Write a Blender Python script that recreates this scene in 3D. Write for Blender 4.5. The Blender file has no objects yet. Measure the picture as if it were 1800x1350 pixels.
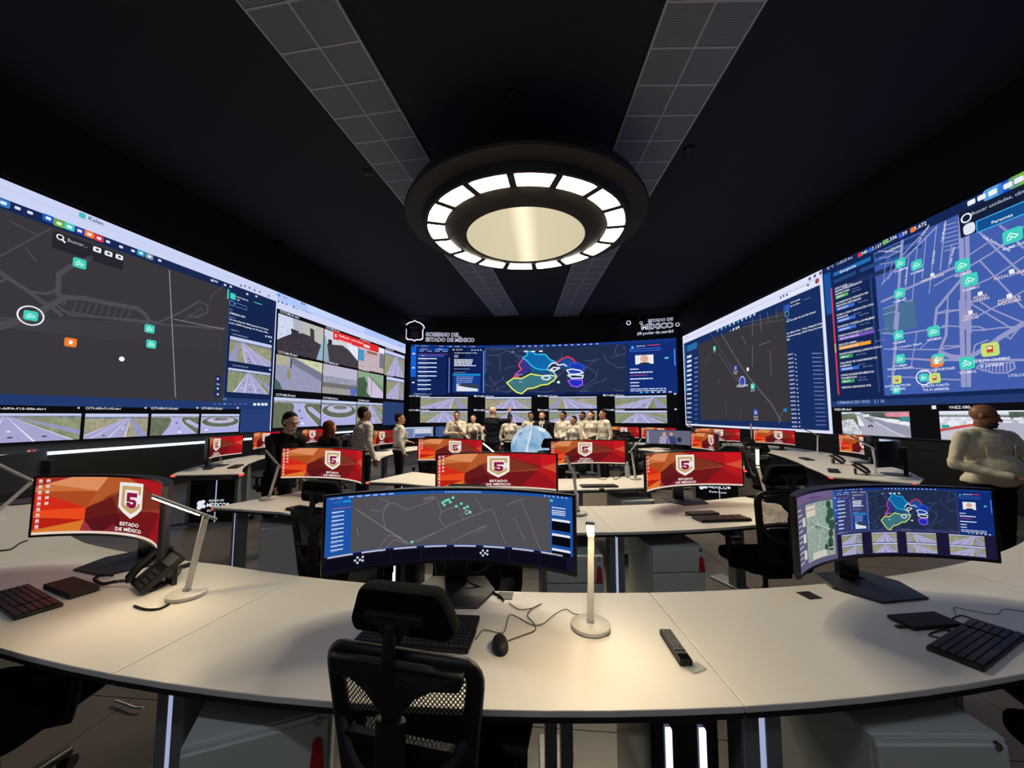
import bpy, math, random
from mathutils import Vector, Matrix
from mathutils.geometry import tessellate_polygon

scene = bpy.context.scene
COL = scene.collection
rad = math.radians

# ------------------------------------------------------------------ camera, world, exposure
FPX, CAM_H, YAW, PITCH = 676.0, 1.6, rad(5.07), rad(4.65)
cam_data = bpy.data.cameras.new('camera')
cam_data.sensor_fit = 'HORIZONTAL'
cam_data.sensor_width = 36.0
cam_data.lens = 36.0 * FPX / 1800.0
cam_data.clip_start = 0.05
cam_data.clip_end = 100
camera = bpy.data.objects.new('camera', cam_data)
COL.objects.link(camera)
camera.location = (0, 0, CAM_H)
camera.rotation_euler = (rad(90) + PITCH, 0, YAW)
scene.camera = camera

world = bpy.data.worlds.new('world')
scene.world = world
world.use_nodes = True
world.node_tree.nodes['Background'].inputs[0].default_value = (0.02, 0.025, 0.04, 1)
world.node_tree.nodes['Background'].inputs[1].default_value = 0.1

vs = scene.view_settings
scene.display_settings.display_device = 'sRGB'
vs.view_transform = 'Standard'
vs.look = 'None'
vs.gamma = 1.0
vs.exposure = 0.0
vs.use_curve_mapping = False

RING_GLOW = 62.0
REAR_GLOW = 24.0       # unseen ceiling panels added behind the camera       # radiance of the segments of the ring lamp
DISC_GLOW = 0.80       # radiance of its centre diffuser
DESK_LAMP_GLOW = 120.0  # radiance of a lit desk lamp bar
WALL_SCREEN = 1.0     # brightness of the LED walls
MONITOR = 0.92         # brightness of the desk monitors
LED_STRIP = 2.2

# ------------------------------------------------------------------ layout helpers
_f = Vector((-math.sin(YAW) * math.cos(PITCH), math.cos(YAW) * math.cos(PITCH), math.sin(PITCH)))
_r = Vector((math.cos(YAW), math.sin(YAW), 0))
_u = _r.cross(_f)
EYE = Vector((0, 0, CAM_H))


def ray(px, py):
    return _f + _r * ((px - 900) / FPX) - _u * ((py - 675) / FPX)


def at_z(px, py, z):
    d = ray(px, py)
    return EYE + d * ((z - CAM_H) / d.z)


def at_d(px, py, depth):
    return EYE + ray(px, py) * depth


RC = Vector((-0.3, 8.35, 0))      # centre of the concentric desk rings


def polar(R, ang, z=0.0):
    a = rad(ang)
    return Vector((RC.x + R * math.sin(a), RC.y - R * math.cos(a), z))


# ------------------------------------------------------------------ materials
def lin(c):
    out = []
    for v in c[:3]:
        v = v / 255.0
        out.append(v / 12.92 if v <= 0.04045 else ((v + 0.055) / 1.055) ** 2.4)
    return out


def hexc(s):
    s = s.lstrip('#')
    return tuple(int(s[i:i + 2], 16) for i in (0, 2, 4))


MATS = {}


def mat(name, rgb=(128, 128, 128), rough=0.5, metal=0.0, var=0.08, scale=25.0, bump=0.0, bscale=None, spec=0.5, emit=None, strength=0.0, alpha=1.0, trans=0.0, coat=0.0):
    if name in MATS:
        return MATS[name]
    m = bpy.data.materials.new(name)
    m.use_nodes = True
    nt = m.node_tree
    b = nt.nodes['Principled BSDF']
    c = lin(rgb)
    tc = nt.nodes.new('ShaderNodeTexCoord')
    n = nt.nodes.new('ShaderNodeTexNoise')
    n.inputs['Scale'].default_value = scale
    n.inputs['Detail'].default_value = 4
    nt.links.new(tc.outputs['Object'], n.inputs['Vector'])
    mx = nt.nodes.new('ShaderNodeMix')
    mx.data_type = 'RGBA'
    mx.inputs['A'].default_value = [v * (1 - var) for v in c] + [1]
    mx.inputs['B'].default_value = [min(1, v * (1 + var)) for v in c] + [1]
    nt.links.new(n.outputs['Fac'], mx.inputs['Factor'])
    nt.links.new(mx.outputs['Result'], b.inputs['Base Color'])
    b.inputs['Roughness'].default_value = rough
    b.inputs['Metallic'].default_value = metal
    b.inputs['Specular IOR Level'].default_value = spec
    b.inputs['Coat Weight'].default_value = coat
    if trans:
        b.inputs['Transmission Weight'].default_value = trans
    if alpha < 1:
        b.inputs['Alpha'].default_value = alpha
    if emit is not None:
        b.inputs['Emission Color'].default_value = lin(emit) + [1]
        b.inputs['Emission Strength'].default_value = strength
    if bump:
        n2 = nt.nodes.new('ShaderNodeTexNoise')
        n2.inputs['Scale'].default_value = bscale or scale * 4
        n2.inputs['Detail'].default_value = 3
        nt.links.new(tc.outputs['Object'], n2.inputs['Vector'])
        bp = nt.nodes.new('ShaderNodeBump')
        bp.inputs['Strength'].default_value = bump
        bp.inputs['Distance'].default_value = 0.01
        nt.links.new(n2.outputs['Fac'], bp.inputs['Height'])
        nt.links.new(bp.outputs['Normal'], b.inputs['Normal'])
    MATS[name] = m
    return m


def emis(name, rgb, strength):
    if name in MATS:
        return MATS[name]
    m = bpy.data.materials.new(name)
    m.use_nodes = True
    nt = m.node_tree
    nt.nodes.clear()
    o = nt.nodes.new('ShaderNodeOutputMaterial')
    e = nt.nodes.new('ShaderNodeEmission')
    e.inputs[0].default_value = lin(rgb) + [1]
    e.inputs[1].default_value = strength
    nt.links.new(e.outputs[0], o.inputs[0])
    MATS[name] = m
    return m


def screen_mat(name, strength, nscale):
    """Emission driven by the 'col' attribute of the picture; its alpha sets how grainy the image is there."""
    m = bpy.data.materials.new(name)
    m.use_nodes = True
    nt = m.node_tree
    nt.nodes.clear()
    o = nt.nodes.new('ShaderNodeOutputMaterial')
    e = nt.nodes.new('ShaderNodeEmission')
    a = nt.nodes.new('ShaderNodeAttribute')
    a.attribute_name = 'col'
    tc = nt.nodes.new('ShaderNodeTexCoord')
    n = nt.nodes.new('ShaderNodeTexNoise')
    n.inputs['Scale'].default_value = nscale
    n.inputs['Detail'].default_value = 6
    n.inputs['Roughness'].default_value = 0.75
    nt.links.new(tc.outputs['Object'], n.inputs['Vector'])
    m1 = nt.nodes.new('ShaderNodeMath')
    m1.operation = 'MULTIPLY_ADD'
    m1.inputs[1].default_value = 5.0
    m1.inputs[2].default_value = -2.5
    nt.links.new(n.outputs['Fac'], m1.inputs[0])
    m2 = nt.nodes.new('ShaderNodeMath')
    m2.operation = 'MULTIPLY_ADD'
    m2.inputs[2].default_value = 1.0
    nt.links.new(m1.outputs[0], m2.inputs[0])
    nt.links.new(a.outputs['Alpha'], m2.inputs[1])
    m3 = nt.nodes.new('ShaderNodeMath')
    m3.operation = 'MAXIMUM'
    m3.inputs[1].default_value = 0.08
    nt.links.new(m2.outputs[0], m3.inputs[0])
    vm = nt.nodes.new('ShaderNodeVectorMath')
    vm.operation = 'SCALE'
    nt.links.new(a.outputs['Color'], vm.inputs[0])
    nt.links.new(m3.outputs[0], vm.inputs['Scale'])
    nt.links.new(vm.outputs[0], e.inputs[0])
    e.inputs[1].default_value = strength
    nt.links.new(e.outputs[0], o.inputs[0])
    return m


# ------------------------------------------------------------------ mesh builder
class MB:
    def __init__(s):
        s.v = []
        s.f = []
        s.m = []

    def add(s, vs_, fs, mi=0):
        o = len(s.v)
        s.v.extend([tuple(p) for p in vs_])
        s.f.extend([tuple(i + o for i in f) for f in fs])
        s.m.extend([mi] * len(fs))
        return s

    def box(s, c, size, rz=0.0, mi=0, M=None):
        x, y, z = [k / 2 for k in size]
        pts = [Vector((a * x, b * y, d * z)) for a in (-1, 1) for b in (-1, 1) for d in (-1, 1)]
        if M is None:
            M = Matrix.Rotation(rz, 3, 'Z')
        pts = [M @ p + Vector(c) for p in pts]
        return s.add(pts, [(0, 1, 3, 2), (4, 6, 7, 5), (0, 4, 5, 1), (2, 3, 7, 6), (0, 2, 6, 4), (1, 5, 7, 3)], mi)

    def prism(s, poly, z0, z1, mi=0, M=None):
        n = len(poly)
        area = sum(poly[i][0] * poly[(i + 1) % n][1] - poly[(i + 1) % n][0] * poly[i][1] for i in range(n))
        if area < 0:
            poly = poly[::-1]
        pts = [Vector((p[0], p[1], z0)) for p in poly] + [Vector((p[0], p[1], z1)) for p in poly]
        if M is not None:
            pts = [M @ p for p in pts]
        fs = [tuple(range(n - 1, -1, -1)), tuple(range(n, 2 * n))]
        fs += [(i, (i + 1) % n, n + (i + 1) % n, n + i) for i in range(n)]
        return s.add(pts, fs, mi)

    def cyl(s, p0, p1, r0, r1=None, n=12, mi=0, cap=True):
        r1 = r0 if r1 is None else r1
        p0, p1 = Vector(p0), Vector(p1)
        d = (p1 - p0).normalized()
        a = d.orthogonal().normalized()
        b = d.cross(a)
        pts = []
        for p, r in ((p0, r0), (p1, r1)):
            for i in range(n):
                t = 2 * math.pi * i / n
                pts.append(p + (a * math.cos(t) + b * math.sin(t)) * r)
        fs = [(i, (i + 1) % n, n + (i + 1) % n, n + i) for i in range(n)]
        if cap:
            fs += [tuple(range(n - 1, -1, -1)), tuple(range(n, 2 * n))]
        return s.add(pts, fs, mi)

    def tube(s, path, r, n=8, closed=False, mi=0, flat=None):
        """Round tube along a path; flat=(a,b) gives an elliptical section."""
        path = [Vector(p) for p in path]
        N = len(path)
        pts, fs = [], []
        ref = None
        for i, p in enumerate(path):
            if closed:
                d = path[(i + 1) % N] - path[i - 1]
            else:
                d = path[min(i + 1, N - 1)] - path[max(i - 1, 0)]
            d.normalize()
            if ref is None:
                a = d.orthogonal().normalized()
                if flat is not None:
                    a = Vector((0, 1, 0)) - d * d.y
                    a = a.normalized() if a.length > 1e-4 else d.orthogonal().normalized()
            else:
                a = ref - d * ref.dot(d)
                a.normalize()
            ref = a
            b = d.cross(a)
            ra, rb = flat if flat else (r, r)
            for k in range(n):
                t = 2 * math.pi * k / n
                pts.append(p + a * (math.cos(t) * ra) + b * (math.sin(t) * rb))
        for i in range(N if closed else N - 1):
            j = (i + 1) % N
            for k in range(n):
                l = (k + 1) % n
                fs.append((i * n + k, i * n + l, j * n + l, j * n + k))
        if not closed:
            fs += [tuple(range(n - 1, -1, -1)), tuple(range((N - 1) * n, N * n))]
        return s.add(pts, fs, mi)

    def lathe(s, prof, n=24, c=(0, 0, 0), mi=0, cap=True):
        pts, fs = [], []
        for r, z in prof:
            for k in range(n):
                t = 2 * math.pi * k / n
                pts.append((c[0] + r * math.cos(t), c[1] + r * math.sin(t), c[2] + z))
        for i in range(len(prof) - 1):
            for k in range(n):
                l = (k + 1) % n
                fs.append((i * n + k, i * n + l, (i + 1) * n + l, (i + 1) * n + k))
        if cap and prof[0][0] > 1e-6:
            fs.append(tuple(range(n - 1, -1, -1)))
        if cap and prof[-1][0] > 1e-6:
            fs.append(tuple(range((len(prof) - 1) * n, len(prof) * n)))
        return s.add(pts, fs, mi)

    def ell(s, c, r, n=12, m=8, M=None, mi=0):
        pts, fs = [], []
        c = Vector(c)
        for j in range(1, m):
            ph = math.pi * j / m
            for k in range(n):
                t = 2 * math.pi * k / n
                p = Vector((r[0] * math.sin(ph) * math.cos(t), r[1] * math.sin(ph) * math.sin(t), r[2] * math.cos(ph)))
                pts.append(c + (M @ p if M else p))
        top, bot = Vector((0, 0, r[2])), Vector((0, 0, -r[2]))
        pts += [c + (M @ top if M else top), c + (M @ bot if M else bot)]
        T, B = len(pts) - 2, len(pts) - 1
        for k in range(n):
            l = (k + 1) % n
            fs.append((T, k, l))
            for j in range(m - 2):
                fs.append((j * n + k, (j + 1) * n + k, (j + 1) * n + l, j * n + l))
            fs.append((B, (m - 2) * n + l, (m - 2) * n + k))
        return s.add(pts, fs, mi)

    def mesh(s, name, mats, smooth=None):
        me = bpy.data.meshes.new(name)
        me.from_pydata(s.v, [], s.f)
        for m in (mats if isinstance(mats, (list, tuple)) else [mats]):
            me.materials.append(m)
        if any(s.m):
            me.polygons.foreach_set('material_index', s.m)
        if smooth:
            me.polygons.foreach_set('use_smooth', [True] * len(me.polygons))
            me.set_sharp_from_angle(angle=rad(smooth))
        me.update()
        return me

    def build(s, name, mats, parent=None, bevel=0.0, smooth=None, loc=None, kind=None, label=None):
        o = bpy.data.objects.new(name, s.mesh(name, mats, smooth))
        COL.objects.link(o)
        if parent:
            o.parent = parent
        if loc is not None:
            o.location = loc
        if bevel:
            md = o.modifiers.new('bevel', 'BEVEL')
            md.width = bevel
            md.segments = 2
            md.limit_method = 'ANGLE'
            md.angle_limit = rad(40)
        if kind:
            o['kind'] = kind
        if label:
            o['label'] = label
        return o


def tag(o, label, cat, group=None):
    o['label'] = label
    o['category'] = cat
    if group:
        o['group'] = group
    return o


def thing(name, label, cat, loc=(0, 0, 0), rz=0.0, group=None):
    o = bpy.data.objects.new(name, None)
    o.empty_display_size = 0.1
    COL.objects.link(o)
    o.location = loc
    o.rotation_euler = (0, 0, rz)
    return tag(o, label, cat, group)


def linkmesh(name, me, parent=None, loc=None, rz=None):
    o = bpy.data.objects.new(name, me)
    COL.objects.link(o)
    if parent:
        o.parent = parent
    if loc is not None:
        o.location = loc
    if rz is not None:
        o.rotation_euler = (0, 0, rz)
    return o


def copy_tree(o, parent=None):
    c = o.copy()
    COL.objects.link(c)
    c.parent = parent
    for ch in list(o.children):
        copy_tree(ch, c)
    return c


def dup(root, loc, rz, label, group=None):
    c = copy_tree(root)
    c.location = loc
    c.rotation_euler = (0, 0, rz)
    c['label'] = label
    if group:
        c['group'] = group
    return c


def struct(o):
    o['kind'] = 'structure'
    return o


def smooth_path(pts, n=8, closed=False):
    """Catmull-Rom through the points."""
    P = [Vector(p) for p in pts]
    out = []
    N = len(P)
    for i in range(N if closed else N - 1):
        if closed:
            p0, p1, p2, p3 = P[i - 1], P[i], P[(i + 1) % N], P[(i + 2) % N]
        else:
            p0, p1, p2, p3 = P[max(i - 1, 0)], P[i], P[i + 1], P[min(i + 2, N - 1)]
        for k in range(n):
            t = k / n
            out.append(0.5 * ((2 * p1) + (p2 - p0) * t + (2 * p0 - 5 * p1 + 4 * p2 - p3) * t * t + (3 * p1 - p0 - 3 * p2 + p3) * t ** 3))
    if not closed:
        out.append(P[-1])
    return out


def round_poly(pts, r, n=5):
    """Round the corners of a 2D polygon; r may be a list."""
    out = []
    N = len(pts)
    for i in range(N):
        p = Vector(pts[i][:2])
        a = Vector(pts[i - 1][:2]) - p
        b = Vector(pts[(i + 1) % N][:2]) - p
        rr = r[i] if isinstance(r, (list, tuple)) else r
        rr = min(rr, a.length * 0.45, b.length * 0.45)
        s0, s1 = p + a.normalized() * rr, p + b.normalized() * rr
        for k in range(n + 1):
            t = k / n
            out.append(tuple(s0 * (1 - t) ** 2 + p * 2 * t * (1 - t) + s1 * t * t))
    return out


# ------------------------------------------------------------------ the room
SC = 1.8                               # metres per layout unit for the room shell
CEIL = 1.6 + 3.0 * SC                  # 7.0 m
L0, L1 = Vector((-4.93, 2.91, 0)) * SC, Vector((-4.25, 11.2, 0)) * SC
R0, R1 = Vector((3.74, 10.71, 0)) * SC, Vector((4.24, 3.64, 0)) * SC
LX, RX = (L1 - L0).normalized(), (R1 - R0).normalized()
FAR_C, FAR_R = Vector((-0.8, -2.35, 0)) * SC, 14.0 * SC
Z_TOP, Z_BOT = 5.47, 1.12


def far_pt(ang, z=0.0, off=0.0):
    return Vector((FAR_C.x + (FAR_R + off) * math.sin(ang), FAR_C.y + (FAR_R + off) * math.cos(ang), z))


M_black_wall = mat('matte black wall panel', (11, 11, 13), rough=0.55, var=0.1, scale=6, bump=0.05)
M_soffit = mat('black plaster', (13, 13, 16), rough=0.7, var=0.1, scale=8, bump=0.05)
M_ceiling = mat('dark navy ceiling paint', (38, 42, 54), rough=0.85, var=0.06, scale=3, bump=0.05, bscale=90)
M_grout = mat('dark tile grout', (28, 26, 25), rough=0.9, var=0.1)
M_tile = mat('grey brown porcelain floor tile', (86, 79, 73), rough=0.42, var=0.09, scale=5, bump=0.04, bscale=60)
M_grid = mat('grey painted ceiling grid', (205, 206, 218), rough=0.5, var=0.04)


def perforated():
    m = mat('perforated grey ceiling tile', (160, 163, 178), rough=0.6, var=0.03)
    nt = m.node_tree
    b = nt.nodes['Principled BSDF']
    tc = nt.nodes.new('ShaderNodeTexCoord')
    sc_ = nt.nodes.new('ShaderNodeVectorMath')
    sc_.operation = 'SCALE'
    sc_.inputs['Scale'].default_value = 42.0
    nt.links.new(tc.outputs['Object'], sc_.inputs[0])
    fr = nt.nodes.new('ShaderNodeVectorMath')
    fr.operation = 'FRACTION'
    nt.links.new(sc_.outputs[0], fr.inputs[0])
    sb = nt.nodes.new('ShaderNodeVectorMath')
    sb.operation = 'SUBTRACT'
    sb.inputs[1].default_value = (0.5, 0.5, 0.5)
    nt.links.new(fr.outputs[0], sb.inputs[0])
    ml = nt.nodes.new('ShaderNodeVectorMath')
    ml.operation = 'MULTIPLY'
    ml.inputs[1].default_value = (1, 1, 0)
    nt.links.new(sb.outputs[0], ml.inputs[0])
    ln = nt.nodes.new('ShaderNodeVectorMath')
    ln.operation = 'LENGTH'
    nt.links.new(ml.outputs[0], ln.inputs[0])
    cmp_ = nt.nodes.new('ShaderNodeMath')
    cmp_.operation = 'GREATER_THAN'
    cmp_.inputs[1].default_value = 0.33
    nt.links.new(ln.outputs['Value'], cmp_.inputs[0])
    old = b.inputs['Base Color'].links[0].from_socket
    mx = nt.nodes.new('ShaderNodeMix')
    mx.data_type = 'RGBA'
    mx.inputs['A'].default_value = lin((70, 70, 74)) + [1]
    nt.links.new(cmp_.outputs[0], mx.inputs['Factor'])
    nt.links.new(old, mx.inputs['B'])
    nt.links.new(mx.outputs['Result'], b.inputs['Base Color'])
    return m


M_perf = perforated()

# floor: slab, then tiles that can be told apart, the rest as one field
floor = struct(MB().box((-0.6, 9, -0.056), (20, 27, 0.1)).build('floor', M_grout))
T = 0.6
tile_me = MB().box((0, 0, 0), (T - 0.005, T - 0.005, 0.006)).mesh('floor_tile', M_tile)
field = MB()
for i in range(-16, 16):
    for j in range(-7, 33):
        x, y = 0.06 + T * (i + 0.5), 2.12 + T * (j + 0.5)
        if -8 <= i <= 7 and -3 <= j <= 11:
            linkmesh('floor_tile', tile_me, floor, (x, y, -0.003))
        else:
            field.box((x, y, -0.003), (T - 0.005, T - 0.005, 0.006))
field.build('floor_tile_field', M_tile, floor, kind='stuff')

ceiling = struct(MB().box((-0.6, 9, CEIL + 0.06), (20, 27, 0.1)).build('ceiling', M_ceiling))


def ceiling_strip(o0, o1, i0, i1):
    """Perforated tile strip between its outer and inner edge line (layout units)."""
    o0, o1, i0, i1 = [Vector((p[0], p[1], 0)) * SC for p in (o0, o1, i0, i1)]
    mid0, mid1 = (o0 + i0) / 2, (o1 + i1) / 2
    X = (mid1 - mid0).normalized()
    Yv = Vector((-X.y, X.x, 0))
    w = 1.28
    rz = math.atan2(X.y, X.x)
    t = w / 2
    start = mid0 - X * (t * 8)
    n = int(((mid1 - start).length - 0.02) / t)
    me = MB().box((0, 0, 0), (t - 0.03, t - 0.03, 0.014)).mesh('ceiling_tile', M_perf)
    for k in range(n):
        for s in (-0.5, 0.5):
            p = start + X * (t * (k + 0.5)) + Yv * (s * t)
            linkmesh('ceiling_tile', me, ceiling, (p.x, p.y, CEIL - 0.012), rz)
    g = MB()
    Lg = n * t
    for s in (-1, 0, 1):
        p = start + X * (Lg / 2) + Yv * (s * t)
        g.box((p.x, p.y, CEIL + 0.0 - 0.012), (Lg, 0.03, 0.03), rz)
    for k in range(n + 1):
        p = start + X * (t * k)
        g.box((p.x, p.y, CEIL - 0.0115), (0.03, w, 0.028), rz)
    g.build('ceiling_grid', M_grid, ceiling, label='light grey grid between the perforated tiles')


ceiling_strip((-2.2, 2.37), (-1.5, 11.54), (-1.49, 2.43), (-0.77, 11.64))
ceiling_strip((1.6, 2.7), (0.97, 11.59), (0.9, 2.64), (0.24, 11.52))

YB = -3.0
lb = L0 + LX * ((YB - L0.y) / LX.y)
rb = R1 + RX * ((YB - R1.y) / RX.y)


def wall_slab(name, p0, p1, z0, z1, th, m=M_black_wall):
    p0, p1 = Vector(p0), Vector(p1)
    d = (p1 - p0)
    nrm = Vector((-d.y, d.x, 0)).normalized() * th
    poly = [(p0.x, p0.y), (p1.x, p1.y), ((p1 + nrm).x, (p1 + nrm).y), ((p0 + nrm).x, (p0 + nrm).y)]
    return MB().prism(poly, z0, z1)


# side walls: a backing wall with the LED wall recessed behind a plinth and a hood
HOOD = 0.05
for nm, a, b in (('wall_left', lb, L1 + LX * 0.45), ('wall_right', R0 - RX * 0.45, rb)):
    d = (b - a).normalized()
    nout = Vector((-d.y, d.x, 0))
    w = wall_slab(nm, a + nout * 0.06, b + nout * 0.06, 0, CEIL + 0.01, 0.2)
    wo = struct(w.build(nm, M_black_wall))
    hood = wall_slab('hood', a - nout * HOOD, b - nout * HOOD, Z_TOP + 0.05, CEIL + 0.01, HOOD + 0.05)
    hood.build('soffit', M_soffit, wo)
    pl = wall_slab('plinth', a - nout * 0.1, b - nout * 0.1, 0, Z_BOT - 0.22, 0.15)
    pl.build('plinth', M_black_wall, wo)
    # lower plinth is split into panels with joints
far_n = 28
A0, A1 = -0.16, 0.183
pts = [far_pt(A0 - 0.03 + (A1 - A0 + 0.06) * k / far_n, 0, 0.06) for k in range(far_n + 1)]
pts2 = [far_pt(A0 - 0.03 + (A1 - A0 + 0.06) * k / far_n, 0, 0.26) for k in range(far_n + 1)]
fw = MB().prism([(p.x, p.y) for p in pts] + [(p.x, p.y) for p in reversed(pts2)], 0, CEIL + 0.01)
wall_far = struct(fw.build('wall_far', M_black_wall))
pts = [far_pt(A0 - 0.03 + (A1 - A0 + 0.06) * k / far_n, 0, -0.06) for k in range(far_n + 1)]
pts2 = [far_pt(A0 - 0.03 + (A1 - A0 + 0.06) * k / far_n, 0, 0.1) for k in range(far_n + 1)]
MB().prism([(p.x, p.y) for p in pts] + [(p.x, p.y) for p in reversed(pts2)], Z_TOP + 0.05, CEIL + 0.005).build('fascia', M_black_wall, wall_far)
wall_back = struct(MB().box((-0.6, YB - 0.1, CEIL / 2), (20, 0.2, CEIL)).build('wall_back', mat('pale grey rear wall', (150, 152, 158), rough=.8)))

# ------------------------------------------------------------------ pictures on screens
TXT = {}


def text_tris(s, bold=0.0):
    key = (s, bold)
    if key not in TXT:
        cu = bpy.data.curves.new('t', 'FONT')
        cu.body = s
        cu.size = 1.0
        cu.resolution_u = 2
        cu.offset = bold
        ob = bpy.data.objects.new('t', cu)
        COL.objects.link(ob)
        dg = bpy.context.evaluated_depsgraph_get()
        dg.update()
        me = ob.evaluated_get(dg).to_mesh()
        me.calc_loop_triangles()
        V = [(v.co.x, v.co.y) for v in me.vertices]
        tris = [[V[i] for i in t.vertices] for t in me.loop_triangles]
        w = max([v[0] for v in V], default=0.0)
        ob.evaluated_get(dg).to_mesh_clear()
        bpy.data.objects.remove(ob)
        bpy.data.curves.remove(cu)
        TXT[key] = (tris, w)
    return TXT[key]


def clip_half(poly, ax, val, keep_ge):
    out = []
    n = len(poly)
    for i in range(n):
        a, b = poly[i - 1], poly[i]
        ia = (a[ax] >= val) if keep_ge else (a[ax] <= val)
        ib = (b[ax] >= val) if keep_ge else (b[ax] <= val)
        if ia != ib:
            t = (val - a[ax]) / (b[ax] - a[ax])
            out.append((a[0] + (b[0] - a[0]) * t, a[1] + (b[1] - a[1]) * t))
        if ib:
            out.append(b)
    return out


def clip_rect(poly, r):
    for ax, val, ge in ((0, r[0], True), (0, r[2], False), (1, r[1], True), (1, r[3], False)):
        poly = clip_half(poly, ax, val, ge)
        if len(poly) < 3:
            return []
    return poly


class Canvas:
    """Flat or cylindrical picture plane, u to the right, v up (metres); colours are sRGB 0-255."""

    def __init__(s, R=None, step=0.06):
        s.R, s.step = R, step
        s.p = []
        s.clip = None
        s.tiny = 0.03 if (R is None or R > 5) else 0.0015

    def poly(s, pts, col, layer=1, noise=0.0):
        if isinstance(col, str):
            col = hexc(col)
        tri = [pts]
        if len(pts) > 4:
            idx = tessellate_polygon([[Vector((p[0], p[1], 0)) for p in pts]])
            tri = [[pts[i] for i in t] for t in idx]
        for t in tri:
            t = [tuple(p) for p in t]
            if s.clip:
                t = clip_rect(t, s.clip)
                if len(t) < 3:
                    continue
            s.p.append((t, col, noise, layer))

    def build(s, name, parent, m, dn, loc=None):
        V, Fc, C, MI = [], [], [], []

        def emit(t, col, nz, layer):
            area = sum(t[i - 1][0] * t[i][1] - t[i][0] * t[i - 1][1] for i in range(len(t)))
            if area < 0:
                t = t[::-1]
            o = len(V)
            n = layer * dn
            for u, v in t:
                if s.R:
                    kk = math.floor(u / s.step)
                    fr = u / s.step - kk
                    r = s.R - n
                    t0, t1 = kk * s.step / s.R, (kk + 1) * s.step / s.R
                    V.append((r * (math.sin(t0) * (1 - fr) + math.sin(t1) * fr), r * (math.cos(t0) * (1 - fr) + math.cos(t1) * fr) - s.R, v))
                else:
                    V.append((u, -n, v))
            Fc.append(tuple(range(o, o + len(t))))
            MI.append(1 if abs(area) / 2 < s.tiny else 0)
            c = lin(col) + [nz]
            C.extend(c * len(t))
        for t, col, nz, layer in s.p:
            if s.R:
                u0, u1 = min(p[0] for p in t), max(p[0] for p in t)
                k0, k1 = math.floor(u0 / s.step), math.floor(u1 / s.step)
                if k1 > k0:
                    for k in range(k0, k1 + 1):
                        q = clip_half(t, 0, k * s.step, True)
                        if len(q) > 2:
                            q = clip_half(q, 0, (k + 1) * s.step, False)
                        if len(q) > 2:
                            emit(q, col, nz, layer)
                    continue
            emit(t, col, nz, layer)
        me = bpy.data.meshes.new(name)
        me.from_pydata(V, [], Fc)
        at = me.color_attributes.new('col', 'FLOAT_COLOR', 'CORNER')
        at.data.foreach_set('color', C)
        me.materials.append(m[0])
        me.materials.append(m[1])
        me.polygons.foreach_set('material_index', MI)
        me.update()
        return linkmesh(name, me, parent, loc)


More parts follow.
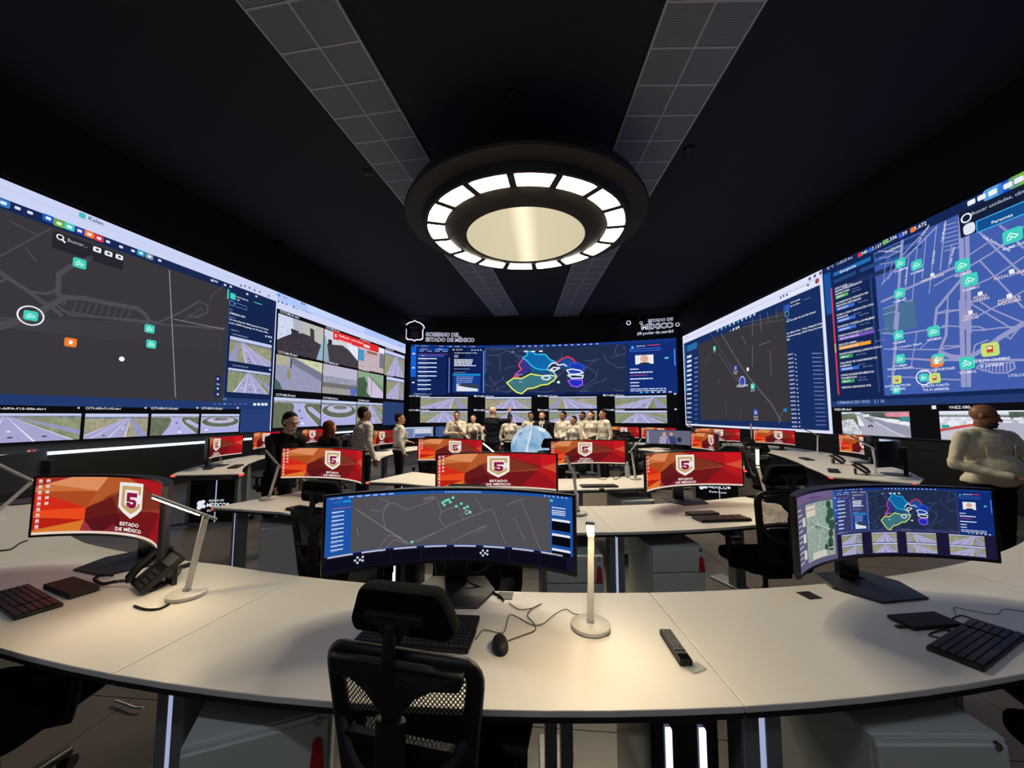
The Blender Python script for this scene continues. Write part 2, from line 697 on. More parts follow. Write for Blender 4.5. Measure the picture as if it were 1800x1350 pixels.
class Sub:
    """Drawing in own units (x right, y down) on a canvas through pt(x, y) -> (u, v)."""

    def __init__(s, cv, pt):
        s.cv, s.pt = cv, pt

    def rect(s, x0, y0, x1, y1, col, layer=1, noise=0.0):
        u0, v0 = s.pt(x0, y0)
        u1, v1 = s.pt(x1, y1)
        s.cv.poly([(u0, v0), (u1, v0), (u1, v1), (u0, v1)], col, layer, noise)

    def rr(s, x0, y0, x1, y1, col, layer=1, k=0.25):
        u0, v0 = s.pt(x0, y0)
        u1, v1 = s.pt(x1, y1)
        r = min(abs(u1 - u0), abs(v1 - v0)) * k
        s.cv.poly(round_poly([(u0, v0), (u1, v0), (u1, v1), (u0, v1)], r, 3), col, layer)

    def poly(s, pts, col, layer=1, noise=0.0):
        s.cv.poly([s.pt(*p) for p in pts], col, layer, noise)

    def line(s, pts, w, col, layer=2, noise=0.0):
        P = [Vector(s.pt(*p)) for p in pts]
        for a, b in zip(P, P[1:]):
            d = b - a
            if d.length < 1e-6:
                continue
            d.normalize()
            n = Vector((-d.y, d.x)) * (w / 2)
            e = d * (w * 0.35)
            s.cv.poly([tuple(a - e - n), tuple(b + e - n), tuple(b + e + n), tuple(a - e + n)], col, layer, noise)

    def dash(s, a, b, k, w, col, layer=2):
        for i in range(k):
            t0, t1 = i / k, (i + 0.6) / k
            s.line([(a[0] + (b[0] - a[0]) * t0, a[1] + (b[1] - a[1]) * t0), (a[0] + (b[0] - a[0]) * t1, a[1] + (b[1] - a[1]) * t1)], w, col, layer)

    def disc(s, x, y, r, col, layer=3, n=20, sx=1.0):
        u, v = s.pt(x, y)
        s.cv.poly([(u + r * sx * math.cos(2 * math.pi * k / n), v + r * math.sin(2 * math.pi * k / n)) for k in range(n)], col, layer)

    def ring(s, x, y, r0, r1, col, layer=3, n=24):
        u, v = s.pt(x, y)
        for k in range(n):
            a, b = 2 * math.pi * k / n, 2 * math.pi * (k + 1) / n
            s.cv.poly([(u + r0 * math.cos(a), v + r0 * math.sin(a)), (u + r1 * math.cos(a), v + r1 * math.sin(a)), (u + r1 * math.cos(b), v + r1 * math.sin(b)), (u + r0 * math.cos(b), v + r0 * math.sin(b))], col, layer)

    def sq(s, x, y, w, h, col, layer=3, k=0.25):
        """rounded badge, size in metres around a point"""
        u, v = s.pt(x, y)
        s.cv.poly(round_poly([(u - w / 2, v - h / 2), (u + w / 2, v - h / 2), (u + w / 2, v + h / 2), (u - w / 2, v + h / 2)], min(w, h) * k, 3), col, layer)

    def text(s, t, x, y, h, col=(255, 255, 255), layer=4, bold=0.012, align='L', wmax=None, ang=0.0, hm=None):
        """h: cap height in own units (or hm in metres); (x, y) is the baseline start."""
        u, v = s.pt(x, y)
        hh = hm if hm else abs(s.pt(x, y - h)[1] - v)
        tris, w = text_tris(t, bold)
        k = hh / 0.7
        kx = k
        if wmax:
            lim = abs(s.pt(x + wmax, y)[0] - u)
            kx = lim / max(w, 1e-6)
        off = {'L': 0, 'C': -w * kx / 2, 'R': -w * kx}[align]
        ca, sa = math.cos(ang), math.sin(ang)
        for tr in tris:
            q = []
            for a, b in tr:
                X, Y = a * kx + off, b * k
                q.append((u + X * ca - Y * sa, v + X * sa + Y * ca))
            s.cv.poly(q, col, layer)

    def bars(s, x0, y0, x1, n, dy, h, col, layer=3, rnd=None):
        """lines of print too small to read"""
        rnd = rnd or random.Random(3)
        for i in range(n):
            y = y0 + i * dy
            xe = x0 + (x1 - x0) * (0.72 + 0.28 * rnd.random())
            x = x0
            while x < xe:
                wl = (x1 - x0) * (0.06 + 0.12 * rnd.random())
                s.rect(x, y, min(x + wl, xe), y + h, col, layer)
                x += wl + (x1 - x0) * 0.018

    def unit(s, x0, y0, x1, y1):
        """sub-canvas with 0..1 coordinates in a rectangle"""
        u0, v0 = s.pt(x0, y0)
        u1, v1 = s.pt(x1, y1)
        return Sub(s.cv, lambda x, y: (u0 + (u1 - u0) * x, v0 + (v1 - v0) * y)), (min(u0, u1), min(v0, v1), max(u0, u1), max(v0, v1))


def cctv(S_, x0, y0, x1, y1, kind, seed=0, layer=3):
    """camera pictures: highway, roundabout, curve, room, street"""
    rnd = random.Random(seed * 7 + 1)
    b, box = S_.unit(x0, y0, x1, y1)
    cv = S_.cv
    old = cv.clip
    cv.clip = box
    W = box[2] - box[0]
    lw = W * 0.008
    sky, road, white = (196, 205, 240), (166, 164, 206), (228, 228, 245)
    grass = rnd.choice([(150, 150, 122), (160, 155, 128), (138, 146, 116)])
    if kind.startswith('hwy'):
        vx = {'hwyR': 0.72, 'hwyL': 0.28, 'hwyC': 0.5}[kind] + rnd.uniform(-.06, .06)
        h = 0.16 if seed % 2 else 0.1
        b.rect(0, 0, 1, h, sky, layer)
        b.rect(0, h * .8, 1, h + .05, (120, 130, 150), layer + 1, 0.5)
        b.rect(0, h, 1, 1, grass, layer, 0.38)
        if kind == 'hwyR':
            l, r = -0.15, 0.62
        elif kind == 'hwyL':
            l, r = 0.35, 1.2
        else:
            l, r = 0.12, 0.95
        b.poly([(vx - .015, h), (vx + .03, h), (r, 1), (l, 1)], road, layer + 1, 0.06)
        for t in (0.02, 0.3, 0.64, 0.98):
            b.poly([(vx - .01 + .035 * t, h), (vx - .008 + .035 * t, h), (l + (r - l) * t + .02, 1), (l + (r - l) * t, 1)], white, layer + 2)
        # service road and verge
        sgn = 1 if kind != 'hwyL' else -1
        l2 = r + .18 if sgn > 0 else l - .4
        b.poly([(vx + .03 * sgn, h), (vx + .05 * sgn, h), (l2 + .22, 1), (l2, 1)], (150, 150, 190), layer + 1, 0.1)
        b.poly([(vx + .06 * sgn, h), (vx + .3 * sgn, h), (1.2 if sgn > 0 else -.2, .45), (1.2 if sgn > 0 else -.2, .25)], rnd.choice([(205, 160, 160), (150, 150, 140), (128, 140, 120)]), layer + 1, 0.5)
        for _ in range(5):
            y = rnd.uniform(.3, .9)
            x = vx + (l + (r - l) * rnd.choice([.15, .45, .8]) - vx) * (y - h) / (1 - h)
            b.rect(x, y, x + .03 * y + .01, y + .045 * y + .01, rnd.choice([(60, 62, 80), (235, 235, 245), (100, 90, 110)]), layer + 3)
    elif kind == 'round':
        b.rect(0, 0, 1, 1, (172, 174, 226), layer, 0.05)
        b.rect(0, 0, 1, .12, sky, layer + 1)
        b.rect(0, .1, 1, .17, (110, 124, 118), layer + 1, .5)
        E = lambda cx, cy, rx, ry, n=28: [(cx + rx * math.cos(2 * math.pi * k / n), cy + ry * math.sin(2 * math.pi * k / n)) for k in range(n)]
        b.poly(E(.5, .42, .5, .3), (222, 212, 220), layer + 1)
        b.poly(E(.5, .41, .485, .285), (96, 106, 92), layer + 2, .35)
        b.poly(E(.5, .33, .36, .17), (188, 184, 214), layer + 3, .15)
        b.poly(E(.5, .27, .2, .08), (120, 122, 116), layer + 4, .5)
        b.rect(.1, .78, .17, .86, (235, 238, 255), layer + 4)
    elif kind == 'curve':
        b.rect(0, 0, 1, 1, (104, 112, 92), layer, .35)
        b.rect(0, 0, 1, .12, sky, layer + 1)
        b.rect(0, .1, 1, .18, (150, 150, 160), layer + 1, .5)
        b.poly([(.35, .16), (.62, .16), (.6, .3), (.66, .5), (.95, 1), (.22, 1), (.36, .55), (.4, .3)], (176, 177, 226), layer + 1, .05)
        b.poly([(.68, .3), (.78, .28), (1, .55), (1, .75), (.72, .42)], (180, 180, 222), layer + 1, .05)
        b.line([(.62, .18), (.6, .3), (.66, .5), (.95, 1)], lw * 1.5, (225, 215, 215), layer + 2)
        b.rect(.49, .4, .53, .46, (70, 74, 100), layer + 2)
        b.rect(.52, .68, .6, .71, (90, 94, 130), layer + 2)
        b.rect(.55, .85, .61, .92, (238, 240, 255), layer + 2)
    elif kind == 'room':
        b.rect(0, 0, 1, 1, (62, 56, 66), layer, .5)
        b.poly([(0, 0), (.28, 0), (.32, .4), (.1, .6), (0, .7)], (205, 215, 238), layer + 1, .3)
        b.poly([(.28, 0), (.5, 0), (.52, .34), (.32, .4)], (176, 178, 190), layer + 1, .15)
        b.poly([(.5, 0), (1, 0), (1, .55), (.82, .48), (.66, .36), (.52, .34)], (188, 186, 182), layer + 1, .1)
        b.poly([(.66, .12), (.76, .14), (.78, .5), (.68, .4)], (66, 60, 58), layer + 2)
        b.poly([(.84, 1), (1, .3), (1, 1)], (150, 180, 196), layer + 2, .1)
        b.poly([(.25, .3), (.42, .32), (.4, .5), (.28, .5)], (50, 54, 60), layer + 2)
    elif kind == 'room2':
        b.rect(0, 0, 1, 1, (68, 62, 70), layer, .5)
        b.poly([(0, 0), (1, 0), (1, .75), (.7, .45), (.5, .35), (.1, .45), (0, .3)], (206, 208, 222), layer + 1, .2)
        b.poly([(.62, .2), (1, .3), (1, .7), (.72, .45)], (226, 234, 255), layer + 2, .3)
        b.poly([(0, .2), (.05, .25), (.15, 1), (0, 1)], (146, 170, 186), layer + 2)
        b.rect(.1, .28, .2, .45, (40, 40, 46), layer + 2)
    elif kind == 'plaza':
        b.rect(0, 0, 1, 1, (196, 176, 182), layer, .3)
        b.rect(0, 0, 1, .25, (232, 238, 252), layer + 1, .2)
        b.rect(0, .3, .2, .7, (70, 150, 196), layer + 1, .2)
        b.rect(.8, .2, 1, .8, (120, 120, 136), layer + 1, .4)
        b.rect(.3, .25, .7, .36, (150, 100, 96), layer + 1, .4)
    elif kind == 'patio':
        b.rect(0, 0, 1, 1, (150, 152, 182), layer, .2)
        b.rect(0, 0, .25, .3, (176, 174, 150), layer + 1, .2)
        b.poly([(.28, 0), (1, .35), (1, .62), (.3, .2)], (120, 120, 140), layer + 1, .1)
        b.poly([(.35, 0), (1, 0), (1, .35)], (200, 206, 170), layer + 1, .4)
        b.rect(.22, .38, .28, .68, (150, 140, 90), layer + 2, .2)
        b.rect(.28, .05, .3, .35, (40, 42, 50), layer + 2)
        b.poly([(0, .7), (.08, .8), (.14, 1), (0, 1)], (70, 100, 100), layer + 2)
    elif kind == 'yard':
        b.rect(0, 0, 1, 1, (160, 154, 150), layer, .25)
        b.rect(0, 0, 1, .42, (186, 182, 206), layer + 1)
        b.rect(0, .4, 1, .62, (150, 154, 176), layer + 2, .5)
        b.rect(0, .62, 1, .78, (110, 112, 112), layer + 2, .4)
        b.poly([(.78, .78), (.9, .7), (1, .8), (.94, 1), (.8, 1)], (86, 106, 190), layer + 3)
    elif kind == 'field':
        b.rect(0, 0, 1, 1, (140, 166, 140), layer, .25)
        b.poly([(.35, .1), (1, .7), (1, 1), (.4, 1)], (206, 190, 220), layer + 1, .08)
        b.poly([(.3, .05), (1, .5), (1, .75), (.35, .12)], (118, 150, 116), layer + 2, .2)
        b.poly([(0, .3), (.2, .2), (.36, .45), (.3, .8), (.5, 1), (0, 1)], (70, 92, 74), layer + 3, .5)
        b.rect(.5, .2, .515, .95, (60, 64, 70), layer + 3)
    elif kind == 'street':
        b.rect(0, 0, 1, 1, (172, 172, 190), layer, .08)
        b.rect(0, 0, 1, .1, (206, 222, 240), layer + 1)
        b.poly([(0, .1), (.22, .02), (.3, .35), (.3, 1), (0, 1)], (104, 116, 96), layer + 1, .5)
        b.poly([(0, .38), (.2, .32), (.36, 1), (0, 1)], (196, 200, 206), layer + 2, .7)
        b.poly([(.3, .02), (1, 0), (1, .4), (.6, .25), (.4, .12)], (78, 88, 82), layer + 2, .55)
        b.poly([(.68, .05), (1, 0), (1, .22), (.7, .2)], (216, 140, 150), layer + 3, .3)
        b.rect(.88, .2, 1, .38, (64, 138, 148), layer + 4)
        b.poly([(.5, .22), (.86, .32), (1, .42), (1, .55), (.7, .42)], (236, 236, 244), layer + 3, .3)
        b.poly([(.48, .3), (.62, .32), (1, .62), (1, .95), (.8, .8)], (150, 150, 172), layer + 1, .1)
        b.line([(.4, .25), (.62, .55), (.92, 1)], lw, white, layer + 2)
        for k in range(7):
            t = k / 7
            b.rect(.26 + .03 * t, .18 + .42 * t, .3 + .08 * t, .22 + .46 * t, (236, 238, 244), layer + 3)
        b.rect(.36, .1, .46, .22, (226, 228, 230), layer + 3)
        for k in range(4):
            b.rect(.38 + .03 * k, .25 + .05 * k, .47 + .02 * k, .28 + .05 * k, (60, 66, 70), layer + 3)
        for k in range(7):
            x, y = .41 + rnd.random() * .08, .5 + rnd.random() * .16
            b.rect(x, y, x + .025, y + .045, (42, 42, 48), layer + 4)
    elif kind == 'avenue':
        b.rect(0, 0, 1, 1, (178, 178, 198), layer, .06)
        b.rect(0, 0, 1, .16, (220, 228, 242), layer + 1)
        b.rect(0, .12, 1, .24, (112, 120, 118), layer + 1, .5)
        b.rect(.62, .04, .78, .2, (80, 100, 84), layer + 2, .4)
        b.poly([(0, .2), (.38, .2), (.36, .45), (0, .62)], (216, 220, 232), layer + 2, .5)
        b.poly([(0, .62), (.42, .36), (.42, .42), (0, .72)], (206, 74, 64), layer + 3)
        b.rect(.02, .48, .1, .6, (60, 160, 160), layer + 4)
        b.poly([(0, .74), (.4, .46), (.36, 1), (0, 1)], (196, 192, 206), layer + 2, .15)
        for k in range(16):
            x, y = .48 + rnd.random() * .32, .2 + rnd.random() ** 2 * .32
            b.rect(x, y, x + .05 + .05 * y, y + .05 + .06 * y, rnd.choice([(238, 238, 244), (220, 224, 232), (200, 80, 80), (60, 64, 74), (226, 226, 234)]), layer + 3)
        b.poly([(.86, .2), (1, .1), (1, 1), (.96, .9), (.88, .7)], (86, 112, 88), layer + 3, .5)
    cv.clip = old


TEAL, ORNG, NAVY, DNAVY, MAPG = (64, 208, 190), (240, 124, 50), (36, 60, 116), (21, 37, 78), (57, 55, 60)


# ---- dashboard with the map of the state, in 0..1 units (used on the far wall and on one monitor)
STATE = {
    'teal': [(.405, .26), (.43, .2), (.425, .14), (.455, .13), (.468, .19), (.52, .2), (.545, .31), (.565, .34), (.54, .42), (.525, .5), (.5, .5), (.47, .47), (.445, .4), (.43, .33)],
    'purple': [(.408, .27), (.43, .33), (.445, .4), (.447, .49), (.42, .57), (.385, .62), (.36, .65), (.375, .56), (.4, .48), (.385, .42), (.388, .38)],
    'green': [(.325, .75), (.36, .66), (.4, .67), (.445, .58), (.47, .6), (.5, .62), (.545, .61), (.575, .64), (.56, .72), (.53, .79), (.5, .8), (.46, .86), (.43, .87), (.4, .97), (.375, .94), (.35, .86)],
    'mid': [(.445, .4), (.47, .47), (.5, .5), (.53, .5), (.56, .55), (.575, .64), (.545, .61), (.5, .62), (.47, .6), (.445, .58)],
    'blue': [(.575, .37), (.6, .3), (.63, .25), (.655, .3), (.67, .38), (.66, .45), (.63, .5), (.6, .47)],
    'blue2': [(.64, .4), (.68, .38), (.71, .45), (.705, .55), (.68, .6), (.64, .55)],
    'violet': [(.63, .72), (.66, .7), (.7, .72), (.7, .8), (.675, .85), (.645, .82)],
}


def dashboard(b0, fs=1.0):
    cv = b0.cv

    def xm(x):
        if x <= .398:
            return x * .72
        if x <= .86:
            return .2866 + (x - .398) * 1.176
        return .83 + (x - .86) * 1.214
    b = Sub(cv, lambda x, y: b0.pt(xm(x), y))
    b.rect(0, 0, 1, 1, (18, 40, 104), 1)
    b.rect(0, 0, 1, .05, (22, 52, 128), 2)
    b.rect(0, .05, .028, .64, (18, 98, 214), 2)
    for y in (.17, .45, .74):
        b.rect(.008, y, .022, y + .025, (225, 235, 255), 3)
    b.text('23 °C   11:35:23 hrs.', .02, .036, .022, (170, 200, 255), 3)
    for k, (c, t) in enumerate(((226, 60, 70), '340'), ) if False else enumerate(((ORNG, '340'), ((60, 120, 230), '7,137'), ((90, 180, 80), '2,336'), ((60, 90, 220), '39'), (ORNG, '1,672'))):
        b.rect(.15 + .042 * k, .015, .156 + .042 * k, .036, c, 3)
        b.text(t, .159 + .042 * k, .036, .02, (235, 240, 255), 3)
    for k in range(14):
        b.rect(.505 + .02 * k, .016, .513 + .02 * k, .034, (120, 200, 240) if k in (4, 5) else (190, 205, 240), 3)
    # list of incidents
    b.rect(.038, .07, .12, .1, (30, 58, 140), 2)
    b.rect(.125, .07, .2, .1, (28, 116, 214), 2)
    b.text('Emergencias', .05, .094, .018, (230, 238, 255), 3)
    b.text('Incidentes', .14, .094, .018, (230, 238, 255), 3)
    for k in range(4):
        b.rect(.042 + .042 * k, .118, .07 + .042 * k, .132, (150, 180, 240), 3)
    b.rect(.04, .185, .2, .19, (224, 60, 80), 3)
    b.rect(.038, .2, .175, .235, (44, 84, 180), 2)
    b.text('Buscar', .055, .228, .018, (210, 225, 255), 3)
    for k in range(8):
        y = .265 + .086 * k
        b.rect(.038, y, .038 + (.1 if k < 5 else .07), y + .02, (214, 226, 255), 3)
        b.rect(.038, y + .032, .038 + .05, y + .042, (100, 130, 200), 3)
    b.rect(.203, .25, .208, .95, (96, 140, 230), 2)
    # detail column
    b.text('FOLIO 340', .24, .1, .02, (240, 245, 255), 3)
    b.disc(.228, .09, .012 * fs, (220, 230, 255), 3)
    for k in range(4):
        b.rect(.325 + .016 * k, .085, .333 + .016 * k, .104, (235, 240, 255), 3)
    b.text('ACCIDENTE DE TRÁNSITO Y OTROS', .232, .165, .018, (240, 245, 255), 3, wmax=.125)
    b.bars(.232, .2, .26, 2, .03, .014, (200, 214, 255), 3)
    b.bars(.232, .28, .36, 5, .03, .018, (228, 236, 255), 3)
    b.bars(.232, .47, .34, 1, .03, .01, (150, 180, 240), 3)
    b.bars(.232, .54, .31, 1, .03, .01, (150, 180, 240), 3)
    b.rect(.226, .57, .375, .94, (24, 58, 140), 2)
    b.rect(.226, .57, .375, .61, (30, 140, 210), 3)
    b.bars(.245, .63, .36, 4, .035, .012, (160, 190, 245), 3)
    b.rect(.246, .77, .363, .92, (220, 226, 236), 3, .3)
    b.poly([(.246, .8), (.27, .77), (.363, .77), (.363, .87), (.3, .84)], (50, 64, 84), 4, .3)
    b.rect(.39, .11, .396, .95, (90, 150, 240), 3)
    # map of the state
    b.rect(.398, .055, .86, .95, (35, 46, 76), 2)
    rnd = random.Random(11)
    for k in range(46):
        x, y = rnd.uniform(.4, .85), rnd.uniform(.08, .92)
        pts = [(x, y)]
        a = rnd.uniform(0, 6.28)
        for _ in range(rnd.randint(2, 5)):
            a += rnd.uniform(-.7, .7)
            x, y = min(.855, max(.4, x + .024 * math.cos(a))), min(.94, max(.06, y + .09 * math.sin(a)))
            pts.append((x, y))
        b.line(pts, .012 * fs, (62, 78, 116), 3)

    def sx(p):
        return (.374 + (p[0] - .325) * .777, p[1])
    fills = {'teal': (16, 104, 170), 'purple': (52, 54, 140), 'green': (62, 118, 130), 'mid': (30, 84, 130), 'blue': (30, 76, 150), 'blue2': (26, 60, 170), 'violet': (34, 46, 190)}
    for k, pts in STATE.items():
        b0.poly([sx(p) for p in pts], fills[k], 4)
    edges = {'teal': (50, 190, 235), 'purple': (236, 70, 120), 'green': (240, 244, 90), 'mid': (200, 220, 200), 'blue': (236, 50, 70), 'blue2': (40, 80, 225), 'violet': (150, 90, 235)}
    for k, pts in STATE.items():
        q = [sx(p) for p in pts]
        if k == 'purple':
            q = q[5:] + q[:1]
        elif k == 'blue':
            q = q[:5]
        elif k == 'mid':
            q = q[3:8]
        else:
            q = q + q[:1]
        b0.line(q, .018 * fs, edges[k], 5)
    white = [[(.535, .44), (.55, .38), (.57, .37), (.585, .42), (.61, .4), (.625, .44)], [(.545, .5), (.56, .46), (.59, .47), (.565, .53), (.545, .5)],
             [(.625, .52), (.65, .5), (.69, .53), (.705, .58), (.67, .6), (.64, .6), (.625, .52)], [(.63, .62), (.66, .61), (.705, .63), (.7, .68), (.65, .68), (.63, .62)],
             [(.5, .66), (.51, .63), (.53, .62), (.545, .66), (.53, .7), (.51, .69), (.5, .66)]]
    for q in white:
        b0.line([sx(p) for p in q], .018 * fs, (232, 240, 250), 6)
    b0.text('Valle de Bravo', .41, .6, .016, (235, 240, 255), 6)
    b0.text('Tejupilco', .42, .74, .016, (235, 240, 255), 6)
    b0.disc(.575, .75, .02 * fs, (245, 248, 255), 6)
    for x in (.53, .555, .58):
        b.rect(x, .12, x + .012, .145, (245, 248, 255), 6)
    b.text('Buscar...', .487, .145, .018, (200, 210, 235), 6)
    # right column
    b.rect(.862, .05, 1, 1, (18, 44, 118), 2)
    b.disc(.877, .125, .02 * fs, (70, 180, 220), 3)
    b.text('EQUIPO 340', .888, .12, .02, (240, 245, 255), 3)
    b.rect(.92, .095, .955, .11, (230, 60, 90), 3)
    b.line([(.87, .16), (.955, .16), (.955, .2), (.87, .2), (.87, .16)], .006 * fs, (80, 140, 240), 3)
    b.rect(.884, .28, .936, .45, (232, 236, 240), 3)
    b.disc(.91, .35, .055 * fs, (222, 170, 150), 4)
    b.poly([(.893, .45), (.9, .42), (.92, .42), (.929, .45)], (40, 40, 48), 5)
    b.rect(.967, .34, .978, .37, (90, 210, 200), 3)
    b.bars(.868, .53, .9, 1, .02, .018, (240, 245, 255), 3)
    b.bars(.868, .59, .95, 1, .02, .02, (240, 245, 255), 3)
    b.bars(.868, .65, .93, 1, .02, .01, (210, 80, 110), 3)
    b.bars(.868, .71, .95, 1, .02, .02, (240, 245, 255), 3)
    b.bars(.868, .78, .9, 2, .06, .018, (240, 245, 255), 3)
    b.bars(.868, .9, .995, 2, .035, .014, (220, 230, 255), 3)
    b.rect(.993, .2, .996, .5, (80, 150, 250), 3)
    for k in range(6):
        b.rect(.895 + .016 * k, .965, .903 + .016 * k, .982, (235, 240, 255) if k > 1 else (90, 200, 240), 3)
    b.text('CÁMARAS EN VIVO   4 / 16', .02, .985, .02, (170, 200, 255), 3)


M_wall_screen = [screen_mat('led wall picture', WALL_SCREEN, 9.0), screen_mat('led wall fine print', WALL_SCREEN, 9.0)]
M_mon_screen = [screen_mat('monitor picture', MONITOR, 70.0), screen_mat('monitor fine print', MONITOR, 70.0)]
for m_ in (M_wall_screen[1], M_mon_screen[1]):
    m_.cycles.emission_sampling = 'NONE'
M_led_cab = mat('black led cabinet', (10, 10, 12), rough=0.45)


def plane_uv(O, X):
    N = Vector((-X.y, X.x, 0))

    def f(px, py):
        d = ray(px, py)
        t = (O - EYE).dot(N) / d.dot(N)
        p = EYE + d * t
        return ((p - O).dot(X), p.z)
    return f


def far_uv(px, py):
    d = ray(px, py)
    o = EYE - FAR_C
    a = d.x ** 2 + d.y ** 2
    bq = 2 * (o.x * d.x + o.y * d.y)
    c = o.x ** 2 + o.y ** 2 - FAR_R ** 2
    t = (-bq + math.sqrt(bq * bq - 4 * a * c)) / (2 * a)
    p = EYE + d * t
    return (FAR_R * math.atan2(p.x - FAR_C.x, p.y - FAR_C.y), p.z)


def led_wall(name, label, cv, O, X, u0, u1, v0, v1, cab=0.96, dn=0.003):
    """LED video wall: cabinets behind one picture surface."""
    rz = math.atan2(X.y, X.x)
    t = thing(name, label, 'screen', (O.x, O.y, 0), rz)
    if cv.R is None:
        nx = max(1, round((u1 - u0) / cab))
        nz = max(1, round((v1 - v0) / cab))
        cw, ch = (u1 - u0) / nx, (v1 - v0) / nz
        me = MB().box((0, 0.03, 0), (cw - 0.002, 0.05, ch - 0.002)).mesh('led_cabinet', M_led_cab)
        for i in range(nx):
            for j in range(nz):
                linkmesh('led_cabinet', me, t, (u0 + cw * (i + .5), 0, v0 + ch * (j + .5)))
    else:
        nx = max(1, round((u1 - u0) / cab))
        nz = max(1, round((v1 - v0) / cab))
        cw, ch = (u1 - u0) / nx, (v1 - v0) / nz
        me = MB().box((0, 0.032, 0), (cw - 0.002, 0.05, ch - 0.002)).mesh('led_cabinet', M_led_cab)
        for i in range(nx):
            th = (u0 + cw * (i + .5)) / cv.R
            for j in range(nz):
                linkmesh('led_cabinet', me, t, (cv.R * math.sin(th), cv.R * math.cos(th) - cv.R, v0 + ch * (j + .5)), -th)
    cv.build('picture', t, M_wall_screen, dn)
    return t


def cam_badge(S_, x, y, w, col=TEAL, layer=5, label=None, lh=None):
    S_.sq(x, y, w, w * .92, col, layer, .22)
    u, v = S_.pt(x, y)
    B = Sub(S_.cv, lambda a, b_: (u + a * w, v - b_ * w))
    if col == ORNG:
        B.rect(-.14, -.1, .14, .2, (255, 240, 225), layer + 1)
        B.poly([(-.22, -.06), (0, -.26), (.22, -.06)], (255, 240, 225), layer + 1)
    elif col == (196, 222, 120):
        B.rect(-.18, -.24, .18, .16, (200, 60, 50), layer + 1)
        B.rect(-.13, -.18, .13, -.02, (230, 240, 190), layer + 2)
        B.rect(-.13, .16, -.05, .24, (200, 60, 50), layer + 1)
        B.rect(.05, .16, .13, .24, (200, 60, 50), layer + 1)
    else:
        ln = (235, 255, 250)
        B.line([(-.28, .1), (-.1, -.2), (.28, .06), (.12, .18), (-.1, .0)], w * .06, ln, layer + 1)
        B.line([(-.28, .22), (-.1, .2), (-.05, .05)], w * .06, ln, layer + 1)
    if label:
        lines = label if isinstance(label, list) else [label]
        for k, s in enumerate(lines):
            B.text(s, 0, .5 + .36 * k + .28, .2, (240, 244, 255), layer + 1, align='C', hm=lh or w * .2)


# ================================ left wall, near panel: map application
uvL = plane_uv(L0, LX)
uA0, uA1 = -3.4, uvL(481, 640)[0]
cv = Canvas()
s = Sub(cv, uvL)
q = Sub(cv, lambda x, y: (x, y))        # metres, y up


def vL(px, py):
    return uvL(px, py)[1]


q.rect(uA0, Z_TOP, uA1, Z_BOT, (40, 62, 116), 1)
vb1, vb2 = vL(0, 347), vL(0, 366)
q.rect(uA0, Z_TOP, uA1 - .03, vb1, (203, 212, 245), 2)
q.rect(uA0, vb1 + .185, uA1, vb1 + .18, (165, 175, 215), 3)
q.rect(uA0, vb1, uA1 - .03, vb2, (24, 40, 82), 2)
# map and sidebar
uM = uvL(398, 600)[0]
vm0 = vL(0, 692)
q.rect(uA0, vb2, uM, vm0, MAPG, 2)
q.rect(uM + .03, vb2, uA1 - .05, vL(440, 701), DNAVY, 2)
q.rect(uA1 - .035, Z_TOP, uA1, Z_BOT, (214, 226, 250), 4)
q.rect(uA0, vm0, uA1 - .05, vL(0, 712), (34, 58, 112), 3)
s.text('Kalan', 154, 386, 7, (70, 78, 110), 4)
s.sq(144, 379, .1, .1, (70, 190, 190), 4)
ic = [(5, 357, (52, 122, 204)), (84, 384, (32, 92, 190)), (103, 393, (112, 172, 60)), (121, 399, TEAL), (139, 406, (46, 60, 170)), (156, 412, ORNG), (173, 419, (222, 52, 60)), (247, 445, (36, 160, 200)), (262, 451, (130, 140, 160))]
for x, y, c in ic:
    s.sq(x, y, .155, .125, c, 4)
    s.sq(x, y, .07, .05, (235, 245, 255), 5)
for x, y in ((30, 366), (52, 374), (189, 425), (212, 434), (233, 441), (280, 458), (372, 493), (395, 501), (405, 504), (434, 517), (450, 521)):
    s.sq(x, y, .07, .05, (215, 225, 245), 4)
s.text('340', 374, 495, 4, (220, 235, 255), 5)
for x, y in ((423, 502), (430, 503), (438, 506), (447, 510), (456, 513), (472, 520)):
    s.disc(x, y, .03, (92, 98, 130), 4)
# search box
u0, u1 = uvL(92, 415)[0], uvL(217, 450)[0]
q.rect(u0, vb2 - .06, u1, vb2 - .38, (38, 38, 47), 3)
s.text('Buscar...', 117, 424, 6, (165, 168, 180), 4)
s.ring(105, 417, .035, .055, (235, 238, 245), 4)
s.line([(108, 421), (113, 426)], .03, (235, 238, 245), 4)
for x, y in ((170, 439), (190, 446), (209, 452)):
    s.sq(x, y, .13, .1, (232, 236, 244), 4)
    s.sq(x, y, .05, .04, (52, 52, 60), 5)
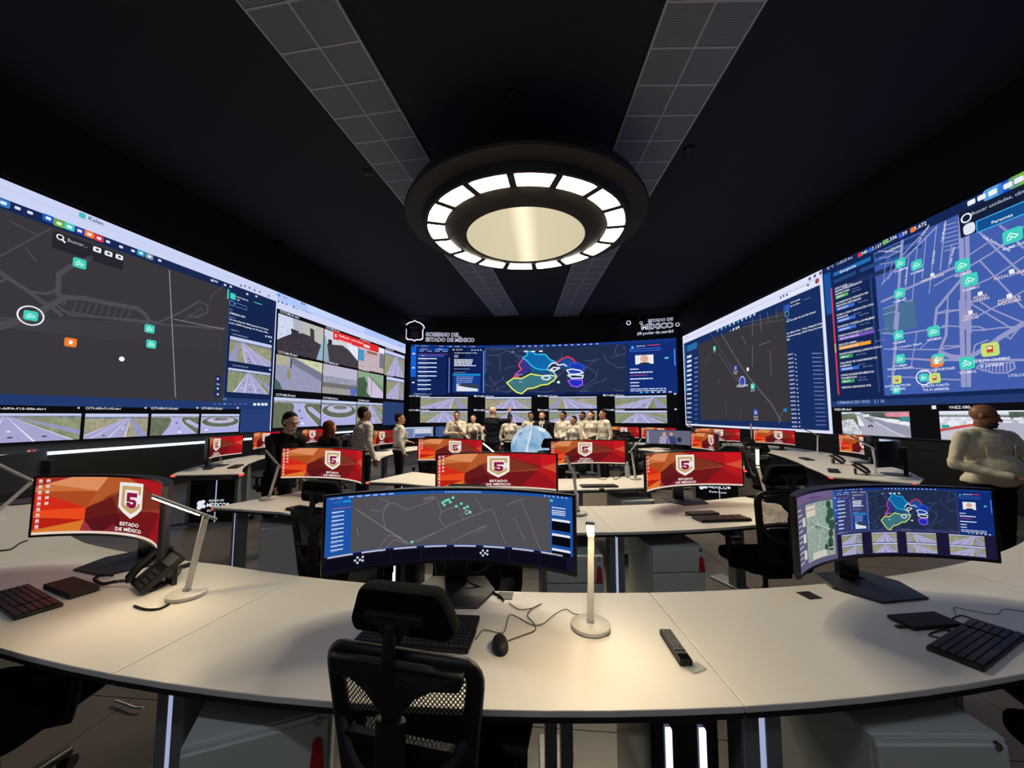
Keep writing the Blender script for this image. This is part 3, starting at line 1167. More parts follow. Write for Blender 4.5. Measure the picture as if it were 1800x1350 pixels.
# streets
RD = (77, 75, 82)
C1 = lambda L_: [(x / 3.75, 290 + y / 3.75) for x, y in L_]
for L_, w in (([(-400, 560), (-200, 640), (0, 710), (180, 830), (270, 900), (330, 930), (400, 990)], .09), ([(600, 610), (470, 665), (385, 720), (380, 850), (410, 880)], .1),
              ([(290, 950), (420, 872), (560, 880), (700, 910), (900, 945), (955, 985), (985, 1035)], .12), ([(985, 1035), (1050, 1035), (1200, 965), (1310, 898), (1365, 925), (1365, 975), (1290, 1005), (1240, 990)], .06),
              ([(0, 770), (60, 740)], .05), ([(200, 835), (300, 850), (380, 820)], .06), ([(440, 880), (420, 920), (390, 910), (395, 885)], .04),
              ([(-300, 1150), (-50, 1080), (200, 1000), (290, 950)], .14), ([(0, 1045), (130, 1010), (300, 990)], .05), ([(340, 900), (460, 990), (900, 1020), (1060, 1050), (1480, 1075)], .05),
              ([(400, 960), (700, 1010), (1000, 1045), (1470, 1085)], .04), ([(0, 600), (240, 470), (330, 420)], .03), ([(60, 370), (240, 460)], .03), ([(165, 545), (235, 635)], .03),
              ([(1380, 900), (1400, 850), (1470, 800)], .03), ([(1200, 1030), (1330, 940), (1340, 980), (1250, 1010)], .03)):
    s.line(C1(L_), w * .75, RD, 3)
for k in range(9):
    x = 500 + 45 * k
    s.line(C1([(x, 905 + k * 6), (x - 30, 990 + k * 4)]), .025, (72, 70, 78), 3)
for k in range(14):
    s.line([(-40, 555 + k * 1.2), (390, 575 + k * 3.2)], .012, (66, 64, 72), 3)
s.dash((297, 476), (308, 700), 44, .022, (150, 150, 160), 4)
s.dash((305, 561), (394, 579), 22, .018, (140, 140, 150), 4)
for x, y in ((139, 463), (262, 578), (265, 605)):
    cam_badge(s, x, y, .2, TEAL)
s.ring(53, 555, .15, .172, (240, 242, 250), 5)
cam_badge(s, 53, 555, .18, TEAL)
cam_badge(s, 123, 602, .18, ORNG)
s.disc(213, 631, .05, (245, 246, 250), 5)
# sidebar of camera group
s.rect(399.5, 508, 401, 526, (70, 208, 200), 4)
s.sq(409, 521, .17, .17, TEAL, 4)
s.text('CCTV-AIFA-F2-', 415.5, 523, 2.6, (240, 244, 255), 4)
s.text('002', 415.5, 528, 2.6, (240, 244, 255), 4)
s.rect(446, 530, 460, 536.5, (70, 190, 170), 4)
s.text('En línea', 448, 536.5, 2.6, (16, 40, 60), 5)
s.ring(407, 533, .06, .075, (90, 170, 240), 4)
s.line([(412.5, 532), (433, 539), (433, 545), (412.5, 538.5), (412.5, 532)], .012, (120, 150, 210), 4)
s.text('GRUPO', 402, 544, 1.7, (140, 160, 205), 4)
s.text('CÁMARAS AIFA', 402, 551, 3.4, (244, 247, 255), 4)
s.text('DIRECCIÓN', 402, 557, 1.7, (140, 160, 205), 4)
s.text('Circuito Exterior Mexiquense km 32 Santa', 402, 562, 3.0, (244, 247, 255), 4, wmax=70)
s.text('Lucía, 55600 Zumpango de Ocampo, Méx.', 402, 568, 3.0, (244, 247, 255), 4, wmax=70)
s.text('CÁMARAS (2)', 405, 580, 2.0, (150, 170, 215), 4)
s.text('CCTV-AIFA-F2-002-dev1', 408, 588, 2.2, (170, 185, 225), 4)
uP0, uP1 = uvL(402.5, 615)[0], uvL(476.5, 620)[0]
for (ya, yb, kd, sd) in ((590, 634, 'hwyL', 3), (646.5, 689, 'hwyC', 4)):
    s2 = Sub(cv, lambda x, y: (x, y))
    cctv(s2, uP0, vL(403, ya), uP1, vL(403, yb), kd, sd, 4)
s.text('CCTV-AIFA-F2-002-dev2', 408, 643, 2.2, (170, 185, 225), 4)
for x, y in ((467, 591), (472, 592), (476, 593), (475, 600), (474, 650)):
    s.disc(x, y, .03, (230, 236, 248), 4)
# zoom pill, toolbar and corner marks
u0, u1 = uvL(377, 680)[0], uvL(387, 680)[0]
q.rect(u0, vL(380, 660), u1, vL(380, 699), (30, 44, 84), 4)
for y in (666, 683, 693):
    s.disc(382, y, .03, (190, 205, 235), 5)
s.text('13.6', 378.5, 676.5, 3, (215, 225, 245), 5)
s.rect(391, 698, 396, 703, (110, 190, 235), 4)
s.rect(391, 698, 395, 702, MAPG, 5)
for k in range(7):
    s.rect(374 + 9 * k, 709, 379 + 9 * k, 711, (110, 190, 230) if k == 2 else (84, 108, 160), 4)
for x in (447, 454, 461, 467):
    s.rect(x - 2.4, 708.5, x + 2.4, 713, (230, 236, 248), 4)
# live pictures
q.rect(uA0, vL(0, 712), uvL(421.5, 740)[0], Z_BOT, (12, 12, 15), 3)
ue = [uA0, uvL(-150, 750)[0], uvL(145, 750)[0], uvL(262, 750)[0], uvL(350.5, 750)[0], uvL(421, 750)[0]]
vt, vb_ = vL(0, 726.5), Z_BOT + .03
kinds = ['round', 'hwyC', 'hwyR', 'curve', 'round']
names = [None, (-30, 'CCTV-AIFA-F15-006-dev1', 109), (149, 'CCTV-AIFA-F11-015-dev1', 62), (264, 'CCTV-AIFA-F11-016-dev3', 48), (353, 'CCTV-AIFA-F11-016-dev1', 37)]
for k in range(5):
    a, b_ = ue[k] + .02, ue[k + 1] - .04
    cctv(q, a, vt, b_, vb_, kinds[k], k + 3, 4)
    if names[k]:
        s.text(names[k][1], names[k][0], 719.5, 4.0, (236, 238, 244), 5, wmax=names[k][2])
for x in (137, 255, 346, 417):
    s.rect(x - 1.5, 715.5, x + 1.5, 718.5, (220, 224, 232), 5)
led_wall('led_screen', 'LED video wall showing a dark road map with camera pictures beneath', cv, L0, LX, uA0, uA1, Z_BOT, Z_TOP)

# ================================ left wall, far panel: grid of cameras
cv = Canvas()
s = Sub(cv, uvL)
q = Sub(cv, lambda x, y: (x, y))
uB0, uB1 = uA1 + .004, uvL(712, 640)[0]
q.rect(uB0, Z_TOP, uB1, Z_BOT, (14, 14, 18), 1)
q.rect(uB0, Z_TOP, uB1, vL(484, 527), (176, 198, 250), 2)
q.rect(uB0, vL(484, 527), uB1, vL(484, 541), (208, 214, 246), 2)
q.rect(uvL(540, 545)[0], Z_TOP, uvL(640, 585)[0], vL(484, 524), (196, 212, 252), 3)
s.rect(485, 515, 492, 522, (90, 140, 220), 4)
s.text('Kalan', 497, 523, 3, (60, 70, 110), 4)
for x, y in ((489, 530), (496, 532), (503, 535), (516, 539), (530, 533), (534, 535), (700, 607), (703, 608), (706, 609)):
    s.disc(x, y, .035, (84, 90, 130), 4)
s.text('No seguro', 514, 541, 2.4, (84, 90, 130), 4)
s.text('10.24.11.40/monitor', 529, 546, 2.4, (84, 90, 130), 4, wmax=17)
ucol = [uvL(484.5, 620)[0], uvL(568, 620)[0], uvL(629, 640)[0], uvL(675, 640)[0], uvL(711, 650)[0]]
rows = [(vL(485, 549), vL(485, 617)), (vL(485, 622), vL(485, 684)), (vL(485, 698), vL(485, 752))]
grid = [['room', 'room2', 'plaza', 'hwyC'], ['patio', 'yard', 'field', 'hwyR'], ['curve', 'round', 'hwyC', None]]
for r in range(3):
    for c in range(4):
        k = grid[r][c]
        if k is None:
            q.rect(ucol[c] + .02, rows[r][0] + .1, ucol[c + 1], Z_BOT, (44, 64, 112), 2)
            continue
        a = ucol[c] + (.28 if (r, c) == (1, 3) else .02)
        cctv(q, a, rows[r][0], ucol[c + 1] - .03, rows[r][1], k, 20 + r * 4 + c, 3)
        u, v = ucol[c] + .08, rows[r][0] + .04
        q.text('CCTV-MX-0%d-dev1' % (r * 4 + c + 1), u, v, .07, (225, 228, 238), 4, hm=.075)
# red alert banner
u0, u1 = uvL(585, 585)[0], uvL(665, 615)[0]
vA = vL(586, 581)
q.rect(u0, vA, u1, vL(586, 596), (226, 44, 48), 8)
q.text('Notificación · nuevo incidente', u0 + .35, vA - .17, .09, (255, 225, 225), 9, hm=.1)
q.text('Atención inmediata', u0 + .35, vA - .33, .09, (255, 205, 205), 9, hm=.08)
q.rect(u1 - 1.3, vA - .14, u1 - .8, vA - .26, (250, 220, 220), 9)
q.rect(u0 + .1, vA - .12, u0 + .2, vA - .24, (255, 235, 235), 9)
led_wall('led_screen', 'LED video wall showing a grid of camera pictures under a red banner', cv, L0, LX, uB0, uB1, Z_BOT, Z_TOP)

# ================================ far wall
cv = Canvas(R=FAR_R, step=0.5)
s = Sub(cv, far_uv)
q = Sub(cv, lambda x, y: (x, y))
uF0, uF1 = far_uv(722, 640)[0], far_uv(1190, 640)[0]
q.rect(uF0, Z_TOP, uF1, Z_BOT, (13, 13, 16), 1)
vd = far_uv(850, 695)[1]
b, _ = q.unit(uF0, Z_TOP, uF1, vd)
dashboard(Sub(cv, b.pt), fs=uF1 - uF0 and 3.6)
xs = [(739, 822), (853, 934), (965, 1049), (1081, 1172)]
rws = [(far_uv(850, 698)[1], far_uv(850, 720)[1]), (far_uv(850, 722.5)[1], far_uv(850, 744)[1])]
kd = [['hwyR', 'hwyC', 'hwyL', 'hwyR'], ['hwyC', 'hwyC', 'hwyR', 'hwyC']]
for r in range(2):
    for c in range(4):
        a, b_ = far_uv(xs[c][0], 710)[0], far_uv(xs[c][1], 710)[0]
        cctv(q, a, rws[r][0], b_, rws[r][1] + .04, kd[r][c], 40 + r * 4 + c, 7)
        q.text('CCTV-MEX-%d%d3-dev1' % (c + 1, r + 2), a - 1.6 * .38, rws[r][0] + .0, .1, (230, 232, 240), 8, hm=.085)
        q.rect(b_ + .35, rws[r][0] + .03, b_ + .45, rws[r][0] + .1, (225, 228, 238), 8)
FO = far_pt(0)
t_far = led_wall('led_screen', 'curved LED video wall showing the coloured state map above highway cameras', cv, FO, Vector((1, 0, 0)), uF0, uF1, Z_BOT, Z_TOP)

# ================================ right wall, far panel: dark map in a pale browser frame
uvR = plane_uv(R0, RX)


def vR(px, py):
    return uvR(px, py)[1]


cv = Canvas()
s = Sub(cv, uvR)
q = Sub(cv, lambda x, y: (x, y))
uC0, uC1 = uvR(1202, 650)[0], uvR(1453.5, 600)[0]
q.rect(uC0, Z_TOP, uC1, Z_BOT, (222, 226, 250), 1)
q.rect(uC0 + .1, vR(1450, 497), uC1 - .1, Z_BOT + .08, (25, 46, 96), 2)
q.rect(uC0, vR(1450, 483), uC1, vR(1450, 484), (180, 184, 222), 3)
for x, y in ((1443, 480), (1433, 485), (1424, 490)):
    s.disc(x, y, .05, (100, 104, 140), 4)
s.rect(1388, 513, 1423, 504, (240, 243, 255), 3)
s.text('No es posible conectarse', 1390, 515, 2.5, (90, 94, 130), 4, wmax=30)
s.disc(1437, 494, .07, (150, 70, 80), 4)
for x, y in ((1373, 523), (1378, 520), (1384, 518), (1421, 501)):
    s.disc(x, y, .04, (90, 94, 130), 4)
s.text('Kalan', 1207, 593, 2.0, (100, 104, 140), 4)
# map
um0, um1 = uvR(1229, 650)[0], uvR(1383, 600)[0]
vt_ = vR(1450, 503) - .12
q.rect(um0, vt_ - .1, um1, vR(1395, 742), MAPG, 3)
S6 = lambda L_: [(1190 + x / 6, 460 + y / 6) for x, y in L_]
for L_, w in (([(470, 760), (640, 1040), (760, 1220), (1000, 1500), (1100, 1680)], .05), ([(690, 790), (730, 870)], .04), ([(800, 600), (800, 780)], .04), ([(800, 890), (800, 1110)], .04),
              ([(880, 560), (892, 740)], .04), ([(960, 530), (965, 640)], .03), ([(1050, 510), (1055, 600)], .03), ([(870, 880), (990, 840)], .03), ([(985, 940), (1000, 1200)], .03),
              ([(440, 970), (640, 1260)], .025), ([(300, 1070), (350, 970)], .025), ([(420, 1300), (460, 1240)], .025), ([(520, 1460), (520, 1620)], .02), ([(680, 1560), (670, 1660)], .02),
              ([(1080, 1700), (1090, 1640), (1110, 1600)], .03), ([(360, 760), (560, 1090), (700, 1320)], .02), ([(690, 690), (1130, 610)], .015), ([(700, 650), (1130, 560)], .015)):
    s.line(S6(L_), w, (96, 96, 106), 4)
for (x, y, c, w, lab) in ((400, 915, TEAL, .2, 'Base 11'), (622, 1120, (64, 92, 200), .2, ['ACE Toluca', 'Seminario']), (803, 1315, TEAL, .22, 'CCTV 12'), (835, 1590, (64, 92, 200), .22, ['Pirámides', 'Tenango'])):
    X, Y = S6([(x, y)])[0]
    cam_badge(s, X, Y, w, c, 5, lab)
X, Y = S6([(693, 1265)])[0]
s.disc(X, Y, .2, (200, 206, 240), 5)
s.disc(X, Y, .165, (56, 74, 176), 6)
s.text('ACE Toluca', X, Y + 9, 2, (238, 240, 250), 6, align='C', hm=.1)
X, Y = S6([(752, 1135)])[0]
s.disc(X, Y, .07, (245, 245, 250), 6)
# toolbars
for k in range(10):
    x = 1262 + k * 7.2
    y = 581 - k * 2.35 * 1.35
    s.sq(x, y, .11, .1, (70, 190, 200) if k in (2, 5) else (180, 200, 235), 5)
s.text('Buscar', 1283, 583, 2, (190, 195, 210), 5)
for x, y in ((1290, 579), (1295, 577), (1299, 575)):
    s.disc(x, y, .05, (235, 238, 245), 5)
# left list
for k in range(16):
    y = 626 + k * 8.2
    s.rect(1208, y, 1216, y + 1.6, (215, 225, 245), 4)
    s.rect(1221, y + 3, 1227, y + 4, (110, 130, 180), 4)
s.rect(1204.5, 606, 1206, 690, (50, 130, 190), 4)
s.rect(1208, 608, 1226, 612, (40, 110, 170), 4)
# right sidebar
s.rect(1378.5, 536, 1380, 551, (80, 140, 230), 5)
s.sq(1385, 541, .2, .2, (52, 84, 190), 5)
s.text('ACE Toluca Bajío', 1390, 534, 2.6, (240, 244, 255), 5, wmax=18)
s.text('Gto. San Pablo...', 1390, 540, 2.6, (240, 244, 255), 5, wmax=18)
s.rect(1413, 528, 1426, 522, (80, 180, 170), 5)
s.ring(1384, 552, .07, .09, (90, 190, 190), 5)
s.text('ACE Toluca Bajío Gto. San Pablo Autopan', 1383, 567, 3.0, (240, 244, 255), 5, wmax=53)
s.text('Gto. México Zinac - Toluca, Delegación Santa', 1384, 588, 3.0, (240, 244, 255), 5, wmax=64)
s.text('Cuauhxustenango, 50130 Toluca de Lerdo,', 1384, 593.5, 3.0, (240, 244, 255), 5, wmax=66)
s.text('Méx.', 1384, 599, 3.0, (240, 244, 255), 5)
s.bars(1383, 560, 1392, 1, 5, 1.2, (130, 150, 200), 5)
for k in range(18):
    y = 625 + k * 7.4
    x0 = 1386 + k * .45
    s.text('MX52%02d' % (11 + k * 5), x0, y, 2.6, (225, 232, 250), 5, wmax=9)
    s.rect(x0 + 12, y, x0 + 14, y - 2.2, (215, 222, 245), 5)
    s.bars(1428 + k * .45, y - 4.5, 1452 + k * .45 - 1, 1, 3, 1.3, (120, 140, 195), 5)
s.sq(1381, 728 - 7, .16, .1, (40, 120, 190), 5)
led_wall('led_screen', 'LED video wall showing a dark street map in a pale browser frame', cv, R0, RX, uC0, uC1, Z_BOT, Z_TOP)

# ================================ right wall, near panel: incident list, blue street map, traffic cameras
cv = Canvas()
s = Sub(cv, uvR)
q = Sub(cv, lambda x, y: (x, y))
uD0, uD1 = uC1 + .004, uvR(1800, 400)[0] + 3.6
q.rect(uD0, Z_TOP, uD1, Z_BOT, (14, 14, 17), 1)
vbD = vR(1600, 712)
q.rect(uD0, Z_TOP, uD1, vbD, (22, 38, 84), 2)
q.rect(uD0, vR(1600, 700), uD1, vbD, (36, 58, 112), 3)
S7 = lambda L_: [(1430 + x * .2056, 300 + y * .2056) for x, y in L_]
S8 = lambda L_: [(1430 + x * .2056, 530 + y * .2056) for x, y in L_]
P7 = lambda x, y: S7([(x, y)])[0]
P8 = lambda x, y: S8([(x, y)])[0]
# map block
uMm = uvR(1545, 560)[0]
vtop, vbot = vR(1545, 441), vR(1650, 690.5)
q.rect(uMm, vtop, uD1, vbot, (66, 94, 172), 3)
q.rect(uvR(1553, 540)[0], vR(1560, 539), uvR(1611, 560)[0], vR(1600, 578), (74, 112, 150), 4)
ST = (150, 152, 200)
for L_, w in (([(560, 690), (750, 690), (760, 600)], .05), ([(765, 600), (735, 1000), (700, 1348)], .12), ([(570, 750), (650, 735), (740, 690)], .04), ([(570, 800), (690, 780), (740, 760)], .04),
              ([(990, 480), (770, 720)], .05), ([(1060, 480), (760, 780), (590, 970)], .07), ([(1060, 470), (995, 1050)], .04), ([(1135, 430), (1090, 850)], .05), ([(970, 560), (935, 920)], .04),
              ([(895, 640), (850, 1110), (785, 1115)], .04), ([(820, 740), (780, 1110)], .04), ([(1190, 630), (1160, 830)], .04), ([(590, 1120), (700, 1070), (780, 1020), (1230, 820)], .1),
              ([(1040, 985), (1140, 925), (1240, 880)], .05), ([(1265, 400), (1290, 1348)], .16), ([(1320, 560), (1340, 1348)], .14), ([(1270, 930), (1150, 1070), (1060, 1180), (1040, 1348)], .1),
              ([(1340, 720), (1490, 620)], .05), ([(1340, 820), (1540, 700), (1690, 580), (1800, 480)], .06), ([(1430, 530), (1600, 700), (1800, 890)], .06), ([(1600, 470), (1680, 530), (1800, 660)], .06),
              ([(1430, 770), (1700, 1060), (1800, 1170)], .05), ([(1345, 1000), (1560, 900), (1700, 810), (1800, 740)], .05), ([(1340, 1130), (1700, 1348)], .05), ([(1400, 1250), (1700, 1090), (1800, 1030)], .05),
              ([(1060, 1225), (1270, 1190)], .04), ([(1155, 1075), (1150, 1348)], .05), ([(600, 1180), (720, 1140)], .04), ([(600, 1230), (720, 1200)], .04), ([(625, 790), (600, 960)], .03), ([(680, 780), (650, 930)], .03)):
    s.line(S7(L_), w * .5, ST, 5)
for k in range(7):
    s.line(S7([(1130, 470 + 36 * k), (1230 + k * 3, 440 + 36 * k)]), .02, ST, 5)
for L_, w in (([(730, 100), (690, 560), (680, 720)], .12), ([(890, 265), (840, 560)], .04), ([(590, 270), (750, 280), (990, 240), (1140, 215)], .06), ([(610, 405), (700, 410), (1100, 410), (1300, 380)], .05),
              ([(690, 490), (860, 490), (1000, 500), (1300, 500), (1800, 500)], .08), ([(1060, 100), (1130, 80), (1260, 70)], .05), ([(1150, 70), (1140, 290), (1090, 410), (1060, 560), (1010, 700)], .1),
              ([(1270, 0), (1290, 720)], .16), ([(1330, 0), (1335, 720)], .14), ([(1110, 205), (1260, 215), (1420, 215), (1480, 240), (1600, 225), (1800, 210)], .05), ([(1800, 190), (1600, 310), (1480, 400), (1330, 480), (1180, 470), (1110, 440)], .16),
              ([(1110, 400), (1130, 380), (1290, 378)], .05), ([(1370, 440), (1390, 370), (1500, 330)], .05), ([(1350, 270), (1360, 245), (1470, 245)], .05), ([(920, 400), (1010, 320), (1020, 290)], .04),
              ([(640, 580), (860, 570), (1000, 580)], .05), ([(640, 640), (880, 650), (1010, 660), (1260, 670)], .05), ([(1430, 0), (1520, 60), (1800, 180)], .05), ([(1020, 580), (980, 700)], .05),
              ([(1435, 530), (1720, 520), (1730, 570), (1660, 610), (1540, 610), (1400, 570), (1435, 530)], .05), ([(1770, 220), (1690, 320), (1650, 290)], .05)):
    s.line(S8(L_), w * .5, ST, 5)
for k in range(9):
    s.line(S8([(1450 + 30 * k, 530), (1450 + 30 * k, 595)]), .02, ST, 5)
for (x, y, a, t_) in ((905, 620, -.9, 'Calle Durazno'), (1115, 610, -1.45, 'Calle Magnolia'), (1035, 800, -1.5, 'Calle Dalia'), (1185, 800, -1.4, 'Calle Violeta'), (800, 970, -1.5, 'Calle Azucena'), (1450, 570, .95, 'Calle Emiliano Zapata')):
    X, Y = P7(x, y)
    s.text(t_, X, Y, 3, (225, 228, 248), 6, ang=-a * .92, hm=.042)
for (x, y, t_) in ((680, 410, 'Calle Tranquilino Salgado'), (640, 590, 'Calle Ignacio Zaragoza')):
    X, Y = P8(x, y)
    s.text(t_, X, Y, 3, (225, 228, 248), 6, hm=.042)
for (x, y, w, lab) in ((750, 790, .27, 'VCUM042'), (890, 805, .27, 'VCUM024'), (1282, 808, .3, 'VCUM023'), (1348, 932, .3, 'VCUM011'), (742, 1050, .28, 'CUME-007'), (1712, 555, .32, 'CUME-T10')):
    X, Y = P7(x, y)
    cam_badge(s, X, Y, w * .8, TEAL, 7, lab, .043)
for (x, y, w, lab, c) in ((735, 290, .27, 'VCUM038', TEAL), (1035, 255, .28, 'VCUM020', TEAL), (748, 490, .26, 'VCUM024', TEAL), (1075, 490, .27, None, TEAL), (1062, 515, .28, ['BAÑO LOS PORTALES'], ORNG), (1322, 525, .3, 'VCUM012', TEAL),
                          (722, 668, .24, ['RUTA CUAUTITLÁN', '01 (A740JLB)'], (196, 222, 120)), (1045, 655, .26, ['02-RUTA CUAUTI-', 'TUL 01 (A82822E)'], (196, 222, 120)), (1520, 410, .32, ['02-RUTA CINEMAS', '01 (A740JLB)'], (196, 222, 120)), (715, 757, .22, None, TEAL)):
    X, Y = P8(x, y)
    cam_badge(s, X, Y, w * .8, c, 7, lab, .043)
X, Y = P8(952, 650)
s.ring(X, Y, .135, .155, (240, 244, 255), 7)
cam_badge(s, X, Y, .17, TEAL, 8)
for (x, y, ls) in ((1025, 920, ['PIZZAS MILÁN']), (1705, 890, ['PIZZALIANÍSIMA']), (1435, 1080, ['PIZZAS', 'CARRERA']), (1685, 1100, ['PIZZAS LA', 'RIQUÍSIMA']), (1352, 1240, ['PIZZAS', 'LAS VÍAS'])):
    X, Y = P7(x, y)
    s.sq(X, Y - 6, .07, .07, (236, 238, 250), 7)
    for k, t_ in enumerate(ls):
        s.text(t_, X, Y + 1.5 + k * 5.5, 3, (236, 214, 214), 7, align='C', hm=.045)
X, Y = P8(1750, 640)
s.text('UTSLCA', X, Y, 3, (226, 226, 244), 7, align='C', hm=.042)
# search window over the map
X0, Y0 = P7(1255, 400)
u0 = uvR(X0, Y0)[0]
q.rect(u0, vR(1689, 375), uD1 - .2, vR(1692, 419), (21, 30, 56), 9)
X, Y = P7(1320, 405)
s.ring(X, Y, .06, .085, (240, 242, 250), 10)
X, Y = P7(1365, 385)
s.text('Buscar unidades, cámaras', X, Y, 5, (170, 178, 200), 10, hm=.06)
X, Y = P7(1345, 495)
s.sq(X, Y, .18, .2, (225, 230, 242), 10, .4)
X, Y = P7(1440, 440)
s.rect(X - 3, Y + 1, X + 3, Y - 4, (225, 230, 242), 10)
s.text('Dispositivos', P7(1475, 425)[0], P7(1475, 425)[1], 4, (120, 150, 190), 10, hm=.042)
u0, v0 = uvR(*P7(1405, 480))
q.rect(u0, v0 + .1, u0 + .75, v0 - .12, (60, 170, 235), 10)
q.rect(u0 + .02, v0 + .08, u0 + .73, v0 - .1, (20, 78, 140), 11)
q.text('Personas', u0 + .22, v0 - .07, .1, (236, 242, 255), 12, hm=.055)
q.rect(u0 + .85, v0 + .24, u0 + 2.2, v0 - .1, (38, 54, 92), 10)
q.text('Imago ubicación', u0 + .95, v0 + .02, .1, (236, 242, 255), 12, hm=.045)
for (x, y, c) in ((1358, 270, None), (1445, 228, None), (1540, 185, (86, 160, 220)), (1672, 125, (30, 84, 200)), (1765, 78, (120, 178, 60))):
    X, Y = P7(x, y)
    if c:
        s.sq(X, Y, .27, .2, c, 5)
    s.sq(X, Y, .12, .09, (236, 240, 250), 6)
# counters on the top bar and the incident list
for (x, y, c, t_) in ((400, 720, (222, 56, 80), '340'), (490, 680, (50, 100, 220), '7,137'), (615, 612, (110, 190, 80), '2,336'), (750, 555, (60, 90, 220), '39'), (855, 505, ORNG, '1,672')):
    X, Y = P7(x, y)
    s.sq(X, Y, .1, .1, c, 5)
    s.text(t_, X + 3, Y + 1, 4, (236, 240, 250), 5, hm=.075)
X, Y = P7(120, 850)
s.text('23 °C   11:35:23 hrs.', X, Y, 4, (200, 214, 245), 5, hm=.065)
u0 = uD0 + .05
q.rect(u0, vR(1455, 480), uvR(1463, 520)[0], vR(1460, 552), (26, 84, 160), 4)
uL0, uL1 = uvR(1468, 600)[0], uvR(1541, 600)[0]
q.rect(uL0 + .1, vR(1470, 478), uL0 + 1.15, vR(1470, 485), (30, 108, 180), 4)
q.text('Emergencias', uL0 + .3, vR(1470, 484), .1, (225, 235, 250), 5, hm=.065)
q.rect(uL0 + 1.25, vR(1470, 478), uL0 + 2.3, vR(1470, 485), (34, 58, 110), 4)
q.text('Incidentes', uL0 + 1.5, vR(1470, 484), .1, (225, 235, 250), 5, hm=.065)
for k in range(3):
    q.rect(uL0 + .1 + .75 * k, vR(1470, 491), uL0 + .75 + .75 * k, vR(1470, 497), (34, 74, 130), 4)
q.rect(uL0 + .1, vR(1470, 506), uL0 + 1.8, vR(1470, 513), (32, 50, 96), 4)
q.text('Buscar folio...', uL0 + .35, vR(1470, 511), .1, (190, 205, 235), 5, hm=.042)
items = [(521, ['DIFICULTAD', 'RESPIRATORIA/URGENCIA', 'RESPIRATORIA'], (90, 170, 90), 'MÉDICO'), (552, ['ACCIDENTE DE TRÁNSITO SIN', 'PERSONAS LESIONADAS'], (60, 110, 210), 'SEGURIDAD'),
         (577, ['ROBO A CASA HABITACIÓN CON', 'VIOLENCIA'], (60, 110, 210), 'SEGURIDAD'), (594, ['VIOLENCIA CONTRA LAS MUJERES'], (60, 110, 210), 'SEGURIDAD'), (609, ['CABLES COLGANDO O CAÍDOS'], (120, 84, 190), 'SERVICIOS PÚBLICOS'),
         (624, ['RESCATE ANIMAL'], (240, 160, 50), 'PROTECCIÓN CIVIL'), (637, ['INFARTO/URGENCIA CARDIOLÓGICA'], (60, 160, 90), 'MÉDICO'), (654, ['HALLAZGO DE CADÁVER/RESTOS', 'HUMANOS'], (60, 110, 210), 'SEGURIDAD'),
         (674, ['OTROS INCIDENTES MÉDICOS', 'TRAUMÁTICOS'], (60, 160, 90), 'MÉDICO'), (694, ['PERSONA LESIONADA POR'], (60, 160, 90), 'MÉDICO')]
v = vR(1470, 505)
for k, (y, ls, c, tg) in enumerate(items):
    top = v + .02
    for j, t_ in enumerate(ls):
        q.text(t_, uL0 + .12, v - .06 - .075 * j, .08, (240, 243, 252), 5, hm=.046)
    v -= .075 * len(ls)
    if k < 9:
        q.rect(uL0 + .12, v - .005, uL0 + .2 + .05 * len(tg), v - .085, c, 5)
        q.text(tg, uL0 + .17, v - .065, .08, (245, 247, 255), 6, hm=.04)
        q.text('Nueva Toluca', uL0 + .3 + .05 * len(tg), v - .065, .08, (130, 150, 195), 6, hm=.032)
        q.text('hace 2 min', uL1 - .5, v + .0, .08, (130, 150, 195), 6, hm=.03)
    v -= .155
    q.rect(uL0 - .01, top, uL0 + .035, v + .02, (240, 170, 60) if k == 5 else (224, 60, 70), 5)
q.rect(uL1 - .04, vR(1540, 480), uL1, vR(1540, 690), (40, 66, 120), 4)
q.text('CÁMARAS EN VIVO   2 / 16', uD0 + .2, vbD + .07, .1, (150, 175, 225), 5, hm=.075)
# cameras below
vp, vq = vR(1500, 712.5) - .16, Z_BOT + .02
uE = [uvR(1481, 740)[0], uvR(1600.5, 745)[0], uvR(1654, 750)[0]]
cctv(q, uE[0], vp, uE[1], vq, 'street', 60, 3)
cctv(q, uE[2], vp, uE[2] + (uE[1] - uE[0]) * 1.02, vq, 'avenue', 61, 3)
q.text('VNEZ-080-dev1', uD0 + .1, vp + .04, .1, (226, 228, 238), 5, hm=.055)
q.text('VNEZ-080-dev3', uE[1] + .75, vp + .04, .1, (226, 228, 238), 5, hm=.055)
q.rect(uE[1] + .45, vp + .04, uE[1] + .53, vp + .11, (226, 228, 238), 5)
q.rect(uD0, Z_BOT + .012, uD1, Z_BOT, (40, 44, 58), 4)
led_wall('led_screen', 'LED video wall showing an incident list beside a blue street map', cv, R0, RX, uD0, uD1, Z_BOT, Z_TOP)

# light line under the left LED wall
nL = Vector((-LX.y, LX.x, 0))
a, b_ = L0 + LX * uA0, L0 + LX * (uvL(425, 770)[0] + 6)
strip = MB()
mid = (a + b_) / 2 - nL * 0.11
strip.box((mid.x, mid.y, 0.935), ((b_ - a).length, 0.03, 0.055), math.atan2(LX.y, LX.x))
o = strip.build('light_strip', emis('white led line', (214, 236, 255), LED_STRIP))
tag(o, 'white LED light line running along the plinth of the left wall', 'light strip')

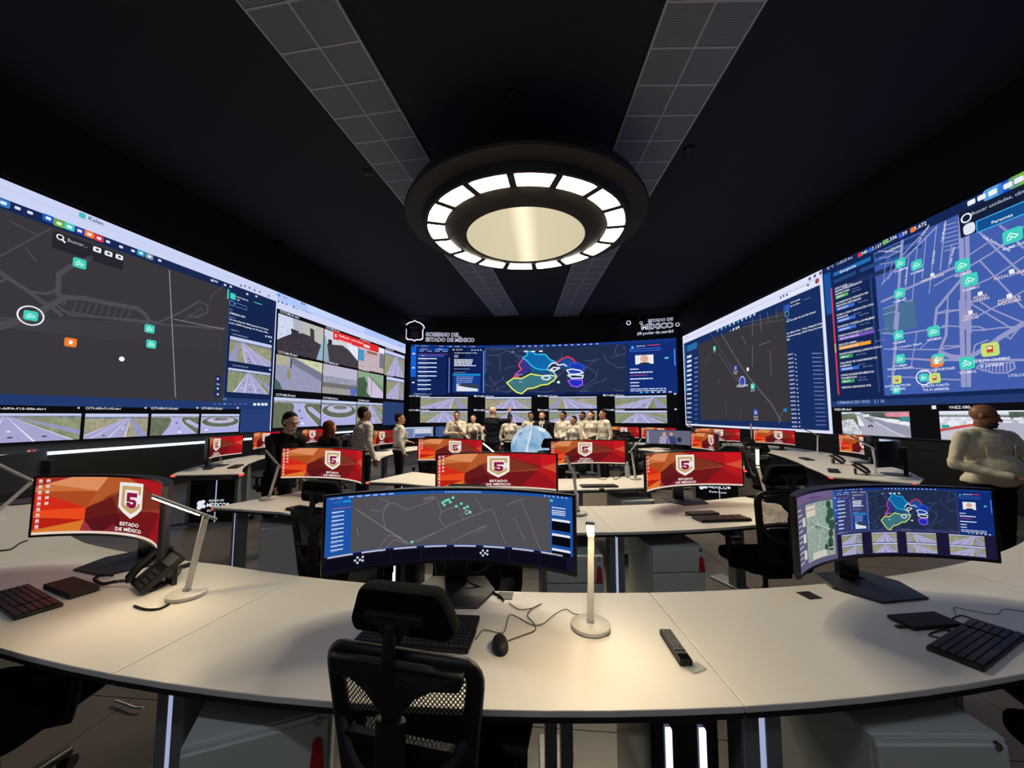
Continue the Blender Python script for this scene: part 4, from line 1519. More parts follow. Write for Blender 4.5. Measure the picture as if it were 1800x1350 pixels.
# ------------------------------------------------------------------ furniture materials
M_top = mat('off-white desk laminate', (228, 224, 217), rough=0.42, var=0.02, scale=2, bump=0.01)
M_edge = mat('black desk underside', (16, 16, 18), rough=0.6)
M_alu = mat('grey painted steel', (128, 134, 136), rough=0.45, metal=0.3)
M_ped = mat('pale grey green steel', (206, 214, 209), rough=0.5, var=0.03, bump=0.02)
M_seam = mat('dark drawer gap', (52, 56, 56), rough=0.8)
M_chrome = mat('chrome', (200, 200, 205), rough=0.2, metal=1.0)
M_red_tag = mat('red key tag', (190, 24, 32), rough=0.4)
M_red_glow = emis('red desk indicator', (255, 60, 50), 3.0)
M_led = emis('cold white led reflection', (206, 222, 255), LED_STRIP)
M_led_dim = emis('dim blue led tube', (176, 186, 226), 0.8)
M_blk = mat('black plastic', (13, 13, 15), rough=0.45)
M_blk2 = mat('black soft plastic', (20, 20, 22), rough=0.6, bump=0.03, bscale=300)
M_gloss = mat('glossy black panel', (8, 8, 12), rough=0.12)
M_fabric = mat('black seat fabric', (15, 15, 17), rough=0.95, bump=0.15, bscale=400, spec=0.2)
M_meshf = mat('black mesh strand', (22, 21, 21), rough=0.8)
M_shell = mat('dark blue grey monitor shell', (34, 36, 46), rough=0.4)
M_bezel = mat('black monitor bezel', (9, 9, 11), rough=0.3)
M_base = mat('blue black stand plate', (26, 29, 40), rough=0.45)
M_lampw = mat('white lamp plastic', (214, 212, 206), rough=0.35)
M_lampg = mat('silver lamp arm', (168, 170, 168), rough=0.4, metal=0.2)
M_lamp_on = emis('warm white lamp bar', (255, 228, 178), DESK_LAMP_GLOW)
M_lamp_off = mat('unlit lamp diffuser', (205, 205, 200), rough=0.5)
M_cable = mat('black cable', (16, 16, 17), rough=0.5)
M_cable_g = mat('grey cable', (92, 90, 88), rough=0.5)
M_kb = mat('black keyboard body', (17, 17, 20), rough=0.5)
M_key = mat('black keycap', (30, 30, 34), rough=0.4)


# ------------------------------------------------------------------ desks
def arc(R, a0, a1, n=10):
    return [polar(R, a0 + (a1 - a0) * k / n) for k in range(n + 1)]


def desk(label, inner, outer, legs=(), red=(), ports=()):
    """Worktop between an inner and an outer edge line; legs = [(pos, radial angle deg, lit)]."""
    P = list(outer) + list(reversed(inner))
    c = sum(P, Vector()) / len(P)
    t = thing('desk', label, 'desk', (c.x, c.y, 0), 0, 'curved white control desks')
    loc = [(p.x - c.x, p.y - c.y) for p in P]
    MB().prism(loc, 0.73, 0.75).build('worktop', M_top, t, bevel=0.003)
    lo = [(x * 0.996, y * 0.996) for x, y in loc]
    MB().prism(lo, 0.714, 0.7295).build('underside', M_edge, t)
    for p, ang, lit in legs:
        M = Matrix.Rotation(rad(ang), 3, 'Z')
        off = Vector((p.x - c.x, p.y - c.y, 0))
        L = MB()
        for sx in (-0.034, 0.034):
            q = M @ Vector((sx, 0, 0)) + off
            L.box((q.x, q.y, 0.365), (0.05, 0.09, 0.69), rad(ang))
        q = M @ Vector((0, -0.0, 0)) + off
        L.box((q.x, q.y, 0.01), (0.16, 0.5, 0.02), rad(ang))
        lg = L.build('leg', M_alu, t, bevel=0.004)
        if lit:
            q = M @ Vector((0, -0.01, 0)) + off
            MB().box((q.x, q.y, 0.37), (0.014, 0.07, 0.67), rad(ang)).build('led_tube_or_reflection', M_led if lit > 1 else M_led_dim, lg)
    for p in red:
        MB().box((p.x - c.x, p.y - c.y, 0.735), (0.06, 0.045, 0.022)).build('indicator_light', M_red_glow, t, label='small red light at the desk tip')
    for p, ang in ports:
        MB().box((p.x - c.x, p.y - c.y, 0.7505), (0.07, 0.07, 0.004), rad(ang)).build('cable_port', M_blk, t)
    return t


def jit_leg(R, a, lit=1):
    return (polar(R, a), a, lit)


# front row
f_in = lambda a: 6.42 if a > -14 else (6.42 + (-14 - a) / 11 * .16 if a > -25 else (6.58 + (-25 - a) * .004 if a > -36 else 6.624 + (-36 - a) * .025))
f_out = lambda a: 7.18 - .0045 * a if a > -14 else 7.243 + (-14 - a) * .02


def front_desk(a0, a1, label, legs, ports=()):
    n = 10
    A = [a0 + (a1 - a0) * k / n for k in range(n + 1)]
    return desk(label, [polar(f_in(a), a) for a in A], [polar(f_out(a), a) for a in A], legs, (), ports)


G = 0.025
front_desk(-45, -25 - G, 'curved white desk at the left edge of the picture', [jit_leg(7.3, -44)])
front_desk(-25, -9 - G, 'curved white desk carrying the black phone and the lit lamp', [jit_leg(7.05, -24.2), jit_leg(6.6, -12, 0)], [(polar(6.5, -15.5), -15)])
front_desk(-9, 7.05 - G, 'curved white desk right in front of the nearest chair', [jit_leg(7.09, -7.9), jit_leg(6.55, 3.0, 0)], [(polar(6.47, .9), 0)])
front_desk(7.05, 23.1 - G, 'curved white desk carrying the monitor with the state map', [jit_leg(7.07, 7.6, 1), jit_leg(6.55, 20, 0)], [(polar(6.52, 13.6), 14), (polar(6.5, 16.6), 14)])
front_desk(23.1, 42, 'curved white desk at the right edge of the picture', [jit_leg(7.0, 24)])
# second row
CL = lambda dx, y: Vector((RC.x + dx, y, 0))
R2i, R2o = 4.66, 5.47
desk('white desk with a pointed left end, beneath the leaning man in black', [CL(-2.42, 4.2)] + arc(R2i, -27, -10, 8), [CL(-2.8, 3.38)] + arc(R2o, -22, -10, 8), [(Vector((-2.86, 3.45, 0)), -30, 1), jit_leg(4.85, -22, 0), jit_leg(4.8, -11.5, 1)], [CL(-2.76, 3.4)])
desk('white desk hidden behind the nearest curved monitor', arc(R2i, -10 + G, 8.4 - G), arc(R2o, -10 + G, 8.4 - G), [jit_leg(4.75, -6, 0), jit_leg(4.75, 5.0, 0)])
desk('white desk with keyboard and monitor beside the swivelled chair', arc(R2i, 8.4, 29, 10) + [CL(2.37, 4.31)], arc(R2o, 8.4, 23, 10) + [CL(2.8, 3.38)], [jit_leg(5.3, 8.9, 1), jit_leg(4.9, 25, 0)])
# third row
R3i, R3o = 3.1, 3.88
desk('white desk tip left of centre below the half hidden red monitor', [CL(-1.71, 5.75)] + arc(R3i, -30, -9, 8), [CL(-2.0, 4.83)] + arc(R3o, -23, -9, 8), [jit_leg(3.7, -25, 1), jit_leg(3.3, -27, 0)], [CL(-1.98, 4.85)])
desk('white desk hidden behind the centre monitor of the second row', arc(R3i, -9 + G, 9 - G), arc(R3o, -9 + G, 9 - G), [jit_leg(3.7, 0, 1)])
desk('white desk with the water bottle and the computer mouse', arc(R3i, 9, 33, 10) + [CL(1.75, 5.84)], arc(R3o, 9, 24, 10) + [CL(2.0, 4.83)], [jit_leg(3.75, 10, 1), jit_leg(3.3, 30, 0)])


# side banks, ring B (operators sit inside, facing the side walls)
def ringB_left(a0, a1, label, **k):
    n = 8
    A = [a0 + (a1 - a0) * i / n for i in range(n + 1)]
    ri = lambda a: 5.1 + min(.4, max(0, (-54 - a) * .014))
    return desk(label, [polar(ri(a), a) for a in A], [polar(6.0, a) for a in A], **k)


desk('white desk end with red tip lights above the left logo panel', [polar(5.08, -53.5)] + [polar(5.1 + .014 * (-54 - a), a) for a in (-58, -64, -70, -76)], [polar(5.98, -57.2)] + [polar(6.0, a) for a in (-60, -64, -70, -76)],
     legs=[(polar(5.75, -60), -60, 0), (polar(5.25, -60), -60, 0), (polar(5.5, -74), -74, 0)], red=[polar(5.95, -57.3), polar(5.12, -53.9)])
ringB_left(-76.1, -98, 'white desk along the left wall, second from the logo panel', legs=[(polar(5.8, -96), -96, 0)])
ringB_left(-98.1, -122, 'white desk along the left wall, third from the logo panel', legs=[(polar(5.8, -120), -120, 0)])
rb_in = [(3.92, 5.79), (4.13, 6.3), (4.33, 6.9), (4.62, 7.65), (4.88, 8.45), (5.08, 9.3), (5.23, 10.2), (5.2, 11.2), (5.0, 12.2)]
rb_out = [(4.64, 5.32), (5.05, 5.72), (5.45, 6.4), (5.78, 7.2), (6.15, 8.3), (6.32, 9.2), (6.4, 10.2), (6.35, 11.4), (6.1, 12.6)]
V3 = lambda L_: [Vector((x, y, 0)) for x, y in L_]
desk('white desk end with red tip lights in front of the right wall', V3(rb_in[:4]), V3(rb_out[:4]), legs=[(Vector((4.25, 5.75, 0)), 55, 1), (Vector((5.2, 6.9, 0)), 70, 0)], red=V3([(3.95, 5.8), (4.62, 5.36)]))
desk('white desk along the right wall, second from its red tipped end', V3(rb_in[3:6]), V3(rb_out[3:6]), legs=[(Vector((5.5, 8.9, 0)), 90, 0)])
desk('white desk along the right wall, third from its red tipped end', V3(rb_in[5:]), V3(rb_out[5:]), legs=[(Vector((5.7, 11.5, 0)), 110, 0)])


# ring A side banks and the far benches
def ringA(a0, a1, label, **k):
    return desk(label, arc(3.1, a0, a1, 8), arc(3.9, a0, a1, 8), **k)


ringA(59, 84, 'short white desk tip behind the glowing upright lamp', red=[polar(3.9, 59.6)], legs=[jit_leg(3.6, 72, 0)])
ringA(84.1, 125, 'white inner desk behind the glowing upright lamp, far half', legs=[jit_leg(3.6, 100, 0)])
ringA(-66, -90, 'white inner desk behind the woman with brown hair', legs=[jit_leg(3.6, -69, 1)])
ringA(-90.1, -128, 'white inner desk beside the men in white shirts', legs=[jit_leg(3.6, -100, 0)])
desk('small white table between the bald man and the globe', V3([(-1.5, 11.95), (-.1, 11.95)]), V3([(-1.5, 11.4), (-.1, 11.4)]), legs=[(Vector((-.72, 11.68, 0)), 0, 0), (Vector((-1.4, 11.68, 0)), 0, 0)])
desk('far white desk left of the standing group', arc(4.6, -137, -158, 6), arc(5.4, -137, -158, 6), legs=[jit_leg(5, -150, 0)])
desk('far white desk behind the standing group', arc(5.2, -159, -185, 6), arc(6.0, -159, -185, 6), legs=[jit_leg(5.6, -170, 0)])
desk('far white desk right of the standing group', arc(4.6, 137, 174, 6), arc(5.4, 137, 174, 6), legs=[jit_leg(5, 150, 0)])


# logo panels at desk ends
def logo_panel(label, p0, p1, logo_u, zc, w, hgt=0.66):
    p0, p1 = Vector((p0.x, p0.y, 0)), Vector((p1.x, p1.y, 0))
    X = (p1 - p0).normalized()
    Lw = (p1 - p0).length
    t = thing('logo_panel', label, 'panel', p0, math.atan2(X.y, X.x))
    MB().box((Lw / 2, 0.02, hgt / 2 + 0.02), (Lw - 0.06, 0.012, hgt - 0.05)).build('glass_pane', M_gloss, t)
    fr = MB()
    fr.box((0.02, 0.02, hgt / 2 + .02), (0.045, 0.05, hgt)).box((Lw - 0.02, 0.02, hgt / 2 + .02), (0.045, 0.05, hgt))
    fr.box((Lw / 2, 0.02, 0.035), (Lw, 0.05, 0.03)).box((Lw / 2, 0.02, hgt + .012), (Lw, 0.05, 0.02))
    fr.build('frame', M_alu, t, bevel=0.003)
    MB().box((Lw * .56, 0.012, hgt / 2 + .02), (0.012, 0.012, hgt - .06)).build('led_tube_or_reflection', M_led_dim, t)
    c_ = Canvas()
    z = Sub(c_, lambda x, y: (logo_u + x * w, zc - y * w))
    z.text('ESTADO DE', .36, -.1, .05, (235, 242, 255), 1, hm=w * .06, wmax=.42)
    z.text('MÉXICO', .3, .06, .1, (240, 245, 255), 1, bold=.02, hm=w * .11, wmax=.55)
    z.text('¡El poder de servir!', .32, .2, .05, (235, 242, 255), 1, hm=w * .06, wmax=.5)
    for a, b_, r in ((.12, -.05, .09), (.2, -.1, .06), (.1, .07, .07), (.22, .04, .06), (.9, .0, .04)):
        z.disc(a, b_, r * w, (235, 242, 255), 1, 10)
    c_.build('lit_logo', t, M_mon_screen, 0.001, loc=(0, 0.008, 0))['kind'] = 'stuff'
    return t


logo_panel('black glass desk end with lit white logo, left', polar(5.85, -57.0) + Vector((.03, .06, 0)), polar(5.18, -54.5) + Vector((-.02, .06, 0)), .12, .3, .46)
logo_panel('black glass desk end with lit white logo, right of the red monitor', polar(3.15, 60.0), polar(3.85, 60.0), .08, .45, .5)


# ------------------------------------------------------------------ pedestals
def make_pedestal():
    t = thing('drawer_pedestal', '', 'drawer unit')
    MB().box((0, 0.01, 0.31), (0.4, 0.5, 0.56)).build('body', M_ped, t, bevel=0.006)
    MB().box((0, -0.245, 0.572), (0.396, 0.012, 0.032)).build('top_rail', M_ped, t, bevel=0.002)
    for k in range(3):
        MB().box((0, -0.25, 0.12 + 0.155 * k + 0.07), (0.392, 0.02, 0.148)).build('drawer', M_ped, t, bevel=0.003)
    MB().cyl((0.165, -0.25, 0.572), (0.165, -0.262, 0.572), 0.012, n=16).build('lock', M_chrome, t)
    g = MB()
    g.prism(round_poly([(-.022, -.1), (.022, -.1), (.012, 0), (-.012, 0)], .012), -.004, .004, M=Matrix(((1, 0, 0), (0, 0, 1), (0, 1, 0))))
    g.build('key_tag', M_red_tag, t, loc=(0.165, -0.268, 0.53), label='red key tag hanging from the lock')
    for x in (-.16, .16):
        for y in (-.2, .2):
            MB().cyl((x, y, 0.0), (x, y, 0.035), 0.022, n=10).build('castor', M_blk, t)
    return t


ped = make_pedestal()
PG = 'drawer pedestals under the desks'
peds = [((-1.01, 1.43), 27, 'grey drawer unit with red key tag left of the nearest chair'), ((1.16, 1.61), 5, 'grey drawer unit at the lower right under the front desk'), ((0.93, 3.28), 8, 'grey drawer unit with red key tag behind the lit centre lamp'),
        ((0.16, 3.03), 7, 'grey drawer unit partly hidden by the lit lamp stem'), ((-2.37, 3.5), -52, 'grey drawer unit under the pointed left desk'), ((-1.9, 7.9), 200, 'small grey drawer unit beside the men in white shirts'), ((1.0, 4.85), 10, 'pale drawer unit under the desk with the water bottle')]
for i, (p, a, lab) in enumerate(peds):
    o = ped if i == 0 else copy_tree(ped)
    o.location = (p[0], p[1], 0)
    o.scale = (1, 1, 1.06)
    o.rotation_euler = (0, 0, rad(a))
    o['label'] = lab
    o['group'] = PG
    if i in (1, 4, 5, 6):
        for ch in list(o.children):
            if ch.name.startswith('key_tag'):
                bpy.data.objects.remove(ch)


# ------------------------------------------------------------------ computer towers with LED reflections as glowing bars
def tower(p, a, label, h=.46, lit=True):
    t = thing('computer_tower', label, 'computer', (p.x, p.y, 0), rad(a))
    MB().box((0, 0, h / 2 + .02), (0.2, 0.44, h)).build('case', M_gloss, t, bevel=0.006)
    for x in ((-.05, .05) if lit else ()):
        MB().box((x, -0.226, h / 2 + .02), (0.016, 0.012, h - .04)).build('led_tube_or_reflection', M_led, t)  # glowing bars stand in for LED strip reflections on the glossy case
    MB().box((0, -0.222, .05), (0.18, 0.006, 0.03)).build('vent_grille', M_blk, t)
    for x in (-.08, .08):
        for y in (-.18, .18):
            MB().cyl((x, y, 0), (x, y, 0.022), 0.015, n=8).build('foot', M_blk, t)
    return t


tower(Vector((0.39, 1.49, 0)), 4, 'tall black computer cabinet with two glowing LED reflection lines under the front desk', .67)
tower(Vector((-1.2, 3.22, 0)), -8, 'black computer tower with two glowing LED reflection lines below the centre monitor', .6)
tower(Vector((-.32, 3.2, 0)), 0, 'unlit black computer tower right behind the nearest headrest', .5, False)


# ------------------------------------------------------------------ desk lamps
def perp_down(d):
    z = Vector((0, 0, -1))
    v = z - d * z.dot(d)
    return v.normalized() if v.length > 1e-3 else Vector((0, -1, 0))


def flat_bar(mb, a, b_, w, th, up):
    d = (b_ - a).normalized()
    sidev = d.cross(up).normalized()
    n = sidev.cross(d).normalized()
    pts = []
    for p in (a, b_):
        for sx, sn in ((-1, -1), (1, -1), (1, 1), (-1, 1)):
            pts.append(p + sidev * (w / 2 * sx) + n * (th / 2 * sn))
    mb.add(pts, [(3, 2, 1, 0), (4, 5, 6, 7), (0, 1, 5, 4), (1, 2, 6, 5), (2, 3, 7, 6), (3, 0, 4, 7)])


def desk_lamp(label, base_px, top_px, h0, h1, lit=False, dd=(0, 0, 0), z=0.752, base=None):
    """base on the desk; top of the stem and both ends of the bar given by direction at about the base's distance."""
    B = Vector(base) if base is not None else at_z(base_px[0], base_px[1], z)
    dep = (B - EYE).dot(_f)
    Tp = at_d(top_px[0], top_px[1], dep + dd[0])
    H0, H1 = at_d(h0[0], h0[1], dep + dd[1]), at_d(h1[0], h1[1], dep + dd[2])
    t = thing('desk_lamp', label, 'lamp', B, 0, 'slim desk lamps')
    MB().lathe([(0.0, 0), (0.074, 0), (0.078, 0.004), (0.078, 0.016), (0.072, 0.02), (0, 0.021)], 32).build('base', M_lampw, t, smooth=40)
    st = MB()
    T0, a, b_ = Tp - B, H0 - B, H1 - B
    ax = (b_ - a).normalized()
    flat_bar(st, Vector((0, 0, 0.018)), T0, 0.026, 0.013, (EYE - B).normalized())
    st.build('stem', M_lampw, t, bevel=0.003)
    MB().cyl(Vector((-.014, 0, 0.026)), Vector((.014, 0, 0.026)), 0.011, n=12).build('lower_hinge', M_lampg, t)
    sd = ax.cross(Vector((0, 0, 1)))
    sd = sd.normalized() if sd.length > .05 else Vector((1, 0, 0))
    MB().cyl(T0 - sd * .014, T0 + sd * .014, 0.011, n=12).build('upper_hinge', M_lampg, t)
    dn = perp_down(ax)
    hb = MB()
    flat_bar(hb, a, b_, 0.03, 0.011, -dn)
    head = hb.build('head', M_lampg, t, bevel=0.003)
    lb_ = MB()
    flat_bar(lb_, a + (b_ - a) * .04 + dn * .0075, a + (b_ - a) * .74 + dn * .0075, 0.022, 0.004, -dn)
    lb_.build('light_bar', M_lamp_on if lit else M_lamp_off, head)
    return t


desk_lamp('lit white lamp beside the black desk phone', (328, 1047), (362, 908), (265, 870), (381, 913), True, (-.02, -.12, .02))
desk_lamp('lit white lamp in the middle of the nearest desk', (1038, 1103), (1039, 938), (1037, 920), (1039, 944), True, (0, -.26, .03))
desk_lamp('unlit lamp on the pointed desk left of the red monitor', (473, 877), (490, 818), (467, 791), (493, 821), False, (0, -.1, .02))
desk_lamp('lit lamp standing upright behind the swivelled chair', (1340, 872), (1333, 822), (1331, 789), (1332, 823), True, (0, -.1, .02), base=polar(4.9, 30.5, .752))
desk_lamp('lit lamp slanting beside the half hidden red monitor', None, (872, 797), (849, 778), (877, 801), True, (0, -.1, 0), base=polar(3.35, -13.2, .752))
desk_lamp('unlit lamp with bent arm just right of the centre monitor', None, (1009, 838), (995, 802), (1012, 841), False, (0, -.1, 0), base=polar(4.95, 6.6, .752))
desk_lamp('unlit lamp beside the water bottle', (1117, 842), (1110, 794), (1127, 772), (1105, 796), False)
desk_lamp('unlit lamp by the leftmost small red monitor', (389, 815), (385, 795), (396, 786), (383, 796), False)
desk_lamp('unlit lamp between the woman and the white shirted man', None, (588, 773), (613, 763), (585, 773), False, base=polar(3.25, -74, .752))
desk_lamp('unlit lamp above the desk near the swivel chairs on the right', (1437, 797), (1437, 766), (1410, 753), (1442, 767), False)
desk_lamp('unlit lamp at the red tipped desk end on the right', (1541, 835), (1534, 790), (1493, 765), (1543, 792), False)
desk_lamp('unlit lamp beside the grey picture monitor', (1222, 783), (1222, 760), (1211, 745), (1223, 761), False)
desk_lamp('unlit lamp leaning over the small red monitor', None, (1281, 779), (1252, 757), (1287, 782), False, base=polar(3.3, 78, .752))
desk_lamp('unlit lamp upright between two small red monitors', (1322, 788), (1321, 772), (1320, 744), (1321, 773), False)
desk_lamp('unlit lamp reaching in from the left edge', None, (58, 845), (-30, 803), (63, 848), False, base=polar(6.95, -37, .752))


# ------------------------------------------------------------------ curved monitors
MR, MW, MH = 1.0, 1.19, 0.345     # curvature radius, arc width, height
MZ = 0.315                         # height of the screen centre above the desk


def wallpaper(b):
    P = b.poly
    tri = [([(0, 0), (1, 0), (1, 1), (0, 1)], (110, 26, 28)),
           ([(0, 0), (.22, 0), (0, .16)], (160, 44, 34)), ([(.22, 0), (.5, 0), (.42, .25), (.1, .13), (.06, .115)], (226, 146, 96)), ([(0, .25), (0, .16), (.06, .115), (.42, .25)], (206, 116, 62)),
           ([(0, .25), (.42, .25), (.34, .55)], (176, 78, 34)), ([(.42, .25), (.5, 0), (.7, 0), (.73, .08), (.34, .55)], (184, 92, 46)), ([(0, .25), (.34, .55), (0, .58)], (216, 44, 26)),
           ([(0, .58), (.34, .55), (.335, .76), (0, .7)], (238, 78, 32)), ([(0, .7), (.335, .76), (0, .92)], (186, 34, 20)), ([(0, .92), (.335, .76), (.3, 1), (0, 1)], (224, 122, 46)),
           ([(.34, .55), (.54, .3), (.62, .62), (.335, .76)], (104, 28, 26)), ([(.54, .3), (.73, .08), (.86, .4), (.62, .62)], (128, 52, 34)), ([(.335, .76), (.62, .62), (.7, 1), (.42, 1)], (92, 22, 26)),
           ([(.335, .76), (.42, 1), (.3, 1)], (160, 52, 60)), ([(.62, .62), (.84, .47), (.78, 1), (.7, 1)], (118, 24, 28)), ([(.58, .82), (.7, 1), (.46, 1)], (146, 40, 62)),
           ([(.73, .08), (.7, 0), (.86, 0), (.87, .37)], (176, 26, 34)), ([(.86, 0), (1, 0), (1, .25), (.87, .37)], (206, 26, 34)), ([(.87, .37), (1, .22), (1, .5)], (214, 82, 52)),
           ([(.87, .37), (1, .5), (1, .78), (.84, .47)], (186, 28, 30)), ([(.84, .47), (1, .78), (1, 1), (.78, 1)], (158, 22, 30)), ([(.62, .62), (.86, .4), (.84, .47)], (150, 62, 44))]
    rm = lambda u: u * .68 if u < .7 else (.476 + (u - .7) / .14 * .364 if u < .84 else u)
    for pts, c in tri:
        pts = [(rm(x), y) for x, y in pts]
        P(pts, c, 1 if pts[0] == (0, 0) and len(pts) == 4 else 2)
    # shield with C and 5
    sh = [(-.5, -.5), (.5, -.5), (.5, .25), (.3, .42), (0, .58), (-.3, .42), (-.5, .25)]
    cx, cy, w, h = .51, .37, .185, .58
    S = lambda pts, k=1.0: [(cx + x * w * k, cy + y * h * k) for x, y in pts]
    P(round_poly(S(sh), .006), (244, 240, 238), 3)
    P(S([(-.4, -.4), (.4, -.4), (.4, -.16), (.28, -.16), (.28, -.28), (-.28, -.28), (-.28, .16), (0, .3), (.28, .16), (.28, .1), (.4, .1), (.4, .2), (.28, .3), (0, .44), (-.28, .3), (-.4, .2)]), (203, 170, 112), 4)
    P(S([(-.2, -.2), (.24, -.2), (.24, -.07), (-.06, -.07), (-.06, -.0), (.14, -.0), (.22, .06), (.22, .17), (.14, .24), (0, .28), (-.16, .22), (-.2, .16), (-.2, .1), (-.06, .1), (-.02, .14), (.04, .14), (.08, .12), (.08, .1), (.05, .08), (-.2, .08)]), (142, 26, 74), 5)
    b.text('ESTADO', cx, .83, .058, (248, 244, 242), 3, bold=.03, align='C', wmax=.15)
    b.text('DE MÉXICO', cx, .925, .058, (248, 244, 242), 3, bold=.03, align='C', wmax=.205)
    b.rect(0, .955, 1, 1, (236, 214, 196), 3)
    b.bars(.46, .965, .6, 1, .02, .02, (250, 236, 226), 4)
    for k in range(9):
        b.rect(.012, .03 + .1 * k, .026, .03 + .1 * k + .05, (235, 205, 200), 3)
        b.rect(.01, .09 + .1 * k, .028, .1 + .1 * k, (225, 180, 175), 3)
    for k in range(5):
        b.rect(.042, .03 + .1 * k, .058, .03 + .1 * k + .05, (235, 205, 200), 3)


def street_map(b):
    b.rect(0, 0, 1, 1, (30, 84, 168), 1)
    b.rect(.094, .04, .905, .78, (84, 82, 86), 2)
    b.rect(0, .79, 1, 1, (22, 22, 48), 2)
    LN = (128, 128, 134)
    C8 = lambda L_: [((x - 110) / 1580.0, (y - (125 - 32 * ((x - 900) / 790.0) ** 2 * -1 * -1)) / 455.0 if False else (y - 95) / 455.0) for x, y in L_]
    for L_ in ([(280, 180), (430, 300), (620, 440)], [(290, 190), (440, 310), (600, 440)], [(420, 130), (480, 160), (440, 230), (460, 330), (600, 430)], [(370, 200), (430, 210), (470, 170), (510, 165), (590, 215), (740, 165), (770, 140)],
               [(780, 140), (810, 230), (800, 280), (840, 340)], [(640, 420), (780, 370), (900, 310), (1150, 210), (1240, 430)], [(650, 430), (720, 400), (800, 360)], [(1040, 145), (1090, 225)], [(1250, 180), (1370, 130)],
               [(1350, 150), (1480, 460)], [(980, 190), (1020, 260)], [(930, 250), (960, 290)], [(810, 240), (870, 215), (920, 200), (960, 260)], [(880, 430), (1030, 360), (1130, 320)], [(1040, 370), (1060, 340), (1100, 325), (1100, 345), (1050, 375)],
               [(420, 450), (480, 370), (560, 390)], [(440, 470), (520, 400), (580, 430)], [(290, 300), (300, 350)], [(700, 150), (760, 140), (755, 130)], [(1300, 260), (1370, 400)]):
        b.line(C8(L_), .0022, LN, 3)
    for k in range(8):
        b.line(C8([(700 + 9 * k, 160 - k), (695 + 9 * k, 135 - k)]), .0016, LN, 3)
    for x, y in ((835, 165), (850, 158), (860, 155), (870, 172), (832, 190), (888, 142), (910, 200), (943, 182), (965, 212), (985, 202), (1003, 238), (820, 175), (627, 425)):
        X, Y = C8([(x, y)])[0]
        b.sq(X, Y, .013, .011, (110, 226, 196), 4)
    X, Y = C8([(982, 238)])[0]
    b.ring(X, Y, .008, .0105, (190, 240, 230), 5)
    b.text('C-07 11:35:23', .012, .03, .02, (210, 226, 250), 3)
    for k in range(14):
        b.rect(.46 + .011 * k, .012, .466 + .011 * k, .03, (90, 210, 210) if k in (4, 10) else (150, 190, 240), 3)
    for k in range(6):
        b.rect(.08 + .03 * k, .012, .1 + .03 * k, .026, (190, 210, 250), 3)
        b.rect(.88 + .018 * k, .012, .888 + .018 * k, .026, (190, 210, 250), 3)
    b.rect(.025, .06, .055, .09, (40, 100, 190), 3)
    b.rect(.06, .06, .09, .09, (30, 150, 210), 3)
    b.rect(.02, .155, .09, .162, (210, 90, 120), 3)
    for k in range(10):
        b.rect(.022, .2 + .056 * k, .066, .213 + .056 * k, (226, 236, 255), 3)
        b.rect(.022, .222 + .056 * k, .045, .228 + .056 * k, (120, 165, 225), 3)
    b.bars(.912, .16, .985, 1, .03, .014, (226, 236, 255), 3)
    b.bars(.912, .2, .985, 3, .026, .014, (226, 236, 255), 3)
    for k in range(3):
        y = .32 + .2 * k
        b.rect(.912, y, .988, y + .03, (238, 240, 246), 3)
        b.rect(.912, y + .035, .988, y + (.155 if k < 2 else .09), (8, 8, 14), 3)
    b.rect(.905, .06, .917, .09, (90, 210, 210), 3)
    for k in range(8):
        x = .012 + .122 * k
        b.rect(x, .79, x + .09, .812, (196, 198, 210), 3)
        b.rect(x - .01, .83, x + .108, .99, (12, 12, 26), 3)
    for x0 in (.12, .62):
        for a, c_ in ((0, 0), (-.009, .035), (.009, .035), (0, .07), (.019, .0), (.019, .05)):
            b.disc(x0 + a, .88 + c_ - .02, .0055, (205, 214, 230), 4, 10)


def half_map(b):
    b.rect(0, 0, 1, 1, (96, 92, 124), 1)
    b.rect(0, .0, .33, .1, (116, 96, 140), 2)
    b.rect(.11, .14, .33, .93, (150, 168, 158), 2, .45)
    for x, y, r in ((.3, .2, .02), (.31, .33, .028), (.29, .42, .02), (.315, .5, .025), (.305, .62, .02), (.3, .74, .022), (.27, .8, .016)):
        b.disc(x, y, r, (48, 84, 66), 3, 9)
    b.rect(.115, .17, .2, .32, (216, 208, 190), 3)
    b.rect(.12, .22, .195, .235, (160, 150, 140), 4)
    b.rect(.16, .83, .27, .92, (210, 204, 190), 3)
    b.bars(.285, .78, .325, 2, .05, .03, (30, 34, 44), 4)
    b.poly([(.16, .42), (.24, .5), (.22, .54)], (104, 122, 116), 3)
    b.line([(.115, .5), (.2, .44), (.3, .56)], .004, (196, 208, 204), 4)
    b.line([(.2, .35), (.23, .6), (.21, .82)], .003, (190, 202, 198), 4)
    for k in range(11):
        b.rect(.012, .17 + .07 * k, .06 + .01 * (k % 3), .19 + .07 * k, (176, 176, 198), 3)
    for k in range(3):
        b.rect(.07, .3 + .22 * k, .1, .42 + .22 * k, (210, 208, 206), 3)
    b.bars(.16, .06, .28, 1, .02, .02, (76, 60, 100), 3)
    u0, v0 = b.pt(.34, 0)
    u1, v1 = b.pt(1, .66)
    dashboard(Sub(b.cv, lambda x, y: (u0 + (u1 - u0) * x, v0 + (v1 - v0) * y)), fs=.2)
    b.rect(.34, .66, 1, 1, (30, 24, 56), 8)
    for k, (a, kd_) in enumerate(((.37, 'hwyR'), (.535, 'hwyC'), (.69, 'hwyL'), (.85, 'hwyR'))):
        for r in range(2):
            cctv(b, a, .675 + .155 * r, a + .115, .82 + .155 * r, kd_, 80 + k * 2 + r, 9)


